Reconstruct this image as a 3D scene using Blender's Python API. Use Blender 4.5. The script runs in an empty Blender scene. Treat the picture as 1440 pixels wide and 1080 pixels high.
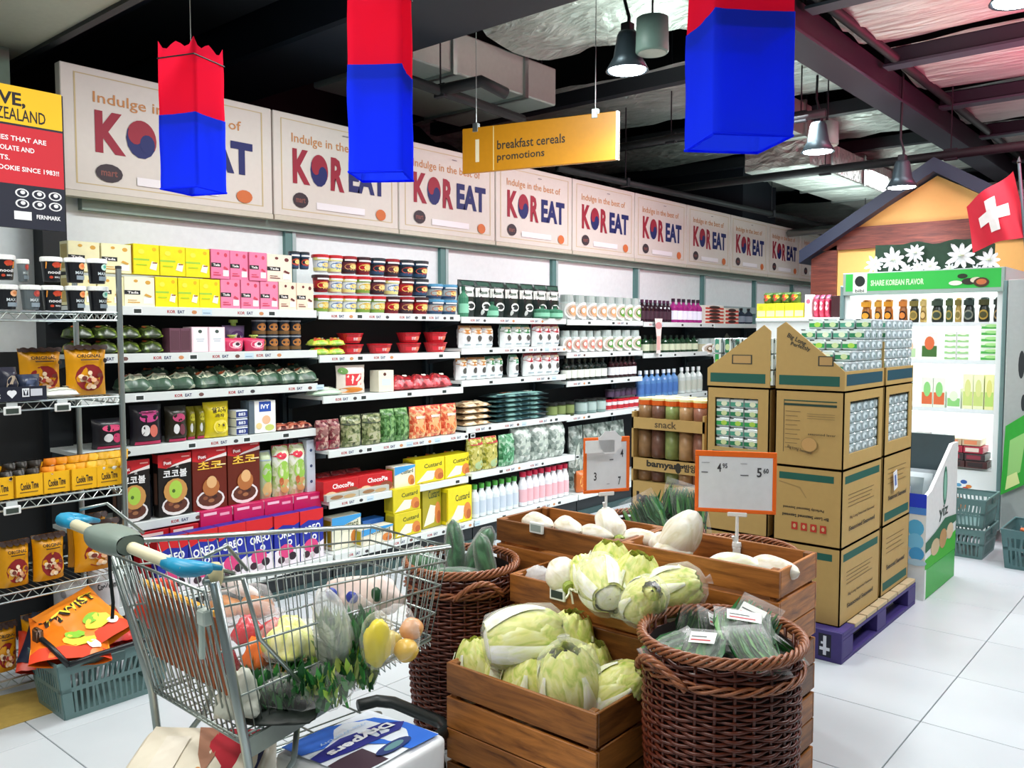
import bpy, math, random
from mathutils import Vector, Matrix, noise
random.seed(7)
SC = bpy.context.scene
COL = SC.collection
PI = math.pi
# ---------------------------------------------------------------- camera
F = 1200.0; YAW = math.radians(40.5); PIT = math.radians(3.48); CZ = 1.55
cd = bpy.data.cameras.new('camera'); cam = bpy.data.objects.new('camera', cd); COL.objects.link(cam)
cd.sensor_width = 36; cd.lens = 36*F/1440; cd.clip_start = .05; cd.clip_end = 100
cam.location = (0, 0, CZ); cam.rotation_euler = (PI/2-PIT, 0, YAW)
SC.camera = cam
# ---------------------------------------------------------------- light and exposure
w = bpy.data.worlds.new('world'); SC.world = w; w.use_nodes = True
w.node_tree.nodes['Background'].inputs[0].default_value = (.82, .95, 1, 1)
w.node_tree.nodes['Background'].inputs[1].default_value = .30
def area(loc, sx, sy, e, col=(1, 1, 1), rot=(0, 0, 0)):
    l = bpy.data.lights.new('panel_and_fill_light', 'AREA'); l.shape = 'RECTANGLE'; l.size = sx; l.size_y = sy; l.energy = e; l.color = col
    o = bpy.data.objects.new('panel_and_fill_light', l); COL.objects.link(o); o.location = loc; o.rotation_euler = rot
    return o
area((-2.2, -.3, 2.95), 2.6, .5, 75, (1, .98, .93))
area((-2.2, .9, 2.95), 2.6, .5, 60, (1, .98, .93))
area((-2.9, 3.0, 3.3), .35, 1.2, 85, (.95, 1, .98))
area((-2.9, 6.2, 3.3), .35, 2.2, 110, (.93, .98, 1))
area((.3, 4.2, 3.5), .5, 3.5, 190, (.93, .98, 1))
area((-1.0, 6.6, 3.5), 2.0, .4, 55, (.95, .98, 1))
area((-3.2, 10.5, 3.4), 1.4, .6, 80, (.95, .98, 1))
area((-.35, 7.0, 2.75), .3, 2.8, 150, (1, .06, .2), (PI, math.radians(-25), 0))  # added pink fill out of view, aimed up to tint the foil
area((.9, 5.6, 2.6), .4, 3.0, 45, (.95, 1, .97), (PI, 0, 0))  # added white uplight with no fitting, brightens the foil from below
area((-3.2, 5.2, 3.3), .2, 1.2, 14, (.85, 1, .93), (PI, 0, 0))  # added upward fill that lifts the foil over the aisle
area((-3.6, 9.4, 2.7), .3, 2.4, 30, (.85, 1, .95), (PI, 0, 0))  # added fill facing up at the ducts and foil further back
area((-1.2, 13.2, 2.6), 2.2, .3, 40, (.9, 1, 1), (PI, 0, 0))  # added uplight for the far foil ceiling, not a real fixture
SC.view_settings.view_transform = 'Standard'; SC.view_settings.look = 'None'
SC.view_settings.exposure = -.45; SC.view_settings.gamma = 1; SC.view_settings.use_curve_mapping = False
# ---------------------------------------------------------------- pixel -> place on a real plane
def ray(u, v):
    a = (u-720)/F; b = (540-v)/F
    f = math.cos(PIT)+b*math.sin(PIT); z = -math.sin(PIT)+b*math.cos(PIT)
    s, c = math.sin(YAW), math.cos(YAW)
    return Vector((-s*f+c*a, c*f+s*a, z))
def onX(u, v, x): r = ray(u, v); t = x/r.x; return Vector((x, r.y*t, CZ+r.z*t))
def onY(u, v, y): r = ray(u, v); t = y/r.y; return Vector((r.x*t, y, CZ+r.z*t))
def onZ(u, v, z): r = ray(u, v); t = (z-CZ)/r.z; return Vector((r.x*t, r.y*t, z))
# ---------------------------------------------------------------- materials
def lin(h):
    h = h.lstrip('#'); c = [int(h[i:i+2], 16)/255 for i in (0, 2, 4)]
    return tuple(x/12.92 if x <= .04045 else ((x+.055)/1.055)**2.4 for x in c)
MC = {}
def M(h, r=.45, me=0, var=.08, em=0, trans=0, alpha=1, coat=0):
    k = (h, r, me, var, em, trans, alpha, coat)
    if k in MC: return MC[k]
    m = bpy.data.materials.new('surface_'+h.strip('#')); m.use_nodes = True; nt = m.node_tree; p = nt.nodes['Principled BSDF']
    c = lin(h); p.inputs['Base Color'].default_value = (*c, 1)
    p.inputs['Roughness'].default_value = r; p.inputs['Metallic'].default_value = me
    if coat: p.inputs['Coat Weight'].default_value = coat
    if em: p.inputs['Emission Color'].default_value = (*c, 1); p.inputs['Emission Strength'].default_value = em
    if trans: p.inputs['Transmission Weight'].default_value = trans
    if alpha < 1: p.inputs['Alpha'].default_value = alpha
    if var:
        n = nt.nodes.new('ShaderNodeTexNoise'); n.inputs['Scale'].default_value = 30; n.inputs['Detail'].default_value = 3
        t = nt.nodes.new('ShaderNodeTexCoord'); nt.links.new(t.outputs['Object'], n.inputs['Vector'])
        mx = nt.nodes.new('ShaderNodeMix'); mx.data_type = 'RGBA'
        mx.inputs['A'].default_value = (*[x*(1-var) for x in c], 1); mx.inputs['B'].default_value = (*[min(1, x*(1+var)) for x in c], 1)
        nt.links.new(n.outputs['Fac'], mx.inputs['Factor']); nt.links.new(mx.outputs['Result'], p.inputs['Base Color'])
    MC[k] = m; return m
def nodes_mat(name, fn, **kw):
    if name in MC: return MC[name]
    m = bpy.data.materials.new(name); m.use_nodes = True; nt = m.node_tree; fn(nt, nt.nodes['Principled BSDF'], **kw); MC[name] = m; return m
def N(nt, t, **kw):
    n = nt.nodes.new(t)
    for k, v in kw.items():
        if k in n.inputs: n.inputs[k].default_value = v
        else: setattr(n, k, v)
    return n
def _wood(nt, p, a='#b57232', b='#5a300e', rnd=.45, r=.45):
    L = nt.links.new
    t = N(nt, 'ShaderNodeTexCoord'); oi = N(nt, 'ShaderNodeObjectInfo')
    mp = N(nt, 'ShaderNodeMapping'); mp.inputs['Scale'].default_value = (2.2, 22, 22)
    ad = N(nt, 'ShaderNodeVectorMath', operation='ADD'); L(t.outputs['Object'], mp.inputs['Vector']); L(mp.outputs['Vector'], ad.inputs[0])
    mm = N(nt, 'ShaderNodeMath', operation='MULTIPLY'); mm.inputs[1].default_value = 40; L(oi.outputs['Random'], mm.inputs[0]); L(mm.outputs[0], ad.inputs[1])
    n = N(nt, 'ShaderNodeTexNoise', Scale=1.6, Detail=6, Roughness=.65, Distortion=.6); L(ad.outputs[0], n.inputs['Vector'])
    cr = N(nt, 'ShaderNodeValToRGB'); cr.color_ramp.elements[0].position = .3; cr.color_ramp.elements[1].position = .72
    cr.color_ramp.elements[0].color = (*lin(b), 1); cr.color_ramp.elements[1].color = (*lin(a), 1); L(n.outputs['Fac'], cr.inputs['Fac'])
    hs = N(nt, 'ShaderNodeHueSaturation'); mr = N(nt, 'ShaderNodeMapRange'); mr.inputs['To Min'].default_value = 1-rnd; mr.inputs['To Max'].default_value = 1+rnd
    L(oi.outputs['Random'], mr.inputs['Value']); L(mr.outputs[0], hs.inputs['Value']); L(cr.outputs['Color'], hs.inputs['Color'])
    L(hs.outputs['Color'], p.inputs['Base Color']); p.inputs['Roughness'].default_value = r
    b_ = N(nt, 'ShaderNodeBump', Strength=.15, Distance=.002); L(n.outputs['Fac'], b_.inputs['Height']); L(b_.outputs[0], p.inputs['Normal'])
WOOD = nodes_mat('crate_wood', _wood)
DARKWOOD = nodes_mat('dark_stained_wood', _wood, a='#7a3a2c', b='#3a120e', rnd=.06)
def _foil(nt, p, a='#dfe4dc', b='#8f9c96'):
    L = nt.links.new; t = N(nt, 'ShaderNodeTexCoord')
    mp = N(nt, 'ShaderNodeMapping'); mp.inputs['Scale'].default_value = (1.2, 4, 2); L(t.outputs['Object'], mp.inputs['Vector'])
    n = N(nt, 'ShaderNodeTexNoise', Scale=2.5, Detail=7, Roughness=.6, Distortion=1.2); L(mp.outputs[0], n.inputs['Vector'])
    v = N(nt, 'ShaderNodeTexVoronoi', Scale=7.0); L(mp.outputs[0], v.inputs['Vector'])
    ad = N(nt, 'ShaderNodeMath', operation='MULTIPLY_ADD'); ad.inputs[1].default_value = .35; L(v.outputs['Distance'], ad.inputs[0]); L(n.outputs['Fac'], ad.inputs[2])
    bm = N(nt, 'ShaderNodeBump', Strength=.9, Distance=.08); L(ad.outputs[0], bm.inputs['Height']); L(bm.outputs[0], p.inputs['Normal'])
    mx = N(nt, 'ShaderNodeMix', data_type='RGBA'); mx.inputs['A'].default_value = (*lin(b), 1); mx.inputs['B'].default_value = (*lin(a), 1)
    L(n.outputs['Fac'], mx.inputs['Factor']); L(mx.outputs['Result'], p.inputs['Base Color'])
    p.inputs['Metallic'].default_value = .4; p.inputs['Roughness'].default_value = .28
FOIL = nodes_mat('foil_insulation', _foil)
def _foil2(nt, p): _foil(nt, p, '#f0f2ec', '#a8aea8'); [setattr(n.inputs['Scale'], 'default_value', (.5, 3.2, 1)) for n in nt.nodes if n.type == 'MAPPING']; [setattr(n.inputs['Strength'], 'default_value', .55) for n in nt.nodes if n.type == 'BUMP']; p.inputs['Metallic'].default_value = .6; p.inputs['Roughness'].default_value = .32
FOIL2 = nodes_mat('smooth_foil', _foil2)
def _tile(nt, p):
    L = nt.links.new; t = N(nt, 'ShaderNodeTexCoord'); n = N(nt, 'ShaderNodeTexNoise', Scale=3.0, Detail=5); L(t.outputs['Object'], n.inputs['Vector'])
    oi = N(nt, 'ShaderNodeObjectInfo')
    mx = N(nt, 'ShaderNodeMix', data_type='RGBA'); mx.inputs['A'].default_value = (*lin('#bcc3c8'), 1); mx.inputs['B'].default_value = (*lin('#ccd2d6'), 1)
    L(n.outputs['Fac'], mx.inputs['Factor']); hs = N(nt, 'ShaderNodeHueSaturation'); mr = N(nt, 'ShaderNodeMapRange'); mr.inputs['To Min'].default_value = .96; mr.inputs['To Max'].default_value = 1.03
    L(oi.outputs['Random'], mr.inputs['Value']); L(mr.outputs[0], hs.inputs['Value']); L(mx.outputs['Result'], hs.inputs['Color']); L(hs.outputs[0], p.inputs['Base Color'])
    p.inputs['Roughness'].default_value = .3; p.inputs['Specular IOR Level'].default_value = .4
TILE = nodes_mat('floor_tile', _tile)
def _cab(nt, p, a='#e4e48c', b='#b0c850', c='#eff0bc'):
    L = nt.links.new; t = N(nt, 'ShaderNodeTexCoord'); 
    mp = N(nt, 'ShaderNodeMapping'); mp.inputs['Scale'].default_value = (1, 1, .35); L(t.outputs['Object'], mp.inputs['Vector'])
    n = N(nt, 'ShaderNodeTexNoise', Scale=22.0, Detail=5, Distortion=1.5); L(mp.outputs[0], n.inputs['Vector'])
    cr = N(nt, 'ShaderNodeValToRGB'); e = cr.color_ramp.elements; e[0].position = .3; e[0].color = (*lin(b), 1); e[1].position = .7; e[1].color = (*lin(c), 1)
    m = cr.color_ramp.elements.new(.48); m.color = (*lin(a), 1); L(n.outputs['Fac'], cr.inputs['Fac']); L(cr.outputs['Color'], p.inputs['Base Color'])
    v = N(nt, 'ShaderNodeTexVoronoi', Scale=30.0, feature='DISTANCE_TO_EDGE'); L(mp.outputs[0], v.inputs['Vector'])
    bm = N(nt, 'ShaderNodeBump', Strength=.4, Distance=.006); L(v.outputs['Distance'], bm.inputs['Height']); L(bm.outputs[0], p.inputs['Normal'])
    p.inputs['Roughness'].default_value = .35; p.inputs['Subsurface Weight'].default_value = .1; p.inputs['Subsurface Scale'].default_value = .01
CAB = nodes_mat('napa_leaf', _cab); CABW = nodes_mat('napa_rib', _cab, a='#f6f6e0', b='#e6eab4', c='#ffffff')
CUKE = nodes_mat('winter_melon_skin', _cab, a='#1f5a30', b='#0a2412', c='#4c8c5c')
RADISH = nodes_mat('radish_skin', _cab, a='#efe9da', b='#d9cfae', c='#fbf8f0')
def _film(nt, p, col='#ffffff', a=.035):
    p.inputs['Base Color'].default_value = (*lin(col), 1); p.inputs['Roughness'].default_value = .12; p.inputs['Alpha'].default_value = a
    L = nt.links.new; t = N(nt, 'ShaderNodeTexCoord'); n = N(nt, 'ShaderNodeTexNoise', Scale=18.0, Detail=3, Distortion=2); L(t.outputs['Object'], n.inputs['Vector'])
    bm = N(nt, 'ShaderNodeBump', Strength=.8, Distance=.01); L(n.outputs['Fac'], bm.inputs['Height']); L(bm.outputs[0], p.inputs['Normal'])
    fr = N(nt, 'ShaderNodeLayerWeight', Blend=.35); mr = N(nt, 'ShaderNodeMapRange'); mr.inputs['To Min'].default_value = a; mr.inputs['To Max'].default_value = min(1, a+.32); L(fr.outputs['Facing'], mr.inputs['Value']); L(mr.outputs[0], p.inputs['Alpha'])
FILM = nodes_mat('clear_film', _film); FOG = nodes_mat('cloudy_film', _film, a=.3)
def MX(c1, c2, c3, sc=45, r=.3):
    def fn(nt, p):
        L = nt.links.new; t = N(nt, 'ShaderNodeTexCoord'); v = N(nt, 'ShaderNodeTexVoronoi', Scale=float(sc)); n = N(nt, 'ShaderNodeTexNoise', Scale=sc*.3, Detail=3, Distortion=1.5); L(t.outputs['Object'], v.inputs['Vector']); L(t.outputs['Object'], n.inputs['Vector'])
        sp = N(nt, 'ShaderNodeSeparateColor'); L(v.outputs['Color'], sp.inputs[0]); m_ = N(nt, 'ShaderNodeMath', operation='MULTIPLY_ADD'); m_.inputs[1].default_value = .55; L(sp.outputs[0], m_.inputs[0]); m2 = N(nt, 'ShaderNodeMath', operation='MULTIPLY_ADD'); m2.inputs[1].default_value = 1.4; m2.inputs[2].default_value = -.42; L(n.outputs['Fac'], m2.inputs[0]); L(m2.outputs[0], m_.inputs[2])
        cr = N(nt, 'ShaderNodeValToRGB'); e = cr.color_ramp.elements; e[0].position = .15; e[0].color = (*lin(c1), 1); e[1].position = .85; e[1].color = (*lin(c3), 1); q = e.new(.5); q.color = (*lin(c2), 1); L(m_.outputs[0], cr.inputs['Fac']); L(cr.outputs['Color'], p.inputs['Base Color'])
        b_ = N(nt, 'ShaderNodeBump', Strength=.5, Distance=.004); L(v.outputs['Distance'], b_.inputs['Height']); L(b_.outputs[0], p.inputs['Normal']); p.inputs['Roughness'].default_value = r
    return nodes_mat('mixed_'+c1[1:]+c2[1:]+c3[1:]+str(sc), fn)
CHROME = M('#aeb8b6', .3, .9, 0); WIRE = M('#a4aeaa', .32, .85, 0)
def _glass(nt, p): p.inputs['Base Color'].default_value = (.9, 1, .98, 1); p.inputs['Roughness'].default_value = .03; p.inputs['Alpha'].default_value = .12
GLASS = nodes_mat('door_glass', _glass)
# ---------------------------------------------------------------- mesh builder
TX = {}
def text_geo(s, bold=0):
    k = (s, bold)
    if k in TX: return TX[k]
    c = bpy.data.curves.new('t', 'FONT'); c.body = s; c.resolution_u = 2; c.offset = bold; c.align_x = 'LEFT'
    o = bpy.data.objects.new('t', c); me = bpy.data.meshes.new_from_object(o)
    vs = [tuple(v.co[:2]) for v in me.vertices]; fs = [tuple(p.vertices) for p in me.polygons]
    bpy.data.objects.remove(o); bpy.data.curves.remove(c); bpy.data.meshes.remove(me)
    if not vs: vs = [(0, 0), (1, 0), (1, 1)]; fs = []
    x0 = min(v[0] for v in vs); x1 = max(v[0] for v in vs); y0 = min(v[1] for v in vs); y1 = max(v[1] for v in vs)
    vs = [((x-x0), (y-y0)) for x, y in vs]; TX[k] = (vs, fs, x1-x0, y1-y0); return TX[k]
class B:
    def __init__(s): s.v = []; s.f = []; s.m = []; s.mi = []; s.T = None
    def mid(s, m):
        if m not in s.m: s.m.append(m)
        return s.m.index(m)
    def add(s, vs, fs, m):
        o = len(s.v); i = s.mid(m)
        s.v += [tuple(s.T @ Vector(v)) for v in vs] if s.T else [tuple(v) for v in vs]
        for f in fs: s.f.append(tuple(o+k for k in f)); s.mi.append(i)
        return s
    def box(s, x0, x1, y0, y1, z0, z1, m, bev=0):
        if bev:
            b = min(bev, (x1-x0)/2.1, (y1-y0)/2.1, (z1-z0)/2.1); vs = []; X = (x0, x1); Y = (y0, y1); Z = (z0, z1)
            def P(i, j, k, ax):
                p = [X[i]+(b if i == 0 else -b), Y[j]+(b if j == 0 else -b), Z[k]+(b if k == 0 else -b)]
                p[ax] = (X[i], Y[j], Z[k])[ax]; return tuple(p)
            idx = {}
            for i in (0, 1):
                for j in (0, 1):
                    for k in (0, 1):
                        for ax in (0, 1, 2): idx[i, j, k, ax] = len(vs); vs.append(P(i, j, k, ax))
            fs = []
            for a in (0, 1):
                fs.append([idx[a, j, k, 0] for j, k in ((0, 0), (1, 0), (1, 1), (0, 1))][::(1 if a else -1)])
                fs.append([idx[i, a, k, 1] for i, k in ((0, 0), (0, 1), (1, 1), (1, 0))][::(1 if a else -1)])
                fs.append([idx[i, j, a, 2] for i, j in ((0, 0), (1, 0), (1, 1), (0, 1))][::(1 if a else -1)])
            for a in (0, 1):
                for c in (0, 1):
                    fs.append([idx[0, a, c, 1], idx[1, a, c, 1], idx[1, a, c, 2], idx[0, a, c, 2]])
                    fs.append([idx[a, 0, c, 0], idx[a, 1, c, 0], idx[a, 1, c, 2], idx[a, 0, c, 2]])
                    fs.append([idx[a, c, 0, 0], idx[a, c, 1, 0], idx[a, c, 1, 1], idx[a, c, 0, 1]])
                    for d in (0, 1): fs.append([idx[a, c, d, 0], idx[a, c, d, 1], idx[a, c, d, 2]])
            return s.add(vs, fs, m)
        vs = [(x, y, z) for z in (z0, z1) for x, y in ((x0, y0), (x1, y0), (x1, y1), (x0, y1))]
        return s.add(vs, [(0, 3, 2, 1), (4, 5, 6, 7), (0, 1, 5, 4), (1, 2, 6, 5), (2, 3, 7, 6), (3, 0, 4, 7)], m)
    def quad(s, a, b, c, d, m): return s.add([a, b, c, d], [(0, 1, 2, 3)], m)
    def prism(s, pts, h, m, ax='y', o=0):      # outline in the plane across ax, thickness h from o
        n = len(pts)
        f = {'y': lambda p, t: (p[0], t, p[1]), 'x': lambda p, t: (t, p[0], p[1]), 'z': lambda p, t: (p[0], p[1], t)}[ax]
        vs = [f(p, o) for p in pts]+[f(p, o+h) for p in pts]
        return s.add(vs, [tuple(range(n)), tuple(range(2*n-1, n-1, -1))]+[(i, i+n, (i+1) % n+n, (i+1) % n) for i in range(n)], m)
    def tube(s, pts, r, m, n=6, close=False, cap=True):
        P = [Vector(p) for p in pts]; k = len(P); vs = []; up = Vector((0, 0, 1)); R = r if isinstance(r, (list, tuple)) else [r]*k
        prev = None
        for i in range(k):
            if close: d = P[(i+1) % k]-P[i-1]
            else: d = P[min(i+1, k-1)]-P[max(i-1, 0)]
            if d.length < 1e-9: d = Vector((0, 0, 1))
            d.normalize()
            if prev is None: a = d.cross(up) if abs(d.z) < .95 else d.cross(Vector((1, 0, 0)))
            else: a = prev-d*prev.dot(d)
            if a.length < 1e-6: a = d.cross(Vector((1, .3, 0)))
            a.normalize(); prev = a; b = d.cross(a)
            for j in range(n):
                t = 2*PI*j/n; vs.append(P[i]+(a*math.cos(t)+b*math.sin(t))*R[i])
        fs = []
        for i in range(k if close else k-1):
            for j in range(n): fs.append((i*n+j, i*n+(j+1) % n, ((i+1) % k)*n+(j+1) % n, ((i+1) % k)*n+j))
        if cap and not close: fs += [tuple(range(n))[::-1], tuple((k-1)*n+j for j in range(n))]
        return s.add(vs, fs, m)
    def lathe(s, prof, m, n=16, c=(0, 0, 0), cap=True):
        vs = [(c[0]+r*math.sin(2*PI*j/n), c[1]-r*math.cos(2*PI*j/n), c[2]+z) for r, z in prof for j in range(n)]; k = len(prof)
        fs = [(i*n+j, i*n+(j+1) % n, (i+1)*n+(j+1) % n, (i+1)*n+j) for i in range(k-1) for j in range(n)]
        if cap: fs += [tuple(range(n))[::-1], tuple((k-1)*n+j for j in range(n))]
        return s.add(vs, fs, m)
    def grid(s, fn, nu, nv, m, wrap=False):
        vs = [fn(i/(nu if wrap else nu-1), j/(nv-1)) for j in range(nv) for i in range(nu)]
        fs = [(j*nu+i, j*nu+(i+1) % nu, (j+1)*nu+(i+1) % nu, (j+1)*nu+i) for j in range(nv-1) for i in range(nu if wrap else nu-1)]
        return s.add(vs, fs, m)
    # flat print laid on a front surface fm(x, z, lift)
    def decal(s, fm, dl, W, H, x0=0, z0=0, lift=.0006):
        def c(h): return h if not isinstance(h, str) else M(h, .65, 0, 0)
        for n, d in enumerate(dl):
            L = lift*(n+1)*.6+lift*.4; k = d[0]
            if k == 'r':
                _, a, b, e, g, col = d; nx = max(1, int(abs(e-a)*10)); nz = max(1, int(abs(g-b)*4))
                s.grid(lambda i, j: fm(x0+(a+(e-a)*i)*W, z0+(b+(g-b)*j)*H, L), nx+1, nz+1, c(col))
            elif k == 'e':
                _, a, b, rx, rz, col = d; q = 14
                s.add([fm(x0+(a+rx*math.cos(2*PI*i/q))*W, z0+(b+rz*math.sin(2*PI*i/q))*H, L) for i in range(q)]+[fm(x0+a*W, z0+b*H, L)], [(i, (i+1) % q, q) for i in range(q)], c(col))
            elif k == 'p':
                s.add([fm(x0+a*W, z0+b*H, L) for a, b in d[1]], [tuple(range(len(d[1])))], c(d[2]))
            elif k == 't':
                _, t, a, b, hh, col = d[:6]; ww = d[6] if len(d) > 6 else None; rot = d[7] if len(d) > 7 else 0; bold = d[8] if len(d) > 8 else .02
                vs, fs, tw, th = text_geo(t, bold); sc = hh*H/max(th, .01); sx = (ww*W/max(tw, .01)) if ww else sc
                cr, sr = math.cos(rot), math.sin(rot); o = []
                for x, y in vs:
                    X = (x-tw/2)*sx; Z = (y-th/2)*sc; o.append(fm(x0+a*W+X*cr-Z*sr, z0+b*H+X*sr+Z*cr, L))
                s.add(o, fs, c(col))
        return s
    def mesh(s, name, smooth=False):
        me = bpy.data.meshes.new(name); me.from_pydata(s.v, [], s.f)
        for m in s.m: me.materials.append(m)
        me.polygons.foreach_set('material_index', s.mi)
        if smooth: me.polygons.foreach_set('use_smooth', [True]*len(s.f))
        me.update(); return me
    def obj(s, name, par=None, smooth=False, loc=None, rz=0):
        return link(name, s.mesh(name, smooth), par, loc, rz)
def link(name, me, par=None, loc=None, rz=0):
    o = bpy.data.objects.new(name, me); COL.objects.link(o); o.parent = par
    if loc is not None: o.location = loc
    if rz: o.rotation_euler = (0, 0, rz)
    return o
def tag(o, label=None, cat=None, group=None, kind=None):
    if label: o['label'] = label
    if cat: o['category'] = cat
    if group: o['group'] = group
    if kind: o['kind'] = kind
    return o
def thing(name, label, cat, loc=(0, 0, 0), rz=0, group=None): return tag(link(name, None, None, loc, rz), label, cat, group)
def struct(o): o['kind'] = 'structure'; return o
def copy(o, loc, rot=None, label=None, group=None, par=None):
    c = o.copy(); COL.objects.link(c); c.parent = par
    if loc is not None: c.location = loc
    if rot is not None: c.rotation_euler = rot
    if label: c['label'] = label
    if group: c['group'] = group
    for ch in o.children: copy(ch, None, par=c)
    return c
ORD = ['first', 'second', 'third', 'fourth', 'fifth', 'sixth', 'seventh', 'eighth', 'ninth', 'tenth', 'eleventh', 'twelfth', 'thirteenth', 'fourteenth', 'fifteenth', 'sixteenth', 'seventeenth', 'eighteenth', 'nineteenth', 'twentieth']
# ================================================================ SETTING
XW = -4.75
b = B(); b.box(-9, 7, -4, 16, -.12, -.012, M('#9aa0a0', .8, 0, .05)); floor = struct(b.obj('floor'))
TXW, TYW = .628, .58
tb = B(); tb.box(-TXW/2+.002, TXW/2-.002, -TYW/2+.002, TYW/2-.002, -.012, 0, TILE, .0015); tm = tb.mesh('tile')
for i in range(-6, 4):
    for j in range(-5, 15):
        cx = -.915+TXW*(i+.5); cy = 3.58+TYW*(j+.5)
        fw = .649*-cx+.76*cy; la = .76*cx+.649*cy
        if fw < .9 or abs(la) > fw*.75+.6 or cx < -4.4: continue
        link('tile', tm, floor, (cx, cy, 0))
b = B(); b.box(-9, 7, -4, 16, 4.5, 4.6, M('#15181b', .9)); struct(b.obj('ceiling'))
# back wall above and behind the shelves
b = B(); b.box(XW-.1, XW, -.5, 15.5, 0, 2.31, M('#eef5f7', .5)); wl = struct(b.obj('wall_left'))
posts = [405, 621, 777, 893, 987, 1060, 1113]
b = B(); b.box(0, .03, -.04, .04, 1.3, 2.3, M('#5c8583', .5)); b.box(0, .034, .012, .04, 1.3, 2.3, M('#a9bcbc', .5)); pm = b.mesh('upright')
for k, u in enumerate(posts): link('wall_upright', pm, wl, (XW, onX(u, 350, XW).y, 0))
b = B(); b.box(0, .05, onX(110, 300, XW).y, 15, 2.2, 2.29, M('#8fa39a', .6)); b.obj('wall_rail', wl)
y = onX(470, 380, XW).y
b = B(); b.box(0, .045, 5.6, 13.5, 1.78, 1.86, M('#9fb2b4', .6)); b.obj('wall_rail', wl)
for o in wl.children:
    if o.name.startswith('wall_rail'): o.location.x = XW
# pale bulkhead wall and dark upright by the rack
b = B(); b.box(-5.6, -4.85, -1, 1.72, 0, 3.0, M('#8c9c8c', .8)); struct(b.obj('wall_back'))
p0 = onX(50, 300, -4.7); p1 = onX(84, 300, -4.7)
b = B(); b.box(-4.74, -4.62, p0.y, p1.y, 0, 2.75, M('#10161c', .6)); struct(b.obj('trim_1'))
b = B(); b.box(-4.74, -4.7, -.5, p0.y+.1, 0, 1.45, M('#0c0f12', .6)); struct(b.obj('trim_2'))
b = B(); b.box(-4.74, -4.66, -.5, p0.y, 2.55, 2.75, M('#3c5a56', .6)); struct(b.obj('trim_3'))
b = B(); b.box(-5.6, 1.5, -3, 1.8, 3.0, 3.12, M('#b9b9a6', .8)); b.box(-5.6, 1.5, 1.8, 1.84, 2.98, 3.14, M('#20262a', .5, .3)); struct(b.obj('ceiling_soffit'))
# deep black beams across the aisle
BK = M('#1c2733', .6); BK2 = M('#11161d', .7)
for k, (y0, y1, z0, z1) in enumerate([(1.95, 2.5, 3.45, 4.5), (2.62, 3.2, 3.6, 4.5), (3.35, 4.02, 3.42, 4.1), (1.84, 1.95, 3.2, 3.5)]):
    b = B(); b.box(-8, 4, y0, y1, z0, z1, BK if k != 1 else BK2, .02); struct(b.obj('ceiling_beam'))
for y0 in (5.46, 7.02, 8.62, 10.2, 11.9):
    b = B(); b.box(-2.2, 5, y0, y0+.1, 3.62, 3.74, M('#1d2630', .5), .01); b.box(-2.2, 5, y0-.02, y0+.12, 3.6, 3.62, M('#3c4c54', .5), 0); struct(b.obj('ceiling_beam'))
b = B(); b.box(-2.42, -2.24, 4.02, 15, 3.47, 3.68, M('#1a1b26', .6), .01); b.box(-2.45, -2.21, 4.02, 15, 3.45, 3.47, M('#262836', .6)); struct(b.obj('ceiling_beam'))
for y0 in (6.3, 8.2, 10.0, 12.2):
    b = B(); b.box(-6.5, -2.5, y0, y0+.1, 3.6, 3.72, M('#161b22', .6)); struct(b.obj('ceiling_beam'))
# crinkled foil insulation
def foil(x0, x1, y0, y1, z, sag, seed, nx=26, ny=14, m=None, am=1):
    def f(i, j):
        n = noise.noise(Vector((i*4+seed, j*7, seed)))*.09+noise.noise(Vector((i*16, j*13+seed, 3)))*.035
        return (x0+(x1-x0)*i, y0+(y1-y0)*j, z-sag*math.sin(PI*j)+n*am)
    b = B(); b.grid(f, nx, ny, m or FOIL); return struct(b.obj('ceiling_foil', None, True))
for k, (ya, yb) in enumerate(((4.06, 5.44), (5.58, 7.0), (7.14, 8.6), (8.74, 10.18), (10.32, 11.88), (12.02, 15))): foil(-2.2, 5, ya, yb, 3.78, .13, k+1, m=FOIL2, am=.5)
foil(-4.3, -2.5, 4.15, 6.1, 3.98, .3, 6); foil(-7, -2.5, 6.5, 8.1, 3.82, .15, 8); foil(-7, -2.5, 8.4, 9.9, 3.75, .1, 12); foil(-7, -2.5, 10.2, 12.1, 3.7, .2, 9); foil(-7, -.5, 12.4, 15, 3.45, .15, 11)
def duct(label, x0, x1, y0, y1, z0, z1, m, ribs=4, ax='y'):
    t = thing('air_duct', label, 'duct', ((x0+x1)/2, (y0+y1)/2, z0)); b = B()
    w_, d_, h_ = (x1-x0)/2, (y1-y0)/2, z1-z0
    b.box(-w_, w_, -d_, d_, 0, h_, m, .01); b.obj('casing', t)
    for k in range(ribs):
        b = B(); q = -1+2*(k+.5)/ribs
        if ax == 'y': b.box(-w_-.02, w_+.02, q*d_-.02, q*d_+.02, -.02, h_+.02, CHROME)
        else: b.box(q*w_-.02, q*w_+.02, -d_-.02, d_+.02, -.02, h_+.02, CHROME)
        b.obj('flange', t)
    b = B()
    for sx in (-1, 1):
        for sy in (-1, 1): b.tube([(sx*w_*.9, sy*d_*.85, h_-.01), (sx*w_*.9, sy*d_*.85, 4.5-z0)], .006, BK2, 4)
    b.obj('hanger_rods', t)
    return t
duct('wide pale ventilation duct above the sign boards', -5.45, -4.35, 4.05, 5.65, 3.4, 3.7, M('#a9b8b0', .4, .4), 2)
duct('long foil duct running along the aisle past the black column', -4.0, -3.3, 8.4, 13.5, 3.2, 3.5, FOIL, 5)
duct('silver cross duct below the far foil ceiling', -4.6, -2.7, 13.6, 14.2, 2.95, 3.25, FOIL, 4, 'x')
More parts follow.
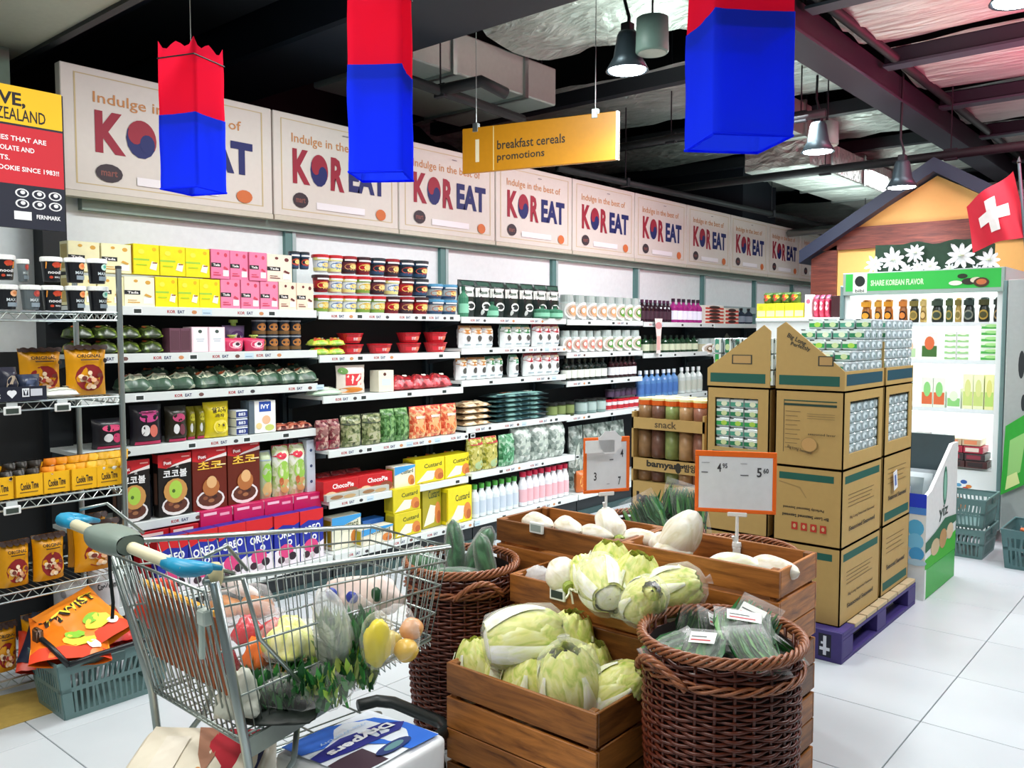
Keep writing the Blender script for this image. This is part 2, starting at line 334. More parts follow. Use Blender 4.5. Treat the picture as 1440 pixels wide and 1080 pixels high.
duct('grey duct end beside the diagonal black beam', -3.9, -3.2, 7.4, 8.15, 3.4, 3.7, M('#8e958c', .4, .5), 2)
duct('low pale duct above the chalet roof', -3.2, -1.2, 12.2, 12.8, 3.0, 3.3, FOIL, 4, 'x')
def pipe(label, pts, r, m, hang=()):
    t = thing('ceiling_pipe', label, 'pipe', pts[0]); o = Vector(pts[0]); b = B(); b.tube([Vector(p)-o for p in pts], r, m, 10); b.obj('pipe_run', t, True)
    for i, h in enumerate(hang):
        p = Vector(h)-o; b = B(); b.tube([p, p+Vector((0, 0, 1.2))], .006, BK2, 5); b.box(p.x-r-.015, p.x+r+.015, p.y-.02, p.y+.02, p.z-r-.01, p.z+r+.01, BK2, .004); b.obj('hanger', t)
    return t
PB = M('#12191b', .6)
a_ = onZ(560, 107, 3.2); c_ = onZ(735, 168, 3.2)
pipe('black sprinkler pipe under the pale duct', [a_, c_], .035, PB, [a_.lerp(c_, .3)])
a2 = a_.lerp(c_, .33); pipe('short black pipe elbow with drop nozzle', [a2+Vector((.02, -.05, 0)), a2+Vector((.25, .1, .05)), a2+Vector((.3, .3, 0))], .04, PB)
pipe('thin black pipe over the far sign boards', [(-4.6, 6.0, 2.98), (-4.3, 12, 2.98)], .03, PB, [(-4.55, 7, 2.98), (-4.4, 10, 2.98)])
pipe('rusty black pipe crossing below the diagonal beam', [(-6, 6.9, 3.3), (-2.6, 6.9, 3.3)], .035, PB, [(-4, 6.9, 3.3), (-2.8, 6.9, 3.3)])
pipe('long dark pipe crossing behind the hanging lamps', [(-6, 8.25, 3.1), (2, 8.25, 3.1)], .04, PB, [(-3.1, 8.25, 3.1), (-2, 8.25, 3.1)])
pipe('silver conduit crossing above the chalet', [(-4.6, 11.0, 2.85), (2, 10.6, 2.9)], .05, CHROME, [(-3.6, 10.93, 2.86)])
pipe('dark electric conduit bundle on top of the diagonal beam', [(-2.12, 4.2, 3.66), (-2.1, 9, 3.64), (-2.12, 13, 3.66)], .035, PB)
# black column and far walls
b = B(); b.box(-6.35, -4.87, 10.2, 11.2, 0, 4.5, M('#131a26', .6)); struct(b.obj('wall_column'))
b = B(); b.box(-9, 7, 15.4, 15.5, 0, 4.5, M('#3f4a50', .8)); struct(b.obj('wall_far'))
b = B(); b.box(-8.5, -8.4, -1, 16, 0, 4.5, M('#1b2024', .8)); struct(b.obj('wall_outer'))
# ================================================================ SIGN BOARDS
CREAM = M('#ddd6ce', .6, 0, .04)
def koreat_print(b, fm, W, H, small=False):
    R_ = '#9c2338'; Bl = '#1b2566'
    q = '#f0e9e4'
    d = [('r', -.44, .06, .44, .068, '#cdb98c'), ('r', -.44, .935, .44, .943, '#cdb98c'), ('r', -.447, .06, -.44, .943, '#cdb98c'), ('r', .44, .06, .447, .943, '#cdb98c'),
         ('t', 'Indulge in the best of', -.02, .76, .115, '#c98a52', .7, 0, .008),
         ('t', 'K', -.30, .50, .34, R_, .13, 0, .045), ('t', 'R', -.02, .48, .34, R_, .11, -.02, .045), ('t', 'EAT', .23, .48, .30, Bl, .32, 0, .045),
         ('e', -.165, .49, .068, .16, Bl)]
    # red half of the round mark with its comma
    P = []
    for i in range(13): t = -.5+PI*i/12; P.append((-.165+.068*math.cos(t), .49+.16*math.sin(t)))
    d.append(('p', P, R_)); d.append(('e', -.165-.030*math.cos(-.5), .49-.07*math.sin(-.5), .034, .08, R_)); d.append(('e', -.165+.030*math.cos(-.5), .49+.07*math.sin(-.5), .034, .08, Bl))
    d += [('e', -.31, .17, .058, .075, '#3b3038'), ('t', 'mart', -.31, .17, .05, '#8a5048', .07), ('e', .34, .13, .044, .06, '#d2703c'), ('r', -.19, .1, .2, .17, '#f2eef2'), ('r', .02, .885, .07, .893, '#7c7480')]
    b.decal(fm, d, W, H)
ys = [onX(u, 200, XW+.12).y for u in (85, 383)]
edges = [ys[0], ys[1]]+[ys[1]+1.043*k for k in range(1, 10)]
names = ['cream KOREAT sign board behind the first hanging lantern', 'cream KOREAT sign board half hidden by the second lantern', 'cream KOREAT sign board between the lantern and the yellow aisle sign', 'cream KOREAT sign board under the end of the yellow aisle sign']
for k in range(len(edges)-1):
    W = edges[k+1]-edges[k]-.012; z0, z1 = 2.285, 2.93; H = z1-z0
    lab = names[k] if k < 4 else 'cream KOREAT sign board, %s in line counting from the dark upright' % ORD[k]
    t = thing('sign_board', lab, 'sign', (XW+.12, (edges[k]+edges[k+1])/2, z0), PI/2, 'row of sign boards over the shelves')
    b = B(); b.box(-W/2, W/2, 0, .06, 0, H, CREAM, .004); b.obj('board', t)
    b = B(); koreat_print(b, lambda x, z, l: (x, -l, z), W, H); b.obj('printed_face', t)
    b = B(); b.box(-W/2, W/2, -.004, .064, -.03, 0, M('#cfc9b8', .5)); b.obj('bottom_rail', t)
# ---- red, yellow and navy poster
t = thing('poster_board', 'yellow, red and navy cookie poster above the wire rack', 'sign', tuple(onX(92, 326, -4.05)), PI/2)
b = B(); W = .62; H = onX(92, 135, -4.05).z-t.location.z; b.box(-W, 0, 0, .02, 0, H, M('#131a2e', .5)); b.obj('board', t)
b = B(); fm = lambda x, z, l: (x, -l, z)
b.decal(fm, [('r', -W, 0, 0, .31, '#141a2c'), ('r', -W, .31, 0, .72, '#c8202e'), ('r', -W, .735, 0, 1, '#f2c313'),
 ('t', 'ALIVE,', -.26, .9, .11, '#15131a', .22, 0, .03), ('t', 'NEW ZEALAND', -.225, .8, .085, '#15131a', .31, 0, .01)], 1, H)
for i, s_ in enumerate(['REAL COOKIES THAT ARE', 'FULL OF CHOCOLATE AND', 'INGREDIENTS.', 'FAVOURITE COOKIE SINCE 1983!!']):
    ww = (.36, .31, .2, .42)[i]; b.decal(fm, [('t', s_, (-.12-ww/2+.05, -.17-ww/2+.05, -.27-ww/2+.05, -.07-ww/2+.05)[i], .63-.07*i, .035, '#f4eef0', ww, 0, .02)], 1, H, lift=.002)
for i, s_ in enumerate(['PRIVATE PLANT', 'WE MADE', 'NO NUTS,', 'GMO FREE.', 'CONTAIN']):
    b.decal(fm, [('t', s_, -.36, .285-.042*i, .028, '#f4f4f6', .17, 0, .02)], 1, H, lift=.002)
for i in range(3):
    for j in range(2): b.decal(fm, [('e', -.04-.068*i, .25-.075*j, .028, .032, '#e8eaec'), ('e', -.04-.068*i, .25-.075*j, .021, .024, '#141a2c'), ('e', -.038-.068*i, .255-.075*j, .01, .014, '#e8eaec')], 1, H, lift=.002)
b.decal(fm, [('r', -.21, .06, -.14, .12, '#e8eaec'), ('t', 'FERNMARK', -.07, .09, .03, '#f4f4f6', .1)], 1, H, lift=.002)
b.obj('printed_face', t)
# ---- yellow aisle sign
pa = Vector((0, 0, 0)); A = Vector((-3.98, 4.0, 0))
r0 = ray(650, 213); r1 = ray(869, 189); P0 = Vector((0, 0, CZ))+r0*5.78; P1 = Vector((0, 0, CZ))+r1*5.30
L_ = (P1-P0).length; ang = math.atan2(P1.y-P0.y, P1.x-P0.x)
t = thing('aisle_sign', 'hanging yellow aisle sign reading 1 breakfast cereals promotions', 'sign', (P0.x, P0.y, P0.z-.15), ang)
YS = M('#c8860c', .4); b = B(); b.box(0, L_, 0, .03, 0, .3, YS, .004); b.obj('board', t)
b = B(); b.decal(fm, [('r', .212, .02, .218, .98, '#ecd28a'), ('t', '1', .105, .48, .5, '#f0e2c0', None, 0, .02), ('t', 'breakfast cereals', .46, .56, .2, '#2e2a20', .44, 0, .012), ('t', 'promotions', .395, .27, .2, '#2e2a20', .31, 0, .012)], L_, .3)
b.obj('lettering', t); b = B(); b.box(L_-.012, L_, -.006, .034, 0, .3, M('#efe6d0', .4)); b.obj('end_trim', t)
for x in (.1, .95):
    b = B(); b.tube([(x, .015, .3), (x, .015, 1.5)], .003, CHROME, 5); b.box(x-.02, x+.02, -.004, .034, .27, .33, CHROME, .003); b.obj('hanger', t)
# ---- lanterns
def lantern(label, u, vt, vb, Z, s, rz, tilt=0):
    top = Vector((0, 0, CZ))+ray(u, vt)*Z; bot = Vector((0, 0, CZ))+ray(u, vb)*Z; h = top.z-bot.z; split = .53*h
    t = thing('fabric_lantern', label, 'lantern', (bot.x, bot.y, bot.z), rz, 'red and blue fabric lanterns'); t.rotation_euler = (tilt, 0, rz)
    def side(z0, z1, m, nm, top_wave):
        b = B(); n = 32; nz = 10
        def f(i, j):
            a = i*4; k = int(a) % 4; q = a-int(a); c = [(-1, -1), (1, -1), (1, 1), (-1, 1), (-1, -1)]; x = c[k][0]+(c[k+1][0]-c[k][0])*q; y_ = c[k][1]+(c[k+1][1]-c[k][1])*q
            z = z0+(z1-z0)*j; pull = 1-.05*math.sin(q*PI)*(1+math.sin(z*9)); nn = noise.noise(Vector((x*2+u, y_*2, z*6)))*.05
            if top_wave and j > .95: z += .03*(1-math.sin(q*PI))-.02*math.sin(q*PI*3)
            k_ = .985 if top_wave else 1; return (x*s/2*(pull+nn)*k_, y_*s/2*(pull+nn)*k_, z)
        b.grid(f, n, nz, m, True); b.obj(nm, t, True)
    def fab(nt, p, col):
        nt.nodes.remove(p); L = nt.links.new; d = N(nt, 'ShaderNodeBsdfDiffuse', Color=(*lin(col), 1)); tr = N(nt, 'ShaderNodeBsdfTranslucent', Color=(*lin(col), 1)); ms = N(nt, 'ShaderNodeMixShader', Fac=.5)
        tt = N(nt, 'ShaderNodeBsdfTransparent', Color=(*lin(col), 1)); m2 = N(nt, 'ShaderNodeMixShader', Fac=.16)
        L(d.outputs[0], ms.inputs[1]); L(tr.outputs[0], ms.inputs[2]); L(ms.outputs[0], m2.inputs[1]); L(tt.outputs[0], m2.inputs[2]); L(m2.outputs[0], nt.nodes['Material Output'].inputs[0])
    side(0, split, nodes_mat('blue_fabric', fab, col='#2444ff'), 'blue_skirt', False); side(split-.07*h, h, nodes_mat('red_fabric', fab, col='#f02446'), 'red_skirt', True)
    b = B(); c4 = [(-s/2, -s/2, h*.93), (s/2, -s/2, h*.93), (s/2, s/2, h*.93), (-s/2, s/2, h*.93)]; b.tube(c4, .003, BK2, 5, True)
    b.tube([c4[0], (0, 0, h+.02), c4[2]], .002, BK2, 4); b.tube([c4[1], (0, 0, h+.02), c4[3]], .002, BK2, 4); b.tube([(0, 0, h+.02), (0, 0, h+1.1)], .0025, CHROME, 4); b.obj('wire_hanger', t)
    b = B(); b.tube([(-s/2, -s/2, .004), (s/2, -s/2, .004), (s/2, s/2, .004), (-s/2, s/2, .004)], .004, nodes_mat('blue_fabric', fab, col='#2444ff'), 5, True); b.obj('hem', t)
lantern('red and blue fabric lantern in front of the first sign board', 273, 78, 270, 3.5, .18, YAW-.35)
lantern('red and blue fabric lantern beside the yellow aisle sign', 537, -25, 250, 2.75, .172, YAW-.08)
lantern('large red and blue fabric lantern below the foil ceiling', 1036, -110, 204, 2.25, .21, YAW+.14)
# ---- pendant lamps
def lamp(label, u, v, z, s=1):
    p = onZ(u, v, z); t = thing('pendant_lamp', label, 'lamp', p, 0, 'round ceiling pendant lamps')
    b = B(); b.lathe([(.05*s, .22*s), (.06*s, .2*s), (.08*s, .08*s), (.125*s, .0), (.12*s, .0), (.06*s, .07*s)], M('#3c4a50', .4, .5), 20); b.obj('shade', t, True)
    b = B(); b.lathe([(.002, .0), (.105*s, .0), (.105*s, .012), (.002, .012)], M('#eaf6ff', .5, 0, 0, 40), 20); b.obj('light_disc', t)
    b = B(); b.tube([(0, 0, .2*s), (.01, 0, .3*s), (-.02, 0, .4*s), (0, 0, 4.5-z)], .01, BK2, 6); b.box(-.03, .03, -.03, .03, .21*s, .27*s, BK2, .005); b.obj('cord', t)
    l = bpy.data.lights.new('lamp_light', 'SPOT'); l.energy = 130; l.spot_size = 2.4; l.spot_blend = .8; l.color = (.93, .98, 1); l.shadow_soft_size = .1
    o = bpy.data.objects.new('lamp_light', l); COL.objects.link(o); o.location = p-Vector((0, 0, .02))
lamp('bright pendant lamp by the yellow aisle sign', 882, 100, 3.05); lamp('bright pendant lamp under the diagonal beam', 1150, 214, 3.05, 1.1); lamp('small bright pendant lamp over the chalet roof', 1268, 264, 2.75, 1.0); lamp('glaring pendant lamp at the corner of the foil ceiling', 1432, 2, 3.1)
def speaker(label, u, v, z):
    t = thing('ceiling_speaker', label, 'speaker', onZ(u, v, z)); b = B(); b.lathe([(.085, 0), (.092, .01), (.088, .19), (.06, .2)], M('#6f8b80', .5), 24); b.obj('housing', t, True)
    b = B(); b.lathe([(.002, -.002), (.078, -.002), (.078, .001)], M('#b4bcb0', .6), 24, cap=False); b.obj('grille', t); b = B(); b.tube([(0, 0, .2), (0, 0, 1.2)], .006, BK2, 5); b.obj('rod', t)
speaker('grey green cylinder speaker next to the bright lamp', 917, 75, 3.1); speaker('cream canister fixture above the second pendant lamp', 1163, 205, 3.12)
# ================================================================ SHELVING
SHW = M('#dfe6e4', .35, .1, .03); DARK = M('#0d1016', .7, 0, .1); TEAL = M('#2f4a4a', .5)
XF = -4.3
jy = [onX(u, 440, XF).y for u in (100, 447, 648, 797, 905, 1005, 1085, 1150)]
jy[0] = 1.76
lev = {0: [(300, 434, 4.3), (300, 496, 4.3), (300, 548, 4.3), (300, 618, 4.3), (300, 718, 4.3)],
       1: [(550, 441.5, 4.3), (550, 498, 4.3), (550, 551.7, 4.27), (550, 623.6, 4.22), (550, 690.7, 4.22)],
       2: [(721, 447.5, 4.3), (721, 489, 4.3), (721, 531.6, 4.3), (721, 594, 4.25), (721, 656, 4.2)],
       3: [(850, 451, 4.3), (850, 495, 4.3), (850, 533.5, 4.3), (850, 580, 4.3)],
       4: [(950, 454, 4.3), (950, 496, 4.3), (950, 556, 4.3)], 5: [(1045, 456, 4.3), (1045, 497, 4.3), (1045, 556, 4.3)], 6: [(1120, 457, 4.3), (1120, 497, 4.3)]}
SH = {}
bayn = ['shelving bay beside the wire rack, top boxes of tea', 'shelving bay with the stacked noodle cups on top', 'shelving bay with dark green bags on top', 'shelving bay with white oval bowls on top', 'shelving bay with dark and purple bottles on top', 'shelving bay behind the tall carton stack', 'far shelving bay by the chalet corner']
fmy = lambda x, z, l: (x, -l, z)
for k in range(7):
    y0, y1 = jy[k], jy[k+1]; W = y1-y0-.012
    t = thing('shelving_unit', bayn[k], 'shelving', (XW, (y0+y1)/2, 0), PI/2, 'wall shelving bays')
    zt = onX(*lev[k][0][:2], -lev[k][0][2]).z
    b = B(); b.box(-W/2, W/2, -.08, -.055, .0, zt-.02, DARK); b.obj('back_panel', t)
    for s in (-1, 1):
        b = B(); b.box(s*W/2-(.03 if s > 0 else 0), s*W/2+(0 if s > 0 else .03), -.12, -.08, 0, zt+.02, M('#20303a', .5)); b.obj('upright', t)
    for li, (u, v, D) in enumerate(lev[k]+[(0, 0, 4.17)]):
        deck = li == len(lev[k]); z = .185 if deck else onX(u, v, -D).z
        fr = -(-D-XW) if False else -( -D - XW); fy = -( -D-XW)   # local -Y = world +X
        d_ = (-D-XW)
        SH[k, 'D' if deck else li] = (-D, z)
        b = B(); b.box(-W/2, W/2, -d_+.012, -.08, z-.02, z, SHW); sh = b.obj('shelf', t)
        b = B(); b.box(-W/2+.002, W/2-.002, -d_, -d_+.012, z-.042, z+.004, SHW, .002)
        rr = random.Random(k*9+li); x = -W/2+.12
        while x < W/2-.15 and k < 5 and not (deck and k > 2):
            f = fmy
            g = lambda a, z_, l, D0=d_: (a, -D0-l, z_)
            q = rr.random()
            if q < .6:
                b.decal(g, [('t', 'KOR', 0, .5, .55, '#a8242c', None, 0, .03)], .03, .03, x, z-.036); b.decal(g, [('t', 'EAT', 0, .5, .55, '#1f2a5c', None, 0, .03)], .03, .03, x+.055, z-.036)
                b.decal(g, [('e', 0, .5, .5, .42, rr.choice(['#6b4a44', '#c98a5a', '#3c3a3c']))], .03, .024, x+.13, z-.034)
            if q > .45: b.decal(g, [('r', -1, .05, 1, .95, '#eef4f4'), ('r', -.8, .2, .8, .8, '#2a3330')], .024, .034, x+.2, z-.038)
            elif q > .25: b.decal(g, [('r', -1, .05, 1.4, .95, '#c4dce8'), ('r', -.8, .3, 1, .45, '#8aa2b8')], .024, .034, x+.2, z-.038)
            x += .26+rr.random()*.16
        b.obj('price_strip', sh)
        for s in (-1, 1):
            if deck: continue
            b = B(); b.prism([(-.08, z-.02), (-d_+.04, z-.02), (-d_+.04, z-.045), (-.08, z-.1)], .003, M('#39464c', .5), 'x', s*(W/2-.01)-.0015); b.obj('bracket', sh)
    b = B(); b.box(-W/2, W/2, -(-4.19-XW), -(-4.2-XW), 0, .14, M('#1b2226', .6)); b.box(-W/2, W/2, -(-4.175-XW), -(-4.19-XW), 0, .05, TEAL); b.obj('kick_plate', t)

# ================================================================ PACKAGE SHAPES
def pbox(w, h, d, col, dl=(), side=None, m=None):
    b = B(); c = m or M(col, .4); b.box(-w/2, w/2, -d/2, d/2, 0, h, c, .0015)
    if side:
        b.decal(lambda x, z, l: (-w/2-l, -x, z), side, d, h); b.decal(lambda x, z, l: (w/2+l, x, z), side, d, h)
    b.decal(lambda x, z, l: (x, -d/2-l, z), dl, w, h)
    return [('carton', b.mesh('carton'))]
def pillow(w, h, d, cr=.01):
    def th(x, z):
        a = max(0, 1-abs(2*x/w)**3); q = max(0, z/h); c = max(0, min(1, (1-q)*5))**.6*min(1, .55+q*3)
        return max(.002, d/2*a**.5*c)+noise.noise(Vector((x*40, z*40, w*99)))*cr*min(1, a*4)*c
    return th
def ppouch(w, h, d, col, dl=(), m=None, top=None, lean=0, flare=0, cr=.008):
    b = B(); th = pillow(w, h, d, cr); c = m or M(col, .32, 0, .1)
    T = Matrix.Rotation(lean, 4, 'X')
    wx = lambda z: 1+flare*(z/h-.5)-.06*math.sin(PI*z/h)
    fm = lambda x, z, l: tuple(T @ Vector((x*wx(z), -th(x, z)-l, z)))
    bk = lambda x, z, l: tuple(T @ Vector((x*wx(z), th(x, z)*.9, z)))
    b.grid(lambda i, j: fm((i-.5)*w, j*h, 0), 11, 11, c); b.grid(lambda i, j: bk((.5-i)*w, j*h, 0), 11, 11, c)
    if top: b.grid(lambda i, j: fm((i-.5)*w, h*(.93+.07*j), .001), 9, 2, M(top, .4))
    b.decal(fm, dl, w, h, lift=.0015)
    return [('pouch', b.mesh('pouch', True))]
def pcup(rt, rb, h, col, dl=(), lid=None, m=None, lidname='lid'):
    b = B(); c = m or M(col, .35); b.lathe([(rb*.96, 0), (rb, .004), (rt, h), (rt*.9, h)], c, 20)
    def fm(x, z, l):
        r = rb+(rt-rb)*z/h+l; a = x/(rt); return (r*math.sin(a), -r*math.cos(a), z)
    b.decal(fm, dl, rt*2, h, lift=.0012); out = [('cup', b.mesh('cup'))]
    if lid:
        b = B(); b.lathe([(rt*1.03, h-.014), (rt*1.09, h-.012), (rt*1.09, h+.003), (rt*1.0, h+.006), (.002, h+.004)], M(lid, .35), 20); out.append((lidname, b.mesh(lidname)))
    return out
def pbottle(r, h, col, cap, dl=(), neck=.35, m=None):
    b = B(); c = m or M(col, .15); hb = h*(.62); b.lathe([(r*.9, 0), (r, .01), (r, hb), (r*.85, hb+h*.07), (r*neck, hb+h*.17), (r*neck, h*.9), (.002, h*.9)], c, 14)
    b.decal(lambda x, z, l: ((r+l)*math.sin(x/r), -(r+l)*math.cos(x/r), z), dl, r*2, hb, lift=.001); o = [('bottle', b.mesh('bottle', False))]
    b = B(); b.lathe([(r*neck*1.2, h*.86), (r*neck*1.2, h), (.002, h)], M(cap, .3), 12); o.append(('cap', b.mesh('cap'))); return o
def merge(parts):      # one mesh for packages that show only a few pixels
    import bmesh
    bm = bmesh.new(); ms = []
    for n, me in parts:
        o = len(bm.faces); idx = []
        for m in me.materials:
            if m not in ms: ms.append(m)
            idx.append(ms.index(m))
        bm.from_mesh(me); bm.faces.ensure_lookup_table()
        for f in bm.faces[o:]: f.material_index = idx[f.material_index]
    me = bpy.data.meshes.new(parts[0][0]); bm.to_mesh(me); bm.free()
    for m in ms: me.materials.append(m)
    return [(parts[0][0], me)]
def proto(name, parts, loc, rz=PI/2):
    if len(parts) == 1: return link(name, parts[0][1], None, loc, rz)
    r = link(name, None, None, loc, rz)
    for n, me in parts: link(n, me, r)
    return r
EX = {}
def project(p):
    c, s = math.cos(YAW), math.sin(YAW); f = -s*p[0]+c*p[1]; return f
def row(S, u0, u1, n, hpx, mk, name, desc, cat, group, depth=.09, rj=.08, layers=1, set_=.03, gap=.97, jit=.006, zoff=0, layn=None, skip=(), yaw=0, where='from the rack end', full=False, rep=True):
    """a row of n alike packages on shelf S between two picture columns of the shelf front; hpx is their height in the picture"""
    D, z = SH[S]; x = D-set_
    ya, yb = onX(u0, 500, D-set_).y, onX(u1, 500, D-set_).y; w = (yb-ya)/n; ym = (ya+yb)/2
    h = hpx*project((x, ym))/F; parts = mk(w*gap, h, depth)
    if len(parts) > 1 and not full: parts = merge(parts)
    P = None; rr = random.Random(int(u0*7+z*100)); out = []
    for L in range(layers):
        for i in range(n):
            if (L, i) in skip: continue
            loc = (x-depth/2-rr.random()*jit*2, ya+w*(i+.5), z+.004+L*(h+.002)+zoff); rz = PI/2+yaw+(rr.random()-.5)*rj
            lay = '' if layers == 1 and not layn else (' '+(layn or (['lowest', 'middle', 'upper'] if layers == 3 else ['lower', 'upper'])[L])+' layer,')
            lab = desc if n == 1 and layers == 1 else '%s,%s %s %s' % (desc, lay, ORD[i], where)
            if P is None: P = proto(name, parts, loc, rz); o = P
            else: o = copy(P, loc, (0, 0, rz))
            tag(o, lab, cat, group); out.append(o)
    return out
# ---- bay 1 top shelf: cartons
def tea(col, band='#171a1c', ink='#f6f2ee', mot='#d9a441', side=None, txt='Tada'):
    def mk(w, h, d):
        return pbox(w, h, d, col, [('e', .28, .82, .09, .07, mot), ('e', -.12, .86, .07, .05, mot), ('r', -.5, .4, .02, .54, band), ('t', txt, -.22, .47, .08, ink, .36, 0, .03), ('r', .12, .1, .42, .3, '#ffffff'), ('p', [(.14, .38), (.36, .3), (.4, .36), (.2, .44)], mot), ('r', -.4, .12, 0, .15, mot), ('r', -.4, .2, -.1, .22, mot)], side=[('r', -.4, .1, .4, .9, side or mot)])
    return mk
G = 'tea cartons on the top shelf'
S = (0, 0)
row(S, 100, 178, 2, 41, tea('#f3edb8', side='#c9b470'), 'tea_carton', 'cream tea carton with black band near the rack', 'box', G, layn='lower')
row(S, 178, 221, 1, 41, tea('#f8f3d6', side='#c9b470'), 'tea_carton', 'cream tea carton at the bottom next to yellow ones', 'box', G)
row(S, 100, 190, 2, 41, tea('#f6f0c0', side='#c9b470'), 'tea_carton', 'cream tea carton with black band', 'box', G, layn='upper', zoff=.165)
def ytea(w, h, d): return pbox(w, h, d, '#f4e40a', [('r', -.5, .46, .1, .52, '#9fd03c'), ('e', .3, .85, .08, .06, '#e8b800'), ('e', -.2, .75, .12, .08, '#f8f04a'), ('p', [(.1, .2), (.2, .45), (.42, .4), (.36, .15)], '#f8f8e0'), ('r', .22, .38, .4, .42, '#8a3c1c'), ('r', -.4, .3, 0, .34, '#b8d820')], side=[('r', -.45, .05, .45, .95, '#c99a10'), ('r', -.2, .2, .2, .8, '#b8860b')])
row(S, 222, 313, 3, 41, ytea, 'tea_carton', 'bright yellow tea carton with green stripe', 'box', G, layn='lower')
row(S, 190, 299, 3, 41, ytea, 'tea_carton', 'bright yellow tea carton with green stripe', 'box', G, layn='upper', zoff=.165)
row(S, 313, 394, 3, 40, tea('#ee86a8', mot='#d2405a'), 'tea_carton', 'pink tea carton with black band', 'box', G, layn='lower')
row(S, 299, 378, 3, 40, tea('#ee7ea4', mot='#d2405a'), 'tea_carton', 'pink tea carton with black band', 'box', G, layn='upper', zoff=.163)
row(S, 394, 444, 2, 38, tea('#f4dcc4', mot='#6a2a2a'), 'tea_carton', 'peach tea carton with berry print', 'box', G, layn='lower')
row(S, 378, 414, 1, 38, tea('#f4e0cc', mot='#6a2a2a'), 'tea_carton', 'peach tea carton standing on two others', 'box', G, zoff=.163)
# ---- noodle cups
def ncup(col, a, b_, lid='#c2242c'):
    def mk(w, h, d):
        r = w/2*.98; return pcup(r, r*.8, h*.94, col, [('r', -1.3, .05, 1.3, .25, b_), ('e', 0, .4, .55, .22, a), ('e', .1, .42, .3, .14, '#f0d080'), ('r', -.8, .7, .7, .92, b_), ('r', -.5, .76, .4, .86, '#f4f0ee')], lid=lid)
    return mk
G = 'noodle cups stacked on the top shelf'
def mcups(S, u0, u1, L, hp, seq, fw=25, r0='noodle'):
    n = len(seq); cols = {'d': ('#20303c', '#b8402a', '#28486a', '#2a3238'), 'w': ('#e6ecee', '#5a7ab0', '#e8e090', '#c2242c'), 'g': ('#dfe6d8', '#d8b030', '#7a9a3c', '#c2242c'), 'r': ('#b81c24', '#e8c060', '#6a1020', '#3a2024'), 'b': ('#4a78a8', '#203c68', '#c8d8e0', '#8ac0e0'), 'm': ('#6a2c38', '#c89058', '#2a1c28', '#9a2028')}
    nm = {'d': 'dark', 'w': 'white', 'g': 'white and yellow', 'r': 'red', 'b': 'blue', 'm': 'maroon'}; st = (u1-u0)/n; cnt = {}
    D, z = SH[S]; protos = {}
    for i, q in enumerate(seq):
        if q == ' ': continue
        c = cols[q]; cnt[q] = cnt.get(q, 0)+1
        o = row(S, u0+st*i, u0+st*(i+1), 1, hp, ncup(c[0], c[1], c[2], c[3]), 'noodle_cup', '%s noodle cup in the %s layer, cup number %s from the tea cartons' % (nm[q], ['lowest', 'middle', 'top'][L], ['one', 'two', 'three', 'four', 'five', 'six', 'seven', 'eight', 'nine', 'ten'][i]), 'cup', G, zoff=L*.125, full=True)
mcups((1, 0), 449, 606, 0, 24, 'gwwggrmr')
mcups((1, 0), 449, 606, 1, 24, 'rwwgmwrd')
row((0, 0), 416, 442, 2, 24, ncup('#20303c', '#b8402a', '#28486a', '#2a3238'), 'noodle_cup', 'dark noodle cup above the peach cartons', 'cup', G, zoff=.25, full=True)
mcups((1, 0), 449, 606, 2, 24, 'wwmrdmdd')
row((1, 0), 608, 646, 2, 21, ncup('#b0b8b8', '#b8602a', '#28486a', '#5a9ac0'), 'noodle_cup', 'cup beside the first dark green bag', 'cup', G, layers=2, full=True)
# ---- dark green bags and the little green bottles before them
def gbag(w, h, d): return ppouch(w, h, d, '#0e1f1c', [('r', -.48, .55, .48, .8, '#eef2ec'), ('r', -.4, .85, .4, .96, '#1d4a3a'), ('e', .05, .3, .3, .12, '#e8ece8'), ('e', .05, .3, .22, .07, '#0e1f1c'), ('e', -.2, .14, .1, .08, '#c8d0cc'), ('r', -.3, .64, .1, .7, '#6a7a70')])
row((2, 0), 650, 790, 7, 49, gbag, 'rice_bag', 'dark green bag with white band', 'bag', 'dark green bags on the top shelf', gap=1.02)
def gbot(w, h, d): return pbottle(w*.45, h, '#4a8a6c', '#2c5c48', [('r', -.8, .2, .8, .7, '#8ad0b0')])
row((2, 0), 652, 664, 1, 43, gbot, 'green_bottle', 'dark green bottle leaning between the green bags', 'bottle', 'green bottles', set_=.0, full=True)
row((2, 0), 690, 706, 1, 22, gbot, 'green_bottle', 'small mint bottle before the second green bag', 'bottle', 'green bottles', set_=.0)
row((2, 0), 757, 794, 2, 18, gbot, 'green_bottle', 'small mint bottle at the end of the green bags', 'bottle', 'green bottles', set_=.0)
# ---- white bowls with oval labels
def obowl(c='#eef2f0', a='#d8a070'):
    def mk(w, h, d):
        b = B(); r = min(w*.5, .09); b.lathe([(r*.6, 0), (r*.95, h*.62), (r*1.0, h*.66)], M(c, .3), 16); b.lathe([(r*1.0, h*.66), (r*.86, h*.72), (r*.8, h), (.002, h)], M('#aab8b4', .3), 16)
        fm = lambda x, z, l: ((r+.003+l)*math.sin(x/r), -(r+.003+l)*math.cos(x/r), z)
        b.decal(fm, [('e', 0, .36, .6, .35, '#fafaf8'), ('e', 0, .36, .46, .26, '#c8b8a8'), ('e', .05, .36, .36, .2, a), ('e', -.1, .38, .14, .1, '#f0e8dc')], r*2, h, lift=.002); return [('bowl', b.mesh('bowl'))]
    return mk
G = 'white oval label bowls'
row((3, 0), 795, 868, 5, 34, obowl(), 'soup_bowl', 'white bowl with oval label, top shelf', 'bowl', G, gap=.9)
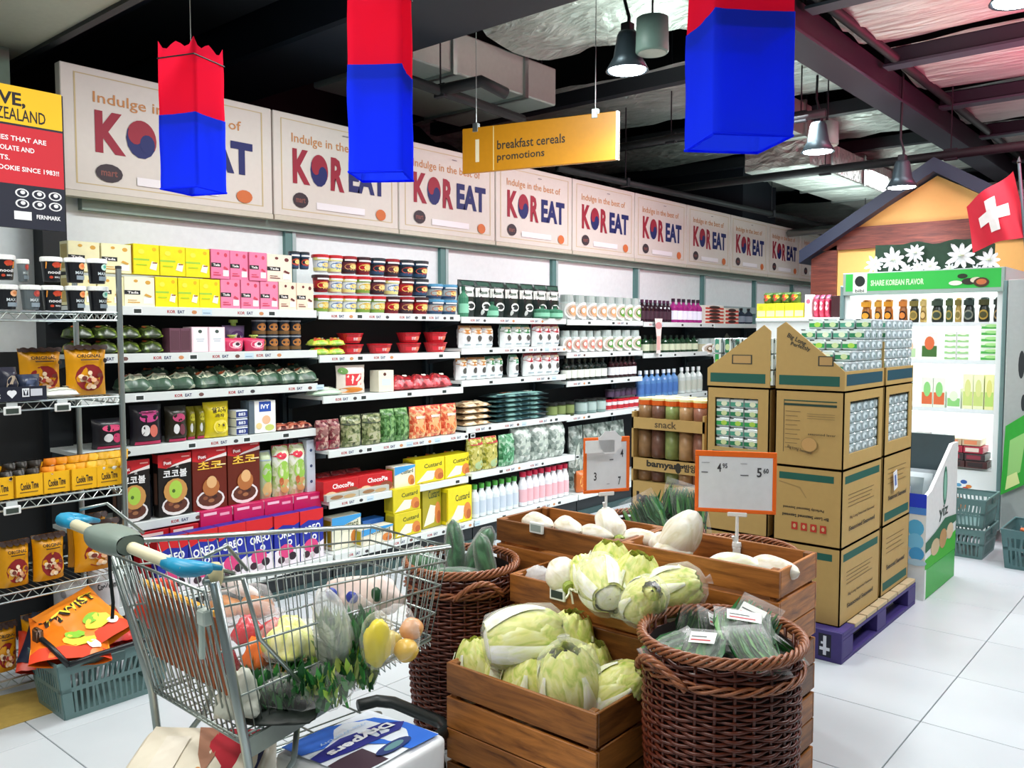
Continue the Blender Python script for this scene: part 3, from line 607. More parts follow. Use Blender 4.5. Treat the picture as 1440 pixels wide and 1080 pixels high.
row((3, 0), 868, 903, 3, 32, obowl('#e4ecd8', '#5a9a30'), 'soup_bowl', 'green and white bowl, top shelf', 'bowl', G, gap=.9)
row((3, 1), 795, 850, 5, 30, obowl('#e8ecea', '#d07868'), 'soup_bowl', 'white bowl with pink oval label, second shelf', 'bowl', G, gap=.9)
row((3, 1), 850, 903, 4, 29, obowl('#dfe8d4', '#4a9038'), 'soup_bowl', 'pale green bowl with leafy label, second shelf', 'bowl', G, gap=.9)
def bot(c, cap, lab, neck=.35, top=None):
    def mk(w, h, d):
        dl = [('r', -1.5, .2, 1.5, .8, lab)]
        if top: dl.append(('r', -1.5, .8, 1.5, 1, top))
        return pbottle(min(w*.48, .045), h, c, cap, dl, neck)
    return mk
row((4, 0), 905, 948, 7, 31, bot('#2a1420', '#4a2040', '#3a1a2c'), 'wine_bottle', 'dark purple wine bottle', 'bottle', 'wine bottles on the top shelf')
row((4, 0), 949, 990, 6, 33, bot('#9a2878', '#30102c', '#e4e4f4'), 'juice_bottle', 'purple bottle with white label', 'bottle', 'purple bottles on the top shelf')
def tray(c='#e8e0d4', a='#c2402a'):
    def mk(w, h, d): return pbox(w, h, d, c, [('r', -.5, .0, .5, .45, a), ('e', 0, .5, .3, .4, '#3a2420')])
    return mk
row((4, 0), 992, 1018, 1, 5.4, tray(), 'snack_tray', 'flat orange and white tray', 'box', 'flat trays in two piles', layers=1)
for k in range(1, 5): row((4, 0), 992, 1018, 1, 5.4, tray(), 'snack_tray', 'orange and white tray, %s above the lowest of its pile' % ORD[k-1], 'box', 'flat trays in two piles', zoff=k*.037)
for k in range(4): row((5, 0), 1020, 1038, 1, 5.8, tray('#e4d8c8', '#c43020'), 'snack_tray', 'small red tray, %s from the bottom of the farther pile' % ORD[k], 'box', 'flat trays in two piles', zoff=k*.042)
row((5, 0), 1042, 1062, 2, 22, bot('#2a3444', '#171a20', '#8a94a4'), 'dark_jar', 'dark blue jar at the shelf end', 'jar', 'dark jars')
# ---- bay 1 second shelf
S = (0, 1)
def flat(col, a, b_=None, tx=None, m=None):
    def mk(w, h, d):
        b = B(); c = m or M(col, .32, 0, .15)
        def top(x, y, l=0):
            X, Y = 2*x/w, 2*y/d; e = max(0, 1-abs(X)**4)**.5*max(0, 1-abs(Y)**4)**.5; n_ = noise.noise(Vector((x*38+w*90, y*38, h*60)))*.35+noise.noise(Vector((x*90, y*90, 3)))*.15
            return (x, y, h*(.25+.72*e*(.8+n_*.6))+l)
        b.grid(lambda i, j: top((i-.5)*w, (j-.5)*d), 14, 11, c); b.grid(lambda i, j: ((.5-i)*w*.96, (j-.5)*d*.96, .001+h*.2*((2*j-1)**6+(2*i-1)**6)*.5), 9, 9, c)
        e4 = [(-1, -1), (1, -1), (1, 1), (-1, 1)]; b.add([(x*w/2, y*d/2, h*.25) for x, y in e4]+[(x*w*.48, y*d*.48, h*.12) for x, y in e4], [(4+i, 4+(i+1) % 4, (i+1) % 4, i) for i in range(4)], c)
        b.decal(lambda x, z, l: top(x, -d/2+z*d, l), [('r', -.42, .08, .42, .3, b_ or a), ('e', .05, .5, .3, .22, a), ('e', -.2, .4, .12, .1, '#d86a3c'), ('e', .2, .36, .1, .08, '#f0ead8')], w, 1, lift=.003); return [('pack', b.mesh('pack', True))]
    return mk
row(S, 100, 232, 4, 20, flat('#26340f', '#8aa83a', '#4a5a1c', m=MX('#141c0a', '#2e4010', '#9ab840', 22)), 'green_tea_bag', 'dark olive snack bag, second shelf', 'bag', 'olive bags behind the rack post', layers=2, depth=.12)
row(S, 240, 270, 2, 34, lambda w, h, d: pbox(w, h, d, '#6a4452', [('r', -.4, .1, .4, .9, '#57323f')]), 'tall_carton', 'dull mauve carton', 'box', 'tall cartons on the second shelf')
row(S, 270, 318, 2, 35, lambda w, h, d: pbox(w, h, d, '#f0d4dc', [('r', -.42, .04, .42, .96, '#f8eef2'), ('e', 0, .82, .12, .07, '#3c5048'), ('r', -.25, .5, .25, .53, '#a8c0c8'), ('r', -.2, .42, .2, .45, '#a8c0c8')]), 'tall_carton', 'white and pink carton with round green mark', 'box', 'tall cartons on the second shelf')
def gel(c, c2):
    def mk(w, h, d):
        o = ppouch(w, h*.82, d, c, [('e', 0, .5, .36, .3, c2), ('e', 0, .5, .2, .2, '#f0e8e8'), ('e', .05, .55, .1, .12, '#3a2030')], flare=.2); b = B(); b.lathe([(w*.12, h*.8), (w*.12, h*.9), (w*.2, h*.91), (w*.2, h), (.002, h)], M('#b8dc70', .4), 10); return merge(o+[('cap', b.mesh('cap'))])
    return mk
row(S, 321, 350, 1, 44, gel('#9a80b0', '#6a4a8a'), 'drink_pouch', 'lilac drink pouch with green cap behind the pink ones', 'pouch', 'drink pouches', set_=.1)
row(S, 319, 378, 2, 23, gel('#e0406c', '#f4a0b0'), 'drink_pouch', 'pink drink pouch', 'pouch', 'drink pouches', set_=.01)
row(S, 362, 428, 4, 21, lambda w, h, d: pcup(w*.49, w*.49, h, '#1c2430', [('r', -1.5, .08, 1.5, .3, '#6a4a20'), ('e', 0, .55, .4, .25, '#a86a2c'), ('r', -1.5, .9, 1.5, 1, '#8a9098')]), 'food_can', 'dark can', 'can', 'dark cans on the second shelf', layers=2, jit=0)
row((1, 1), 443, 487, 2, 12, flat('#8ab83a', '#e8c83a', '#d8402a', m=MX('#5a9a20', '#a8d040', '#f0e860', 30)), 'snack_bag', 'lime green snack bag', 'bag', 'lime green snack bags', layers=2)
# ---- red bowls
def rbowl(w, h, d, lid=True):
    r = min(w/2, .085); b = B(); b.lathe([(r*.72, 0), (r*.97, h*.85), (r*1.02, h*.88), (r*1.02, h*.98), (r*.2, h), (.002, h)], M('#c01c28', .25), 20)
    fm = lambda x, z, l: ((r*.72+r*.27*z/h+l)*math.sin(x/r), -(r*.72+r*.27*z/h+l)*math.cos(x/r), z); b.decal(fm, [('r', -.5, .2, .5, .6, '#e02838'), ('e', .1, .4, .2, .2, '#f08060'), ('t', '짬뽕', -.1, .4, .3, '#f4e0e0')], r*2, h, lift=.002)
    return [('bowl', b.mesh('bowl'))]
G = 'red noodle bowls on the second shelf'
for u0, u1, n, w_ in ((487, 522, 2, 'beside the lime bags'), (569, 605, 2, 'in the third group'), (607, 640, 2, 'next to the white spice bags')):
    for L in range(n): row((1, 1), u0, u1, 1, 14, rbowl, 'noodle_bowl', 'red noodle bowl %s, %s of two' % (w_, ['lower', 'upper'][L]), 'bowl', G, zoff=L*.072, depth=.16)
row((1, 1), 526, 563, 1, 14, rbowl, 'noodle_bowl', 'single red noodle bowl between the two stacks', 'bowl', G, depth=.16)
# ---- third shelf
row((0, 2), 178, 445, 9, 25, flat('#3c5844', '#e8e0c8', '#c8ccb0', m=MX('#22382c', '#4a6a54', '#c4c8b0', 14)), 'foil_pack', 'crumpled green foil pack lying down', 'bag', 'green foil packs lying on the third shelf', depth=.16, gap=1.2, rj=.9)
row((0, 2), 200, 440, 6, 30, flat('#2c4a3a', '#8aa08a', '#5c7a64', m=MX('#16281e', '#35503f', '#8ea08c', 14)), 'foil_pack', 'green foil pack leaning at the back', 'bag', 'green foil packs lying on the third shelf', depth=.16, gap=1.1, set_=.19, rj=.9)
row((1, 2), 440, 482, 1, 12, flat('#b8d0b8', '#dfe8d8'), 'foil_pack', 'pale green pack at the start of the third shelf', 'bag', 'green foil packs lying on the third shelf')
row((1, 2), 478, 520, 1, 40, lambda w, h, d: ppouch(w, h, d, '#e8dccf', [('r', -.3, .3, .25, .7, '#d8323a'), ('r', -.1, .35, 0, .66, '#f0e0d8'), ('e', -.1, .14, .4, .1, '#e08a2c'), ('e', -.35, .82, .14, .12, '#5a8a3c')]), 'snack_bag', 'white and red grocery bag on the third shelf', 'bag', 'third shelf bags')
row((1, 2), 532, 554, 1, 30, lambda w, h, d: pbox(w, h, d, '#ece6d0', [('e', -.1, .82, .1, .08, '#5a2a20'), ('r', -.3, .3, .3, .6, '#d0dce4')]), 'small_carton', 'small cream carton on the third shelf', 'box', 'third shelf boxes')
row((1, 2), 558, 634, 3, 22, flat('#b81c28', '#e05058', '#8a1420', m=MX('#7a1018', '#c8242c', '#e87078', 30)), 'red_pack', 'red pack heaped on the third shelf', 'bag', 'red packs', gap=1.15, depth=.14)
def spice(c):
    def mk(w, h, d): return ppouch(w, h, d, '#eef2f2', [('r', -.5, .7, .5, .92, c), ('e', 0, .72, .45, .1, c), ('e', 0, .86, .3, .05, '#e8d8b0'), ('e', .05, .42, .2, .14, '#4a4844'), ('r', -.3, .12, .3, .17, '#9ab0b8')], top='#2c6a50' if c == '#1f7a3c' else c)
    return mk
for lv, sets in ((1, ((651, 697, 3, '#b87a30', 'brown topped'), (710, 750, 3, '#1f7a3c', 'green topped'), (753, 790, 3, '#a81c2c', 'red topped'))), (2, ((647, 688, 3, '#b87a30', 'brown topped'), (689, 711, 2, '#1f7a3c', 'green topped'), (722, 733, 1, '#3c8a60', 'green topped'), (741, 790, 4, '#a81c2c', 'red topped')))):
    for u0, u1, n, c, nm in sets: row((2, lv), u0, u1, n, 31, spice(c), 'spice_bag', '%s white spice bag%s, %s shelf' % (nm, ' apart from its row' if n == 1 else '', ['', 'second', 'third'][lv]), 'bag', 'white spice bags')
# bay 4 and 5 bottles
row((3, 2), 797, 858, 7, 30, bot('#1a2420', '#2a2a24', '#e0e4dc'), 'sauce_bottle', 'dark sauce bottle with white label', 'bottle', 'sauce bottles on the third shelf')
row((3, 2), 862, 900, 6, 29, bot('#2a0c14', '#1c0a10', '#dcdce0'), 'sauce_bottle', 'dark red sauce bottle', 'bottle', 'sauce bottles on the third shelf')
row((4, 1), 908, 985, 9, 24, bot('#1c3a24', '#14201a', '#c4ccb0'), 'rice_wine_bottle', 'green bottle with pale label', 'bottle', 'green bottles on the second shelf')
row((5, 1), 988, 1024, 3, 22, obowl('#d8d0b0', '#6a4a20'), 'soup_bowl', 'brown and cream bowl near the cartons', 'bowl', 'far bowls')
row((4, 2), 902, 958, 7, 37, bot('#5a84b8', '#d8e0e8', '#3c68a8'), 'water_bottle', 'blue labelled water bottle', 'bottle', 'bottles on the third shelf by the cartons')
row((4, 2), 960, 992, 4, 36, bot('#c4ccc8', '#e4e8e8', '#b8bcb0'), 'water_bottle', 'clear bottle with grey label', 'bottle', 'bottles on the third shelf by the cartons')
row((3, 3), 776, 812, 3, 22, lambda w, h, d: pcup(w*.42, w*.42, h*.85, '#3c4a20', [('r', -1, .2, 1, .8, '#7a8a50')], lid='#1a1c1a'), 'pickle_jar', 'olive pickle jar', 'jar', 'jars on the fourth shelf')
row((3, 3), 818, 856, 3, 22, lambda w, h, d: pcup(w*.42, w*.42, h*.85, '#7a9490', [('r', -1, .2, 1, .8, '#a8bcb8')], lid='#1a1c1a'), 'pickle_jar', 'grey green pickle jar', 'jar', 'jars on the fourth shelf')
row((3, 3), 857, 903, 6, 17, lambda w, h, d: pcup(w*.45, w*.45, h*.8, '#e8e0e4', [('r', -1, .1, 1, .5, '#b0202c')], lid='#c01c2c'), 'sauce_tub', 'white tub with red lid', 'tub', 'tubs on the fourth shelf')
row((3, 3), 860, 900, 5, 12, lambda w, h, d: pcup(w*.45, w*.45, h*.8, '#4a3850', (), lid='#2a2430'), 'sauce_tub', 'dark tub on the red lidded ones', 'tub', 'tubs on the fourth shelf', zoff=.12)
# paper hanging strip
t = thing('hanging_strip', 'pink and white paper strip hanging from the top shelf', 'sign', (-4.27, onX(926, 470, -4.27).y, 0), PI/2)
za, zb = onX(926, 448, -4.27).z, onX(926, 497, -4.27).z; b = B(); b.prism([(-.07, za), (.07, za), (.045, zb+.15), (.04, zb), (-.035, zb), (-.03, zb+.15)], .002, M('#ead8d4', .6)); b.obj('paper', t); b = B(); b.decal(lambda x, z, l: (x, -.001-l, z), [('r', -.3, .1, .3, .5, '#d8a8a0'), ('e', 0, .8, .6, .1, '#c88a8a')], .1, za-zb, 0, zb); b.obj('print', t)
# ---- fourth shelf bay 1
S = (0, 3)
def dp(c, a, b_, tx=None):
    def mk(w, h, d): return ppouch(w, h, d, c, [('e', 0, .68, .3, .12, a), ('e', -.12, .36, .14, .14, '#d8d8d8'), ('e', .14, .34, .13, .16, b_), ('r', -.4, .0, .4, .08, '#c83060')]+([('t', tx, 0, .8, .1, a, .6)] if tx else []))
    return mk
row(S, 130, 180, 1, 42, dp('#17141c', '#e04a78', '#c03060'), 'dark_pouch', 'black pouch behind the rack post, fourth shelf', 'pouch', 'dark pouches on the fourth shelf')
row(S, 184, 231, 1, 56, dp('#191620', '#c03c80', '#d06a5a', '꿀'), 'dark_pouch', 'black pouch with pink lettering and two round faces', 'pouch', 'dark pouches on the fourth shelf')
row(S, 234, 266, 1, 50, dp('#242014', '#b83c6a', '#6a2c3c'), 'dark_pouch', 'narrow black and olive pouch', 'pouch', 'dark pouches on the fourth shelf')
row(S, 264, 290, 2, 46, dp('#7a7414', '#a8a020', '#5a5c14'), 'yellow_pouch', 'olive yellow pouch standing sideways', 'pouch', 'yellow pouches on the fourth shelf', set_=.05)
row(S, 289, 326, 1, 50, lambda w, h, d: ppouch(w, h, d, '#d8c414', [('t', '쌀과자', 0, .78, .16, '#3c3010', .6), ('t', '과자', 0, .62, .1, '#3c3010', .4), ('e', .05, .3, .3, .2, '#f0e060'), ('e', .05, .3, .24, .15, '#d8c414'), ('e', -.04, .34, .04, .04, '#3c3010'), ('e', .14, .34, .04, .04, '#3c3010')]), 'yellow_pouch', 'bright yellow pouch with black lettering', 'pouch', 'yellow pouches on the fourth shelf')
for k in range(3): row(S, 330, 347, 1, 11, lambda w, h, d: pbox(w, h, d, '#dfe6f0', [('r', -.5, .1, .5, .85, '#1c2f74'), ('t', '883', 0, .48, .4, '#e8eef8', .6)]), 'blue_box', 'small blue box, %s from the bottom of the pile' % ORD[k], 'box', 'pile of small blue boxes', zoff=k*.049)
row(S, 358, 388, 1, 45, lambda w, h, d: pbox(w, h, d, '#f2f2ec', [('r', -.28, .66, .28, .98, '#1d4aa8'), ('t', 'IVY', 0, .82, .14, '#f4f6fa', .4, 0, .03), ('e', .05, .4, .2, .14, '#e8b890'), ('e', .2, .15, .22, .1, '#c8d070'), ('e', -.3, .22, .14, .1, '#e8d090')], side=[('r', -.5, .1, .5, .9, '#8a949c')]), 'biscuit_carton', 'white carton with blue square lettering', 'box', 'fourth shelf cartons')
row(S, 350, 358, 1, 46, lambda w, h, d: pbox(w, h, d, '#5c6a74'), 'grey_carton', 'grey carton edge beside the white one', 'box', 'fourth shelf cartons')
row(S, 390, 440, 3, 9, flat('#5a1820', '#c86a50', m=MX('#3a1014', '#a03c30', '#e0b8a0', 40)), 'flat_pack', 'flat dark red pack', 'bag', 'flat dark red packs', depth=.12)
row((1, 3), 449, 482, 2, 42, lambda w, h, d: ppouch(w, h, d, '#6a2c38', [('r', -.5, 0, .5, .3, '#a02c48'), ('e', 0, .6, .3, .12, '#8a5c58')], m=MX('#4a1820', '#8a4048', '#c8a898', 55)), 'grain_bag', 'dark red grain bag', 'bag', 'grain bags on the fourth shelf')
row((1, 3), 484, 540, 2, 44, lambda w, h, d: ppouch(w, h, d, '#5c6a3c', [('e', 0, .4, .4, .3, '#8a9060'), ('r', -.3, .15, .3, .4, '#a8a888'), ('r', -.5, .7, .5, 1, '#2c3820')], m=MX('#2c3418', '#6a7848', '#b8b890', 55), cr=.014), 'grain_bag', 'mossy green grain bag', 'bag', 'grain bags on the fourth shelf')
row((1, 3), 540, 578, 2, 46, lambda w, h, d: ppouch(w, h, d, '#3c6a38', [('r', -.4, .1, -.3, .9, '#6a9860'), ('r', -.05, .1, .05, .9, '#6a9860'), ('r', .28, .1, .36, .9, '#6a9860')], m=MX('#1c3a1c', '#4a7a3c', '#90b878', 55), cr=.014), 'grain_bag', 'leaf green ribbed grain bag', 'bag', 'grain bags on the fourth shelf')
row((1, 3), 580, 646, 3, 44, lambda w, h, d: ppouch(w, h, d, '#d85a40', [('r', -.5, .75, .5, 1, '#c81e30'), ('e', 0, .35, .4, .26, '#e8b078'), ('e', .1, .3, .2, .12, '#e87a40'), ('r', -.3, .62, .25, .7, '#f4e0d0')], m=MX('#c03420', '#e87850', '#f4d8a0', 45)), 'shrimp_snack', 'orange and red snack bag', 'bag', 'orange snack bags on the fourth shelf')
row((2, 3), 655, 692, 1, 8, flat('#c8a87c', '#e4d0a8', m=MX('#7a5a3c', '#c8a87c', '#f0e4cc', 30)), 'bread_pack', 'tan flat bread pack, lowest of its pile', 'bag', 'pile of tan packs', depth=.2)
for k in range(1, 4): row((2, 3), 655, 692, 1, 8, flat('#c8a87c', '#e4d0a8', m=MX('#7a5a3c', '#c8a87c', '#f0e4cc', 30)), 'bread_pack', 'tan flat pack, %s above the lowest of its pile' % ORD[k-1], 'bag', 'pile of tan packs', depth=.2, zoff=k*.045)
for k in range(6): row((2, 3), 700, 773, 1, 6, flat('#2a4a50', '#6a9a98', '#8ab8b0', m=MX('#122428', '#2a4a50', '#8cb8b0', 16)), 'dried_fish_pack', 'dark teal flat pack, %s from the bottom of the pile' % ORD[k], 'bag', 'pile of teal packs', depth=.2, zoff=k*.037)
# ---- fifth shelf
S = (0, 4)
def cereal(c, kor, kc, fig, brand='Post'):
    def mk(w, h, d):
        dl = [('r', -.5, .84, .5, 1, '#c8141e'), ('p', [(-.5, .84), (-.5, .8), (-.25, .77), (0, .84)], '#c8141e'), ('p', [(-.25, .775), (0, .83), (.3, .87), (.5, .9), (.5, .84), (.2, .82)], '#e8dcd8'), ('e', -.22, .86, .17, .08, '#a81018'), ('t', brand, -.22, .86, .055, '#f6ecec', .22, .06, .03), ('r', .2, .93, .45, .95, '#f0a8a0'),
              ('t', kor, .0, .68 if fig == 'g' else .72, .13, kc, .72, 0, .02), ('e', 0, .16, .42, .16, '#e8e4e4'), ('e', 0, .17, .36, .12, '#5a2c1c'), ('e', -.15, .19, .07, .03, '#8a5030'), ('e', .12, .2, .08, .03, '#3c1c14'), ('e', .02, .14, .09, .03, '#a06a44')]
        if fig == 'g': dl += [('e', 0, .4, .36, .2, '#c8924c'), ('e', 0, .42, .2, .15, '#a8d04a'), ('e', -.06, .4, .05, .03, '#4a6a20'), ('t', '오', .06, .8, .05, '#f0f0f0', .1)]
        else: dl += [('e', .02, .36, .25, .15, '#b06a34'), ('e', .04, .44, .15, .1, '#e0b078'), ('r', .2, .7, .46, .72, '#f0e0a0')]
        return pbox(w, h, d, c, dl, side=[('r', -.5, .86, .5, 1, '#c8141e'), ('r', -.3, .2, .3, .7, '#6a4a3c')])
    return mk
G = 'cereal cartons on the fifth shelf'
row(S, 160, 208, 1, 88, cereal('#161210', '코코볼', '#f2f2f2', 'g'), 'cereal_carton', 'black and red cereal carton beside the rack post', 'box', G, depth=.06)
row(S, 218, 266, 1, 88, cereal('#181412', '코코볼', '#f2f2f2', 'g'), 'cereal_carton', 'black and red cereal carton with white lettering next to brown ones', 'box', G, depth=.06)
row(S, 267, 316, 1, 88, cereal('#6a2214', '초코', '#f0c040', 'b'), 'cereal_carton', 'brown cereal carton with yellow lettering beside the black one', 'box', G, depth=.06)
row(S, 317, 365, 1, 88, cereal('#64200f', '초코', '#f0c040', 'b'), 'cereal_carton', 'brown cereal carton with yellow lettering beside the green packs', 'box', G, depth=.06)
row(S, 208, 216, 1, 60, lambda w, h, d: pbottle(w*.5, h, '#20242c', '#3c4450', ()), 'dark_bottle', 'dark bottle between the two black cereal cartons', 'bottle', 'dark bottles', set_=.06)
row(S, 366, 384, 1, 68, lambda w, h, d: ppouch(w, h, d, '#b8c8a0', [('r', -.5, .8, .5, 1, '#8a9aa8'), ('e', 0, .55, .4, .2, '#8ac040'), ('e', 0, .2, .4, .16, '#d8b878')]), 'green_cereal_bag', 'narrow pale green bag by the brown carton', 'bag', 'granola bags')
row(S, 386, 431, 2, 72, lambda w, h, d: ppouch(w, h, d, '#dfe4c0', [('r', -.5, .78, .5, 1, '#b82838'), ('e', -.1, .8, .3, .07, '#d83048'), ('e', 0, .5, .38, .2, '#9ac850'), ('e', .1, .2, .36, .14, '#d8a868'), ('e', -.2, .3, .12, .08, '#c86a3c')], m=MX('#a8c860', '#e0e4c0', '#f8f8f0', 30)), 'granola_bag', 'white and green granola bag with red top', 'bag', 'granola bags', depth=.1)
row(S, 430, 442, 1, 74, lambda w, h, d: pbox(w, h, d, '#c8d0dc', [('e', 0, .8, .16, .03, '#3c4870'), ('e', 0, .5, .16, .03, '#3c4870'), ('e', 0, .2, .16, .03, '#3c4870')]), 'divider_box', 'narrow pale blue carton at the bay joint', 'box', 'granola bags')
S = (1, 4)
row(S, 446, 512, 3, 30, lambda w, h, d: ppouch(w, h, d, '#7a1c24', [('e', -.1, .7, .3, .16, '#e04048'), ('r', -.3, .2, .3, .45, '#c89878')], m=MX('#4a1014', '#8a2028', '#c89080', 40)), 'candy_bag', 'dark red sweet bag behind the pie cartons', 'bag', 'dark red sweet bags', set_=.2)
def pie(w, h, d): return pbox(w, h, d, '#c4161e', [('t', 'ChocoPie', .05, .68, .26, '#f8ecec', .6, 0, .03), ('r', -.5, 0, .5, .36, '#c8906a'), ('e', .3, .26, .2, .26, '#8a4a30'), ('e', .0, .2, .18, .2, '#a8683c'), ('e', -.3, .22, .18, .22, '#e8c8a0')])
row(S, 452, 552, 2, 27, pie, 'pie_carton', 'red pie carton with white lettering, fifth shelf', 'box', 'red pie cartons', depth=.14)
row(S, 456, 548, 2, 9, lambda w, h, d: pbox(w, h, d, '#b8bcb4', [('e', -.2, .5, .2, .3, '#9a7048'), ('e', .2, .4, .2, .3, '#c0a070')]), 'clear_tray', 'clear biscuit tray under the pie cartons', 'box', 'clear trays', set_=.0, depth=.03)
def cust(c='#ecd814', blue=False):
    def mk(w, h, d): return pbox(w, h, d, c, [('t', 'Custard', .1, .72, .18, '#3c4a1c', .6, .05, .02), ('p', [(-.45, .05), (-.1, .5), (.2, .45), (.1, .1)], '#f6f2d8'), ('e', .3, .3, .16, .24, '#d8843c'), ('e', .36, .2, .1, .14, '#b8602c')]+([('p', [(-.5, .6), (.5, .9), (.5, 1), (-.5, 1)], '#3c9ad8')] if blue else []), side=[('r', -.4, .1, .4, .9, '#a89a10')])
    return mk
row(S, 553, 583, 1, 30, cust('#e8e4d0', True), 'custard_carton', 'white and blue biscuit carton beside the red pies', 'box', 'custard biscuit cartons')
row(S, 584, 664, 2, 33, cust(), 'custard_carton', 'yellow custard carton, fifth shelf', 'box', 'custard biscuit cartons', depth=.13)
row(S, 570, 650, 3, 34, flat('#c8c020', '#a87830', '#e0d830', m=MX('#8a7a14', '#d0c420', '#f0e870', 30)), 'yellow_bag', 'yellow bag behind the custard cartons', 'bag', 'yellow bags', set_=.2)
row((2, 4), 662, 704, 2, 46, lambda w, h, d: ppouch(w, h, d, '#9a9a3c', [('e', 0, .4, .4, .3, '#c0b860'), ('r', -.4, .8, .4, 1, '#b02c30'), ('e', .1, .2, .3, .15, '#a8c090')], m=MX('#5a6a20', '#b0a838', '#e0dc98', 45), cr=.014), 'noodle_bag', 'mustard yellow bag on the fifth shelf', 'bag', 'fifth shelf bags')
row((2, 4), 706, 728, 1, 44, lambda w, h, d: ppouch(w, h, d, '#4c9464', [('e', 0, .4, .4, .3, '#7ab890')], m=MX('#1f5c34', '#4c9464', '#b8d8c0', 40), cr=.016), 'noodle_bag', 'green bag among clear film bags', 'bag', 'fifth shelf bags')
row((2, 4), 728, 800, 3, 49, lambda w, h, d: ppouch(w, h, d, '#a8b4ac', [('e', 0, .45, .3, .3, '#bcc8bc'), ('r', -.3, .2, .3, .3, '#8a9a90')], m=MX('#5c6c66', '#a0aca4', '#dde4de', 30), cr=.018), 'film_bag', 'tall clear grey film bag', 'bag', 'fifth shelf bags', depth=.14)
# ---- deck
S = (0, 'D')
def oreo(w, h, d): return pbox(w, h, d, '#1b2a9c', [('r', -.5, .8, .5, 1, '#d0161e'), ('p', [(-.5, .8), (-.5, .72), (-.15, .8), (.3, .76), (.5, .8)], '#d0161e'), ('t', 'OREO', .0, .62, .15, '#f4f6fa', .75, .12, .03), ('e', .1, .44, .1, .06, '#f0f4fa'), ('e', .1, .44, .05, .03, '#1b2a9c'), ('p', [(-.5, .3), (-.2, .36), (.3, .3), (.5, .36), (.5, 0), (-.5, 0)], '#e8e0e8'), ('e', -.05, .28, .3, .14, '#d8407c'), ('e', .2, .16, .16, .08, '#2a1c28'), ('e', -.25, .12, .14, .07, '#3a2430'), ('e', 0, .08, .12, .05, '#c8b8c0')], side=[('r', -.5, .8, .5, 1, '#d0161e')])
row(S, 214, 452, 6, 76, oreo, 'cereal_carton', 'blue and red cereal carton on the lowest shelf', 'box', 'blue cereal cartons on the lowest shelf', depth=.07)
row(S, 276, 450, 4, 92, lambda w, h, d: pbox(w, h, d, '#c8185c', [('r', -.4, .93, 0, .97, '#f8c8d8'), ('r', .1, .9, .4, .94, '#f4a8c0')]), 'pink_carton', 'magenta carton standing behind the blue cereal', 'box', 'magenta cartons', set_=.12, depth=.07)
row(S, 190, 275, 2, 86, lambda w, h, d: pbox(w, h, d, '#c01820', [('r', -.4, .9, .3, .96, '#f4d8d4'), ('r', -.3, .8, .4, .86, '#f0e4e0')]), 'red_carton', 'red carton behind the trolley handle', 'box', 'red cartons', set_=.12, depth=.07)
S = (1, 'D')
row(S, 464, 506, 1, 46, cust('#e4e4cc', True), 'blue_biscuit_carton', 'light blue biscuit carton next to the blue cereal', 'box', 'lowest shelf biscuit cartons', set_=.08)
row(S, 508, 540, 1, 30, lambda w, h, d: pbox(w, h, d, '#1c5aa8', [('r', -.4, .2, .4, .4, '#58a8d8')]), 'blue_biscuit_carton', 'low dark blue carton', 'box', 'lowest shelf biscuit cartons', set_=.1)
row(S, 506, 552, 1, 24, cust('#e4e0cc', True), 'blue_biscuit_carton', 'low light blue carton lying in front', 'box', 'lowest shelf biscuit cartons', set_=.01)
row(S, 552, 592, 1, 34, cust('#d8c818'), 'custard_carton', 'yellow custard carton on the lowest shelf', 'box', 'custard biscuit cartons on the lowest shelf', layers=2, set_=.03)
row(S, 592, 620, 1, 66, cust('#a89c18'), 'custard_carton', 'dark yellow custard carton', 'box', 'custard biscuit cartons on the lowest shelf', set_=.08)
row(S, 628, 664, 1, 51, cust('#ecd814'), 'custard_carton', 'big yellow custard carton beside the white bottles', 'box', 'custard biscuit cartons on the lowest shelf', depth=.14)
row((2, 'D'), 668, 735, 7, 46, bot('#e2eaec', '#4a9a3c', '#c8d4e0', .5), 'milk_bottle', 'white bottle with green cap, lowest shelf', 'bottle', 'white bottles on the lowest shelf')
row((2, 'D'), 737, 806, 8, 47, bot('#e8e8ec', '#c01c40', '#e8b8c0', .6), 'milk_bottle', 'white bottle with red cap, lowest shelf', 'bottle', 'white bottles on the lowest shelf')
row((3, 'D'), 806, 884, 4, 84, lambda w, h, d: ppouch(w, h, d, '#98a49c', [('e', 0, .45, .3, .3, '#b4c0b4'), ('r', -.3, .7, .3, .8, '#6c7c74'), ('r', -.2, .2, .2, .3, '#5a6a60')], m=MX('#46544e', '#8c9a92', '#ccd6d0', 30), cr=.02), 'film_bag', 'tall grey film bag behind the second price sign', 'bag', 'tall film bags', set_=.2)
row((3, 'D'), 818, 850, 3, 30, lambda w, h, d: ppouch(w, h, d, '#c86a30', [('e', 0, .5, .4, .3, '#e8b060')]), 'snack_bag', 'orange snack bag on the far lowest shelf', 'bag', 'orange bags on the far lowest shelf')
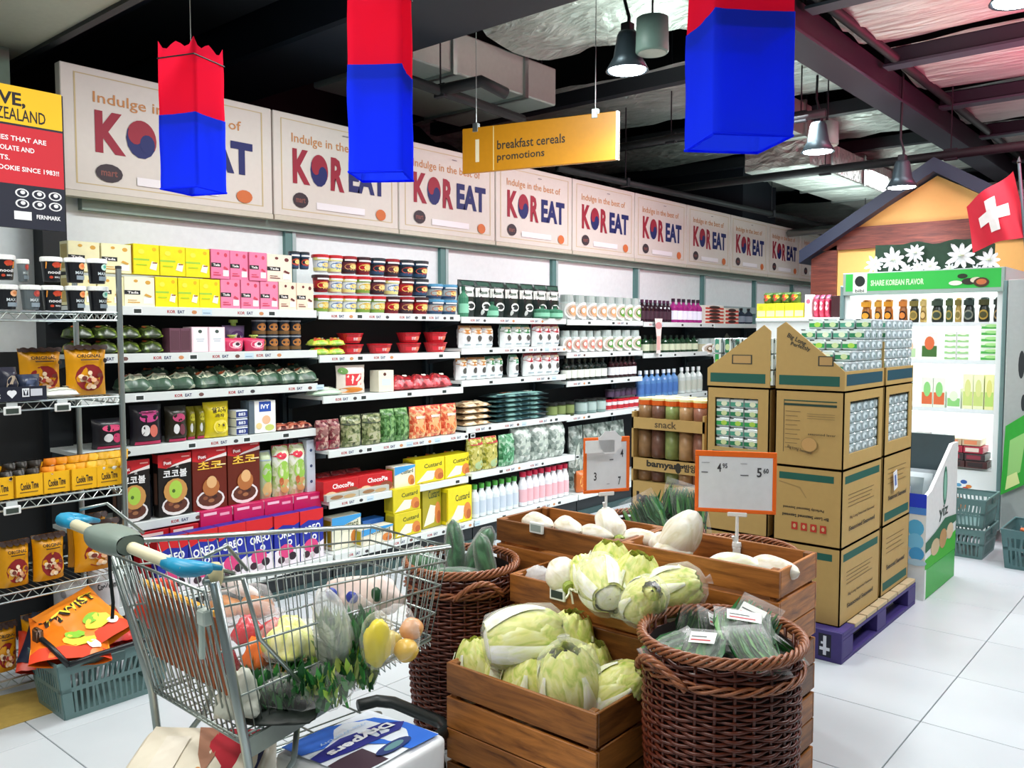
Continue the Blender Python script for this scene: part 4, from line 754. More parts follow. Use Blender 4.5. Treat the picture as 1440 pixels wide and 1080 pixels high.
# ================================================================ WIRE RACK
RX0, RX1, RY0, RY1 = -4.155, -3.71, .5, 1.72
t = thing('wire_rack', 'chrome wire rack holding noodle cups and cookie pouches', 'rack', (0, 0, 0))
zs = [onX(165, v, RX1).z for v in (440, 557.5, 685, 803)]+[.12]
for x, y in ((RX1, RY1), (RX0, RY1), (RX0, RY0), (RX1, RY0)):
    b = B(); b.tube([(x, y, .02), (x, y, zs[0]+.19)], .0125, CHROME, 10); b.lathe([(.018, 0), (.018, .02), (.002, .022)], CHROME, 10, (x, y, 0)); b.lathe([(.0135, 0), (.0135, .012), (.002, .014)], M('#2a2e30'), 10, (x, y, zs[0]+.19)); b.obj('post', t)
for k, z in enumerate(zs):
    b = B(); r = .0028
    for x in (RX0+.012, RX1 if k < 4 else RX1-.1): b.tube([(x, RY0, z), (x, RY1, z)], .004, CHROME, 6); b.tube([(x, RY0, z-.033), (x, RY1, z-.033)], .004, CHROME, 6)
    for y in (RY0, RY1): b.tube([(RX0, y, z), (RX1, y, z)], .004, CHROME, 6); b.tube([(RX0, y, z-.033), (RX1, y, z-.033)], .004, CHROME, 6)
    n = 22; pts = []
    for i in range(n*2+1): pts.append((RX1 if k < 4 else RX1-.1, RY0+(RY1-RY0)*i/(2*n), z-(.033 if i % 2 else 0)))
    b.tube(pts, r, CHROME, 5); pts = [(RX0+(RX1-RX0)*i/16, RY1, z-(.033 if i % 2 else 0)) for i in range(17)]; b.tube(pts, r, CHROME, 5)
    sh = b.obj('shelf_frame', t); b = B()
    for i in range(44): y = RY0+(RY1-RY0)*(i+.5)/44; b.tube([(RX0, y, z+.003), (RX1 if k < 4 else RX1-.1, y, z+.003)], .0018, CHROME, 4)
    tag(b.obj('shelf_wires', sh), kind='stuff'); SH['r', k] = (RX1 if k < 4 else RX1-.1, z+.004)
for k, u, v in ((1, 17, 578), (1, 88, 573), (3, 17, 862), (2, 17, 718)):
    if k == 3: continue
    p = onX(u, v, RX1+.012); b = B(); b.box(-.002, .006, -.032, .032, -.016, .018, M('#e4e8e6', .35), .003); b.box(.006, .0075, -.024, .022, -.010, .010, M('#3b463f', .4)); b.box(-.004, .002, -.02, .02, .016, .034, M('#c8d0d0', .3)); b.obj('price_tag', t, loc=p)
b = B(); b.box(-.15, 0, 0, .02, 0, 0, DARK)
# noodle cups with white lids
def bcup(c, a, tt='#f0f0f0', wd='면'):
    def mk(w, h, d):
        return pcup(w*.47, w*.38, h*.93, '#14161b', [('p', [(-.5, .55), (-.45, .85), (.1, .95), (.45, .8), (.4, .5), (0, .6)], c), ('e', .1, .72, .25, .12, a), ('t', 'noodl', 0, .4, .14, tt, .7), ('e', -.2, .18, .1, .06, a), ('t', 'BBQ', .12, .18, .08, '#d8d8d8', .3)], lid='#eef2f0')
    return mk
G = 'noodle cups on the wire rack'
def ccup(c, a, cc='#14161b'):
    def mk(w, h, d): return pcup(w*.47, w*.38, h*.93, cc, [('e', .25, .7, .22, .14, c), ('e', .28, .72, .12, .07, a), ('t', 'MAX', .1, .42, .13, '#c8d4d8', .5), ('r', -.1, .12, .5, .3, '#8a9aa4')], lid='#eef2f0')
    return mk
S = ('r', 0)
for nm, u0, u1, L, mk in (('black noodle cup with peach dot, lower layer at the poster side', 2, 36, 0, ccup('#f0b888', '#d88850')), ('grey noodle cup with red print, lower layer', 37, 67, 0, ccup('#b04038', '#d05848', '#5a6468')), ('black noodle cup with orange burst, lower layer', 68, 99, 0, bcup('#e8952c', '#c03c1c')), ('black noodle cup with orange dot, lower layer', 101, 130, 0, ccup('#f0a060', '#e87a40')), ('black noodle cup with mint dot, lower layer beside the post', 133, 162, 0, ccup('#c8f0e0', '#5ab8a0')),
                          ('black noodle cup with orange burst, upper layer by the poster', 0, 33, 1, bcup('#e8952c', '#c03c1c')), ('black noodle cup with orange burst, upper layer middle', 68, 99, 1, bcup('#e8952c', '#c03c1c')), ('black noodle cup with orange dot, upper layer', 101, 130, 1, ccup('#f0a060', '#e87a40')), ('black noodle cup with mint dot, upper layer beside the post', 133, 161, 1, ccup('#c8f0e0', '#5ab8a0'))):
    row(S, u0, u1, 1, 35, mk, 'noodle_cup', nm, 'cup', G, zoff=L*.118, full=True, set_=.02)
row(S, 34, 52, 1, 32, ccup('#b04038', '#d05848', '#6a7478'), 'noodle_cup', 'grey noodle cup behind the burst cup, upper layer', 'cup', G, zoff=.118, full=True, set_=.12)
def ckp(txt='ORIGINAL'):
    def mk(w, h, d):
        dl = [('e', 0, .36, .36, .27, '#8a1418')]
        rr = random.Random(3)
        for i in range(16): a = rr.random()*6.28; q = rr.random()**.5; dl.append(('e', .29*q*math.cos(a), .36+.2*q*math.sin(a), .07, .045, rr.choice(['#c89068', '#d8a880', '#6a2a20', '#e8d0b0', '#a83428'])))
        dl += [('t', txt, -.03, .8, .07, '#1c1410', .6, 0, .03), ('r', -.25, .71, .2, .735, '#4a3010'), ('e', .38, .7, .07, .05, '#1c1410')]
        for i in range(5): dl.append(('e', -.4+.2*i, .97, .1, .055, '#2a140e'))
        return ppouch(w, h, d, '#dc980c', dl, flare=.05, top='#2a140e')
    return mk
G = 'yellow cookie pouches on the wire rack'
row(('r', 1), 98, 157, 1, 70, ckp(), 'cookie_pouch', 'yellow cookie pouch in front on the second rack shelf', 'pouch', G, depth=.1, set_=.03)
row(('r', 1), 30, 92, 1, 66, ckp(), 'cookie_pouch', 'yellow cookie pouch standing behind on the second rack shelf', 'pouch', G, depth=.1, set_=.2)
row(('r', 1), 0, 28, 1, 46, lambda w, h, d: ppouch(w, h, d, '#2a2c3a', [('e', .1, .5, .35, .25, '#c8b8a0'), ('e', 0, .2, .3, .15, '#dfe4e8')], cr=.015), 'biscuit_bag', 'dark biscuit bag with pale picture on the rack', 'bag', 'bags on the second rack shelf')
row(('r', 1), 28, 62, 1, 34, lambda w, h, d: ppouch(w, h, d, '#343e54', [('e', 0, .6, .3, .2, '#4c5a78'), ('e', .2, .3, .2, .16, '#1c2434')], cr=.02), 'biscuit_bag', 'crumpled dark blue bag on the rack', 'bag', 'bags on the second rack shelf')
row(('r', 1), 64, 112, 1, 14, flat('#e4e8e0', '#c8d0c4'), 'biscuit_bag', 'white flat pack lying before the cookie pouch', 'bag', 'bags on the second rack shelf', depth=.12)
t2 = thing('shelf_card', 'navy shelf card with heart and tick marks', 'sign', onX(66, 560, RX1+.02), PI/2); b = B(); b.box(-.22, 0, 0, .004, -.005, .052, M('#161b2c', .5)); b.obj('card', t2)
b = B(); b.decal(fmy, [('e', -.62, .55, .05, .2, '#e8ecf0'), ('e', -.56, .55, .05, .2, '#e8ecf0'), ('p', [(-.67, .5), (-.59, .12), (-.51, .5)], '#e8ecf0'), ('r', -.42, .2, -.3, .85, '#e8ecf0'), ('r', -.4, .3, -.32, .75, '#161b2c'), ('t', 'v', -.36, .55, .4, '#e8ecf0', .06, 0, .04), ('r', -.28, .25, -.08, .8, '#c8ccd4'), ('t', 'LLS', -.86, .3, .35, '#e8ecf0', .16)], .22, .052); b.obj('print', t2)
S = ('r', 2)
def otray(w, h, d):
    b = B(); m = M('#eeb414', .45); t_ = .002; hh = h*.55; o = []
    b.box(-w/2, w/2, -d/2, -d/2+t_, 0, hh, m); b.box(-w/2, w/2, d/2-t_, d/2, 0, hh*1.2, m); b.box(-w/2, -w/2+t_, -d/2, d/2, 0, hh, m); b.box(w/2-t_, w/2, -d/2, d/2, 0, hh, m); b.box(-w/2, w/2, -d/2, d/2, 0, t_, m)
    b.decal(lambda x, z, l: (x, -d/2-l, z), [('t', 'Cookie Time', 0, .5, .34, '#2a2014', .64, .06, .03), ('r', -.35, .2, .3, .24, '#7a5a14')], w, hh); return [('tray', b.mesh('tray'))]
row(S, -30, 168, 5, 56, otray, 'display_tray', 'open yellow tray of small bags', 'tray', 'yellow trays on the third rack shelf', depth=.2, set_=.01, gap=.98)
for k, (u, c, a) in enumerate(((0, '#26221c', '#e8e4d8'), (18, '#2c2a24', '#e8e4d8'), (38, '#34302a', '#f0ece0'), (60, '#e88a1c', '#c8341c'), (76, '#f0a01c', '#d83c20'), (92, '#eca818', '#e8c8a0'), (104, '#e8a018', '#d83c28'), (120, '#f0b828', '#f0e8d0'), (134, '#d8a828', '#8aa83a'), (148, '#e8b020', '#9ac040'), (160, '#eab020', '#b82c24'))):
    for j in (0, 1):
        row(S, u-8+j*4, u+10+j*4, 1, 30, lambda w, h, d: ppouch(w*1.15, h, d, c, [('e', 0, .5, .34, .24, a), ('e', .1, .7, .2, .1, '#f4f0e4')], lean=.5, cr=.02), 'small_cookie_bag', 'small cookie bag in the yellow trays, %s from the poster side, %s row' % (ORD[k], ['front', 'back'][j]), 'bag', 'small bags in the yellow trays', set_=.05+j*.08, zoff=.035+j*.02, depth=.05)
b = B(); b.prism([(-.07, 0), (.07, 0), (.075, .07), (-.06, .055)], .003, M('#e8a41c', .5)); tag(b.obj('tray_flap', None, False, onX(88, 668, RX1-.2), PI/2), 'folded up yellow card flap behind the trays', 'card')
b = B(); b.prism([(-.07, 0), (.07, 0), (.075, .09), (-.07, .08)], .003, M('#f2c11c', .5)); tag(b.obj('tray_flap', None, False, onX(122, 665, RX1-.22), PI/2), 'yellow lid flap standing behind the last tray', 'card')
S = ('r', 3)
row(S, -8, 38, 1, 66, ckp(), 'cookie_pouch', 'yellow cookie pouch on the fourth rack shelf by the picture edge', 'pouch', G, depth=.1)
row(S, 41, 88, 1, 66, ckp(), 'cookie_pouch', 'yellow cookie pouch in the middle of the fourth rack shelf', 'pouch', G, depth=.1)
row(S, 101, 166, 1, 70, ckp(), 'cookie_pouch', 'yellow cookie pouch by the trolley handle on the fourth rack shelf', 'pouch', G, depth=.1)
row(S, 92, 150, 1, 72, ckp(), 'cookie_pouch', 'yellow cookie pouch standing behind another near the trolley handle', 'pouch', G, depth=.1, set_=.14)
S = ('r', 4)
row(S, 22, 72, 1, 72, ckp(), 'cookie_pouch', 'yellow cookie pouch behind the grey shopping basket', 'pouch', G, depth=.1, set_=.05)
row(S, -24, 16, 1, 70, ckp(), 'cookie_pouch', 'yellow cookie pouch low at the picture edge', 'pouch', G, depth=.1, set_=.05)
row(S, 70, 120, 1, 108, lambda w, h, d: ppouch(w, h, d, '#c4c6c8', [('t', 'CookieTime', 0, .72, .1, '#1c1c20', .75, .05, .03), ('t', 'CLASSIC', -.1, .55, .05, '#a8844c', .5), ('e', -.3, .86, .07, .05, '#8a8c90')]), 'silver_pouch', 'silver grey cookie pouch with black lettering', 'pouch', 'silver pouches', depth=.1, set_=.02)
row(S, 122, 168, 1, 112, lambda w, h, d: ppouch(w, h, d, '#ccced0', [('t', 'CookieTime', 0, .8, .08, '#1c1c20', .7, .05, .03), ('e', 0, .4, .3, .15, '#b08858')]), 'silver_pouch', 'silver pouch beside the rack post', 'pouch', 'silver pouches', depth=.1, set_=.02)
# ================================================================ SHOPPING BASKETS
def sbasket(label, loc, rz, L=.47, W=.33, H=.235, col='#5f7d7c', red=False):
    t = thing('shopping_basket', label, 'basket', loc, rz, 'grey green shopping baskets'); m = M(col, .4); tp = .86; th = .004
    def wall(nm, p0, p1, q0, q1, n, holes):      # p bottom corners, q top corners, slotted between
        b = B(); P = lambda a, z: Vector(p0).lerp(Vector(p1), a).lerp(Vector(q0).lerp(Vector(q1), a), z); nrm = (Vector(p1)-Vector(p0)).cross(Vector(q0)-Vector(p0)).normalized()*th
        def pl(a0, a1, z0, z1):
            c = [P(a0, z0), P(a1, z0), P(a1, z1), P(a0, z1)]; vs = c+[x+nrm for x in c]; b.add(vs, [(0, 1, 2, 3), (7, 6, 5, 4), (0, 4, 5, 1), (1, 5, 6, 2), (2, 6, 7, 3), (3, 7, 4, 0)], m)
        pl(0, 1, 0, .1); pl(0, 1, .48, .56); pl(0, 1, .8, 1); pl(0, .09, .1, .8); pl(.91, 1, .1, .8)
        for i in range(n):
            a = .09+.82*(i+.5)/n
            for s_, (z0, z1) in ((-1, (.1, .48)), (1, (.56, .8))):
                k = .16/n*(1 if i % 2 else 1.2); sl = .025*(s_ if abs(i-n/2) < n*.28 else 0); c = [P(a-k, z0), P(a+k, z0), P(a+k+sl, z1), P(a-k+sl, z1)]; vs = c+[x+nrm for x in c]; b.add(vs, [(0, 1, 2, 3), (7, 6, 5, 4), (0, 4, 5, 1), (2, 6, 7, 3), (1, 5, 6, 2), (3, 7, 4, 0)], m)
        return b.obj(nm, t)
    l, w_ = L/2*tp, W/2*tp; l2, w2 = L/2, W/2
    wall('side_wall', (-l, -w_, 0), (l, -w_, 0), (-l2, -w2, H), (l2, -w2, H), 15, 0); wall('side_wall', (l, w_, 0), (-l, w_, 0), (l2, w2, H), (-l2, w2, H), 15, 0)
    wall('end_wall', (l, -w_, 0), (l, w_, 0), (l2, -w2, H), (l2, w2, H), 9, 0); wall('end_wall', (-l, w_, 0), (-l, -w_, 0), (-l2, w2, H), (-l2, -w2, H), 9, 0)
    b = B(); b.box(-l, l, -w_, w_, .0, .006, m, .002); b.obj('bottom_plate', t)
    b = B(); b.tube([(-l2, -w2, H), (l2, -w2, H), (l2, w2, H), (-l2, w2, H)], .008, m, 8, True); b.box(-.03, .03, -w2-.012, -w2+.004, H-.045, H-.005, M('#4a6463', .4), .002); b.obj('rim', t)
    return t
sb = sbasket('grey green shopping basket full of orange snack bags on the floor', (-3.64, 1.57, 0), PI/2, .47, .29)
b = B(); hp = []
for i in range(17): a = PI*i/16; hp.append((-.225*math.cos(a), -.13+.0*i, .235+.02*math.sin(a)))
b.tube([(-.2, -.17, .235), (-.235, -.1, .3), (-.25, 0, .33), (-.235, .08, .3)], .011, M('#14181c', .35), 8); b.tube([(-.2, -.17, .238), (-.1, -.176, .25), (.1, -.176, .255), (.2, -.17, .238)], .011, M('#14181c', .35), 8); b.box(-.262, -.235, -.03, .03, .3, .36, M('#5c3a1c', .4), .008); b.obj('carry_handle', sb, True)
def sbag(lab, u, v, z, w, h, d, c, dl, rot, name='snack_bag', grp='snack bags in the shopping basket'):
    p = ppouch(w, h, d, c, dl, cr=.014); o = link(name, p[0][1], None, onZ(u, v, z)); o.rotation_euler = rot; return tag(o, lab, 'bag', grp)
tw = [('r', -.5, .0, .5, .18, '#e84018'), ('p', [(-.5, .3), (.5, .55), (.5, .2), (-.5, .1)], '#f8a020'), ('t', 'TWIST', 0, .72, .16, '#2c1c10', .8, .1, .06), ('t', 'TWIST', .02, .73, .14, '#f8e040', .78, .1, .02), ('e', .1, .3, .22, .12, '#f8d848'), ('e', .05, .4, .14, .08, '#8ac83a'), ('e', .28, .2, .1, .06, '#f4f0e0')]
sbag('orange snack bag with black lettering lying across the basket', 100, 932, .235, .30, .30, .08, '#f07818', tw, (-1.22, .12, 1.25))
sbag('second orange snack bag behind it, tilted toward the post', 150, 905, .26, .26, .30, .08, '#f08a20', tw, (-1.05, -.3, 1.7))
sbag('red end of a snack bag at the basket rim by the post', 172, 905, .22, .16, .2, .07, '#d82018', [('e', 0, .5, .3, .2, '#f04028')], (-.9, .2, 1.9))
sbag('dark red bag low in the basket corner', 60, 945, .14, .2, .2, .06, '#c83a20', [('e', 0, .5, .3, .2, '#e86028')], (-.9, .2, 1.3))
sbag('dark blue pack under the black basket handle', 60, 935, .17, .2, .22, .06, '#161c34', [('e', 0, .6, .3, .15, '#283868')], (-.7, .2, 1.0))
# ================================================================ CRATES
def slat(x0, x1, y0, y1, z0, z1, par, nm='slat'):
    cx, cy, cz = (x0+x1)/2, (y0+y1)/2, (z0+z1)/2; d = (x1-x0, y1-y0, z1-z0); ax = max(range(3), key=lambda i: d[i]); L = [d[ax]]+[d[i] for i in range(3) if i != ax]
    k = ('slat', round(L[0], 3), round(L[1], 3), round(L[2], 3), ax)
    if k not in MC: b = B(); b.box(-L[0]/2, L[0]/2, -L[1]/2, L[1]/2, -L[2]/2, L[2]/2, WOOD, .002); MC[k] = b.mesh('slat')
    o = link(nm, MC[k], par, (cx, cy, cz)); o.rotation_euler = {0: (0, 0, 0), 1: (0, 0, PI/2), 2: (0, -PI/2, 0)}[ax]
    if ax == 1: o.rotation_euler = (0, 0, PI/2); o.scale = (1, 1, 1)
    return o
def crate(label, x0, x1, y0, y1, z0, z1, ns=2, grp='wooden crates of the vegetable stand', fl=False):
    t = thing('wooden_crate', label, 'crate', ((x0+x1)/2, (y0+y1)/2, z0), 0, grp); w_, d_, h = (x1-x0)/2, (y1-y0)/2, z1-z0; th = .012; g = .014; sh = (h-g*(ns-1)-.002)/ns
    for i in range(ns):
        a = .001+i*(sh+g)
        slat(-w_, w_, -d_, -d_+th, a, a+sh, t); slat(-w_, w_, d_-th, d_, a, a+sh, t)
        slat(-w_, -w_+th, -d_+th+.001, d_-th-.001, a, a+sh, t); slat(w_-th, w_, -d_+th+.001, d_-th-.001, a, a+sh, t)
    for sx in (-1, 1):
        for sy in (-1, 1): slat(min(sx*(w_-th), sx*(w_-th-.025)), max(sx*(w_-th), sx*(w_-th-.025)), min(sy*(d_-th), sy*(d_-th-.025)), max(sy*(d_-th), sy*(d_-th-.025)), .0, h, t, 'corner_post')
    if fl:
        for i in range(3): q = -d_+th+(2*d_-2*th)*(i+.5)/3; slat(-w_+th, w_-th, q-(d_/3-.008), q+(d_/3-.008), .005, .017, t, 'floor_board')
    return t
for c, (x0, x1) in enumerate(((-2.305, -1.702), (-1.698, -1.095))):
    for k in range(4): crate('wooden crate, %s of the tall back stack %s' % (['lowest', 'second', 'third', 'topmost'][k], ['over the cucumber hamper', 'next to the cartons'][c]), x0, x1, 2.6, 2.92, .7875/4*k, .7875/4*(k+1)-.002, 2, fl=k == 3)
for k in range(3): crate('wooden crate, %s of the middle tier' % ['lowest', 'second', 'topmost'][k], -2.02, -1.38, 2.352, 2.595, .2213*k, .2213*(k+1)-.002, 2 if k else 2, fl=k == 2)
for k in range(2): crate('wooden crate, %s of the front tier with napa cabbages' % ['lower', 'upper'][k], -1.985, -1.375, 1.985, 2.345, .2245*k, .2245*(k+1)-.002, 2, fl=k == 1)
for lab, u, v, x, y in (('electronic price tag on the back tier crate', 756, 742, None, 2.597), ('electronic price tag under the white radish', 786, 835, None, 2.349), ('electronic price tag under the wrapped cabbage', 873, 861, None, 2.349)):
    t = thing('price_tag', lab, 'price tag', onY(u, v, y)); b = B(); b.box(-.034, .034, -.012, 0, -.022, .022, M('#e8ecea', .35), .003); b.obj('frame', t); b = B(); b.box(-.025, .025, -.0135, -.012, -.013, .013, M('#2b3a33' if v > 800 else '#9aa8a4', .4)); b.obj('screen', t)
# ================================================================ VEGETABLES
def napa_meshes(seed, L=.24, R=.07):
    rr = random.Random(seed); prof = lambda v: R*(.12+1.18*math.sin(PI*min(1, .12+v*.86))**.6)
    def core(i, j):
        a = 2*PI*i; r = prof(j)*.9*math.sin(PI*min(1, max(0, (j*.98+.01))))**.35+noise.noise(Vector((math.cos(a)*2, math.sin(a)*2, j*5+seed)))*.006; return (r*math.cos(a), r*math.sin(a), j*L)
    b = B(); b.grid(core, 20, 14, CAB, True); b.lathe([(.002, -.004), (R*.55, -.003), (R*.78, .006), (R*.8, .03)], CABW, 16, cap=False); c = b.mesh('heart', True)
    lv = []
    for k in range(2):
        b = B(); sp = 1.15
        def f(i, j):
            a = (i-.5)*2*sp*(1 if j > .2 else .6+j*2); e = abs(i-.5)*2
            fr = noise.noise(Vector((i*9+seed, j*7, k*5)))*.012*(.3+j)+math.sin(i*30+k)*.003*j*j*2
            r = prof(j*.95)*1.01+.004+fr*.45+.004*(1-e)-e**3*.004
            return (r*math.cos(a), r*math.sin(a), j*L*(1-.08*e*e)+noise.noise(Vector((i*6, k, seed)))*.01*j)
        b.grid(f, 15, 11, CAB)
        b.grid(lambda i, j: (lambda a, r: (r*math.cos(a), r*math.sin(a), j*L*.8))((i-.5)*.7*(1.2-j), prof(j*.76)*1.02+.013+.004*math.sin(PI*i)), 6, 8, CABW); lv.append(b.mesh('leaf', True))
    return c, lv
NP = [napa_meshes(s) for s in (1, 2, 3)]
def at3(p, tilt, turn, o): o.location = p; o.rotation_euler = (Matrix.Rotation(turn, 4, 'Z') @ Matrix.Rotation(tilt, 4, 'Y')).to_euler()
def napa(label, p, tilt=0, turn=0, s=1, k=0, wrap=None, tagc=None, grp='napa cabbages'):
    t = thing('napa_cabbage', label, 'cabbage', p, 0, grp); at3(p, tilt, turn, t); t.scale = (s, s, s); c, lv = NP[k % 3]; link('heart', c, t)
    for i in range(5): o = link('leaf', lv[i % 2], t); o.rotation_euler = (0, 0, i*2.4+k)
    if wrap:
        key = 'wrap'
        if key not in MC: b = B(); b.lathe([(.002, -.012), (.05, -.010), (.09, .01), (.1, .06), (.102, .15), (.09, .22), (.05, .255), (.012, .265), (.02, .285)], FILM, 20); MC[key] = b.mesh('film_wrap', True)
        link('film_wrap', MC[key], t)
    if tagc:
        b = B(); r = .1045
        b.decal(lambda x, z, l: ((r+l)*math.cos(x/r), (r+l)*math.sin(x/r), z), [('r', -.3, 0, .3, .09, '#f2f2ee'), ('r', .3, 0, .33, .09, '#c82430'), ('t', 'Baby', 0, .05, .03, '#303030', .3)], .1, 1, 0, .08); b.obj('label_sticker', t)
    return t
def P3(u, v, z): return onZ(u, v, z)
# front tier (tops of the heads at these picture spots)
def napa_px(label, u, v, z, tilt, turn, s=1, k=0, **kw):
    c = onZ(u, v, z); ax = Matrix.Rotation(turn, 4, 'Z') @ Matrix.Rotation(tilt, 4, 'Y') @ Vector((0, 0, .12*s)); return napa(label, c-ax, tilt, turn, s, k, **kw)
napa_px('large white napa cabbage lying on top of the front heap', 738, 897, .53, 1.45, .9, 1.08, 0, wrap=True, grp=None)
napa_px('pale green round end of a napa cabbage beside the lying one', 800, 905, .49, .25, .5, .92, 1)
napa_px('tall napa cabbage with film label at the front crate edge', 803, 965, .43, -.22, 1.5, 1.05, 2, wrap=True)
napa_px('napa cabbage in the front crate corner next to the hamper of cucumbers', 673, 940, .40, .2, 2.8, .85, 1)
napa_px('napa cabbage second from the cucumber hamper corner', 706, 948, .39, .3, 2.2, .85, 2)
napa_px('upright napa cabbage at the middle of the front crate edge', 743, 962, .40, .12, .4, .88, 0)
napa_px('napa cabbage between the upright and the tall one', 770, 968, .38, .3, .9, .8, 1)
napa_px('small napa cabbage by the crate corner post', 853, 988, .38, .25, .5, .78, 2)
napa_px('napa cabbage leaning over the short side of the front crate', 868, 968, .43, .9, .5, .8, 0)
napa_px('napa cabbage behind the tall labelled one', 829, 945, .42, .1, .2, .85, 1)
napa_px('napa cabbage tucked under the lying one', 770, 905, .42, .2, 2.4, .9, 2)
# middle tier
napa_px('upright yellow napa cabbage at the back of the middle tier', 857, 800, .72, .1, .4, .8, 0)
napa_px('wrapped white napa cabbage with sticker lying in the middle tier', 848, 820, .71, 1.35, 2.4, .85, 1, wrap=True, tagc=True)
napa_px('second upright napa cabbage in the middle tier', 893, 822, .71, .2, .2, .88, 2)
napa_px('yellow napa cabbage leaning beside the wrapped one', 905, 845, .70, .9, -.6, .7, 0, wrap=True)
napa_px('napa cabbage lying toward the big hamper in the middle tier', 943, 832, .70, 1.2, .5, .85, 1, wrap=True)
napa_px('small napa cabbage at the middle tier back edge', 825, 812, .69, .6, 2.8, .65, 2)
def radish(label, u, v, z, L, R, tilt, turn, m=RADISH, stem=None, name='white_radish', cat='radish', grp='white radishes', pin=.35, sd=1):
    c = onZ(u, v, z); ax = Matrix.Rotation(turn, 4, 'Z') @ Matrix.Rotation(tilt, 4, 'Y') @ Vector((0, 0, L/2)); t = thing(name, label, cat, c-ax, 0, grp); at3(c-ax, tilt, turn, t)
    def f(i, j):
        a = 2*PI*i; r = R*math.sin(PI*min(1, max(0, j)))**.5*(1-pin*j)+.002; n = noise.noise(Vector((math.cos(a)*1.3+sd, math.sin(a)*1.3, j*3)))*R*.14; return ((r+n*min(1, j*5)*min(1, (1-j)*5))*math.cos(a), (r+n*min(1, j*5)*min(1, (1-j)*5))*math.sin(a), j*L)
    b = B(); b.grid(f, 20, 16, m, True); b.obj('root', t, True)
    b = B()
    if stem: b.lathe([(R*.35, -.005), (R*.4, .004), (R*.3, .02)], M('#9cae4c', .5), 12, (0, 0, -.012)); [b.tube([(0, 0, -.01), (R*.2*math.cos(q), R*.2*math.sin(q), -.04), (R*.5*math.cos(q), R*.5*math.sin(q), -.06)], .004, M(stem, .5), 5) for q in (0, 1.5, 3, 4.4)]
    else: b.lathe([(R*.3, -.004), (R*.34, .004), (R*.2, .012)], M('#c9b98a', .6), 10)
    b.obj('stem_end', t); return t
radish('round white radish in the middle tier near the first price tag', 790, 808, .69, .13, .062, 1.2, 2.6, stem='#e8e8d0', pin=.1)
radish('pale radish lying flat in the back crate above the first tag', 757, 736, .775, .2, .05, 1.5, -.3)
radish('second flat pale radish in the back crate', 800, 742, .77, .22, .05, 1.5, -.5)
radish('third flat radish half hidden in the back crate', 838, 752, .765, .18, .045, 1.5, -.1)
radish('white radish with green cut end standing over the back crate', 857, 738, .8, .17, .058, -1.1, -.5, stem='#f0f0ea', pin=.2)
radish('white radish at the end of the first back crate', 900, 757, .765, .16, .042, 1.5, .2)
radish('big wrinkled yam shaped radish standing up in the second back crate', 956, 757, .80, .25, .072, .55, .1, sd=5, pin=.1)
radish('small white garlic like radish by the crate partition', 925, 762, .775, .08, .035, .4, 1)
radish('pale green striped radish lying in the second back crate', 1033, 797, .75, .2, .055, 1.5, .3, m=CABW)
radish('white radish lying at the end of the second back crate', 1088, 800, .755, .2, .05, 1.5, -.2)
radish('round pale radish under the big wrinkled one', 945, 778, .75, .15, .055, 1.5, .4)
for lab, u, v, z, s in (('clear film bag of garlic beside the white radish', 818, 812, .66, .05), ('crumpled film bag in the middle tier corner', 757, 808, .66, .045)):
    b = B(); b.grid(lambda i, j: (lambda a, q, r: (r*math.cos(a)*math.sin(q), r*math.sin(a)*math.sin(q), r*.7*math.cos(q)))(2*PI*i, PI*j, s*(1+noise.noise(Vector((i*9, j*9, u)))*.4)), 16, 10, FOG, True); tag(b.obj('film_bag', None, True, onZ(u, v, z)), lab, 'bag')
# ================================================================ WICKER HAMPERS
def _wick(nt, p):
    L = nt.links.new; t = N(nt, 'ShaderNodeTexCoord'); n = N(nt, 'ShaderNodeTexNoise', Scale=60.0, Detail=3); L(t.outputs['Object'], n.inputs['Vector'])
    mx = N(nt, 'ShaderNodeMix', data_type='RGBA'); mx.inputs['A'].default_value = (*lin('#30100b'), 1); mx.inputs['B'].default_value = (*lin('#70331f'), 1); L(n.outputs['Fac'], mx.inputs['Factor']); L(mx.outputs['Result'], p.inputs['Base Color']); p.inputs['Roughness'].default_value = .32
WICK = nodes_mat('dark_wicker', _wick)
def _wick2(nt, p):
    L = nt.links.new; t = N(nt, 'ShaderNodeTexCoord'); n = N(nt, 'ShaderNodeTexNoise', Scale=50.0, Detail=3); L(t.outputs['Object'], n.inputs['Vector'])
    mx = N(nt, 'ShaderNodeMix', data_type='RGBA'); mx.inputs['A'].default_value = (*lin('#5c2615'), 1); mx.inputs['B'].default_value = (*lin('#b07048'), 1); L(n.outputs['Fac'], mx.inputs['Factor']); L(mx.outputs['Result'], p.inputs['Base Color']); p.inputs['Roughness'].default_value = .35
WICK2 = nodes_mat('rim_wicker', _wick2)
RT, RB, HH = .218, .185, .665
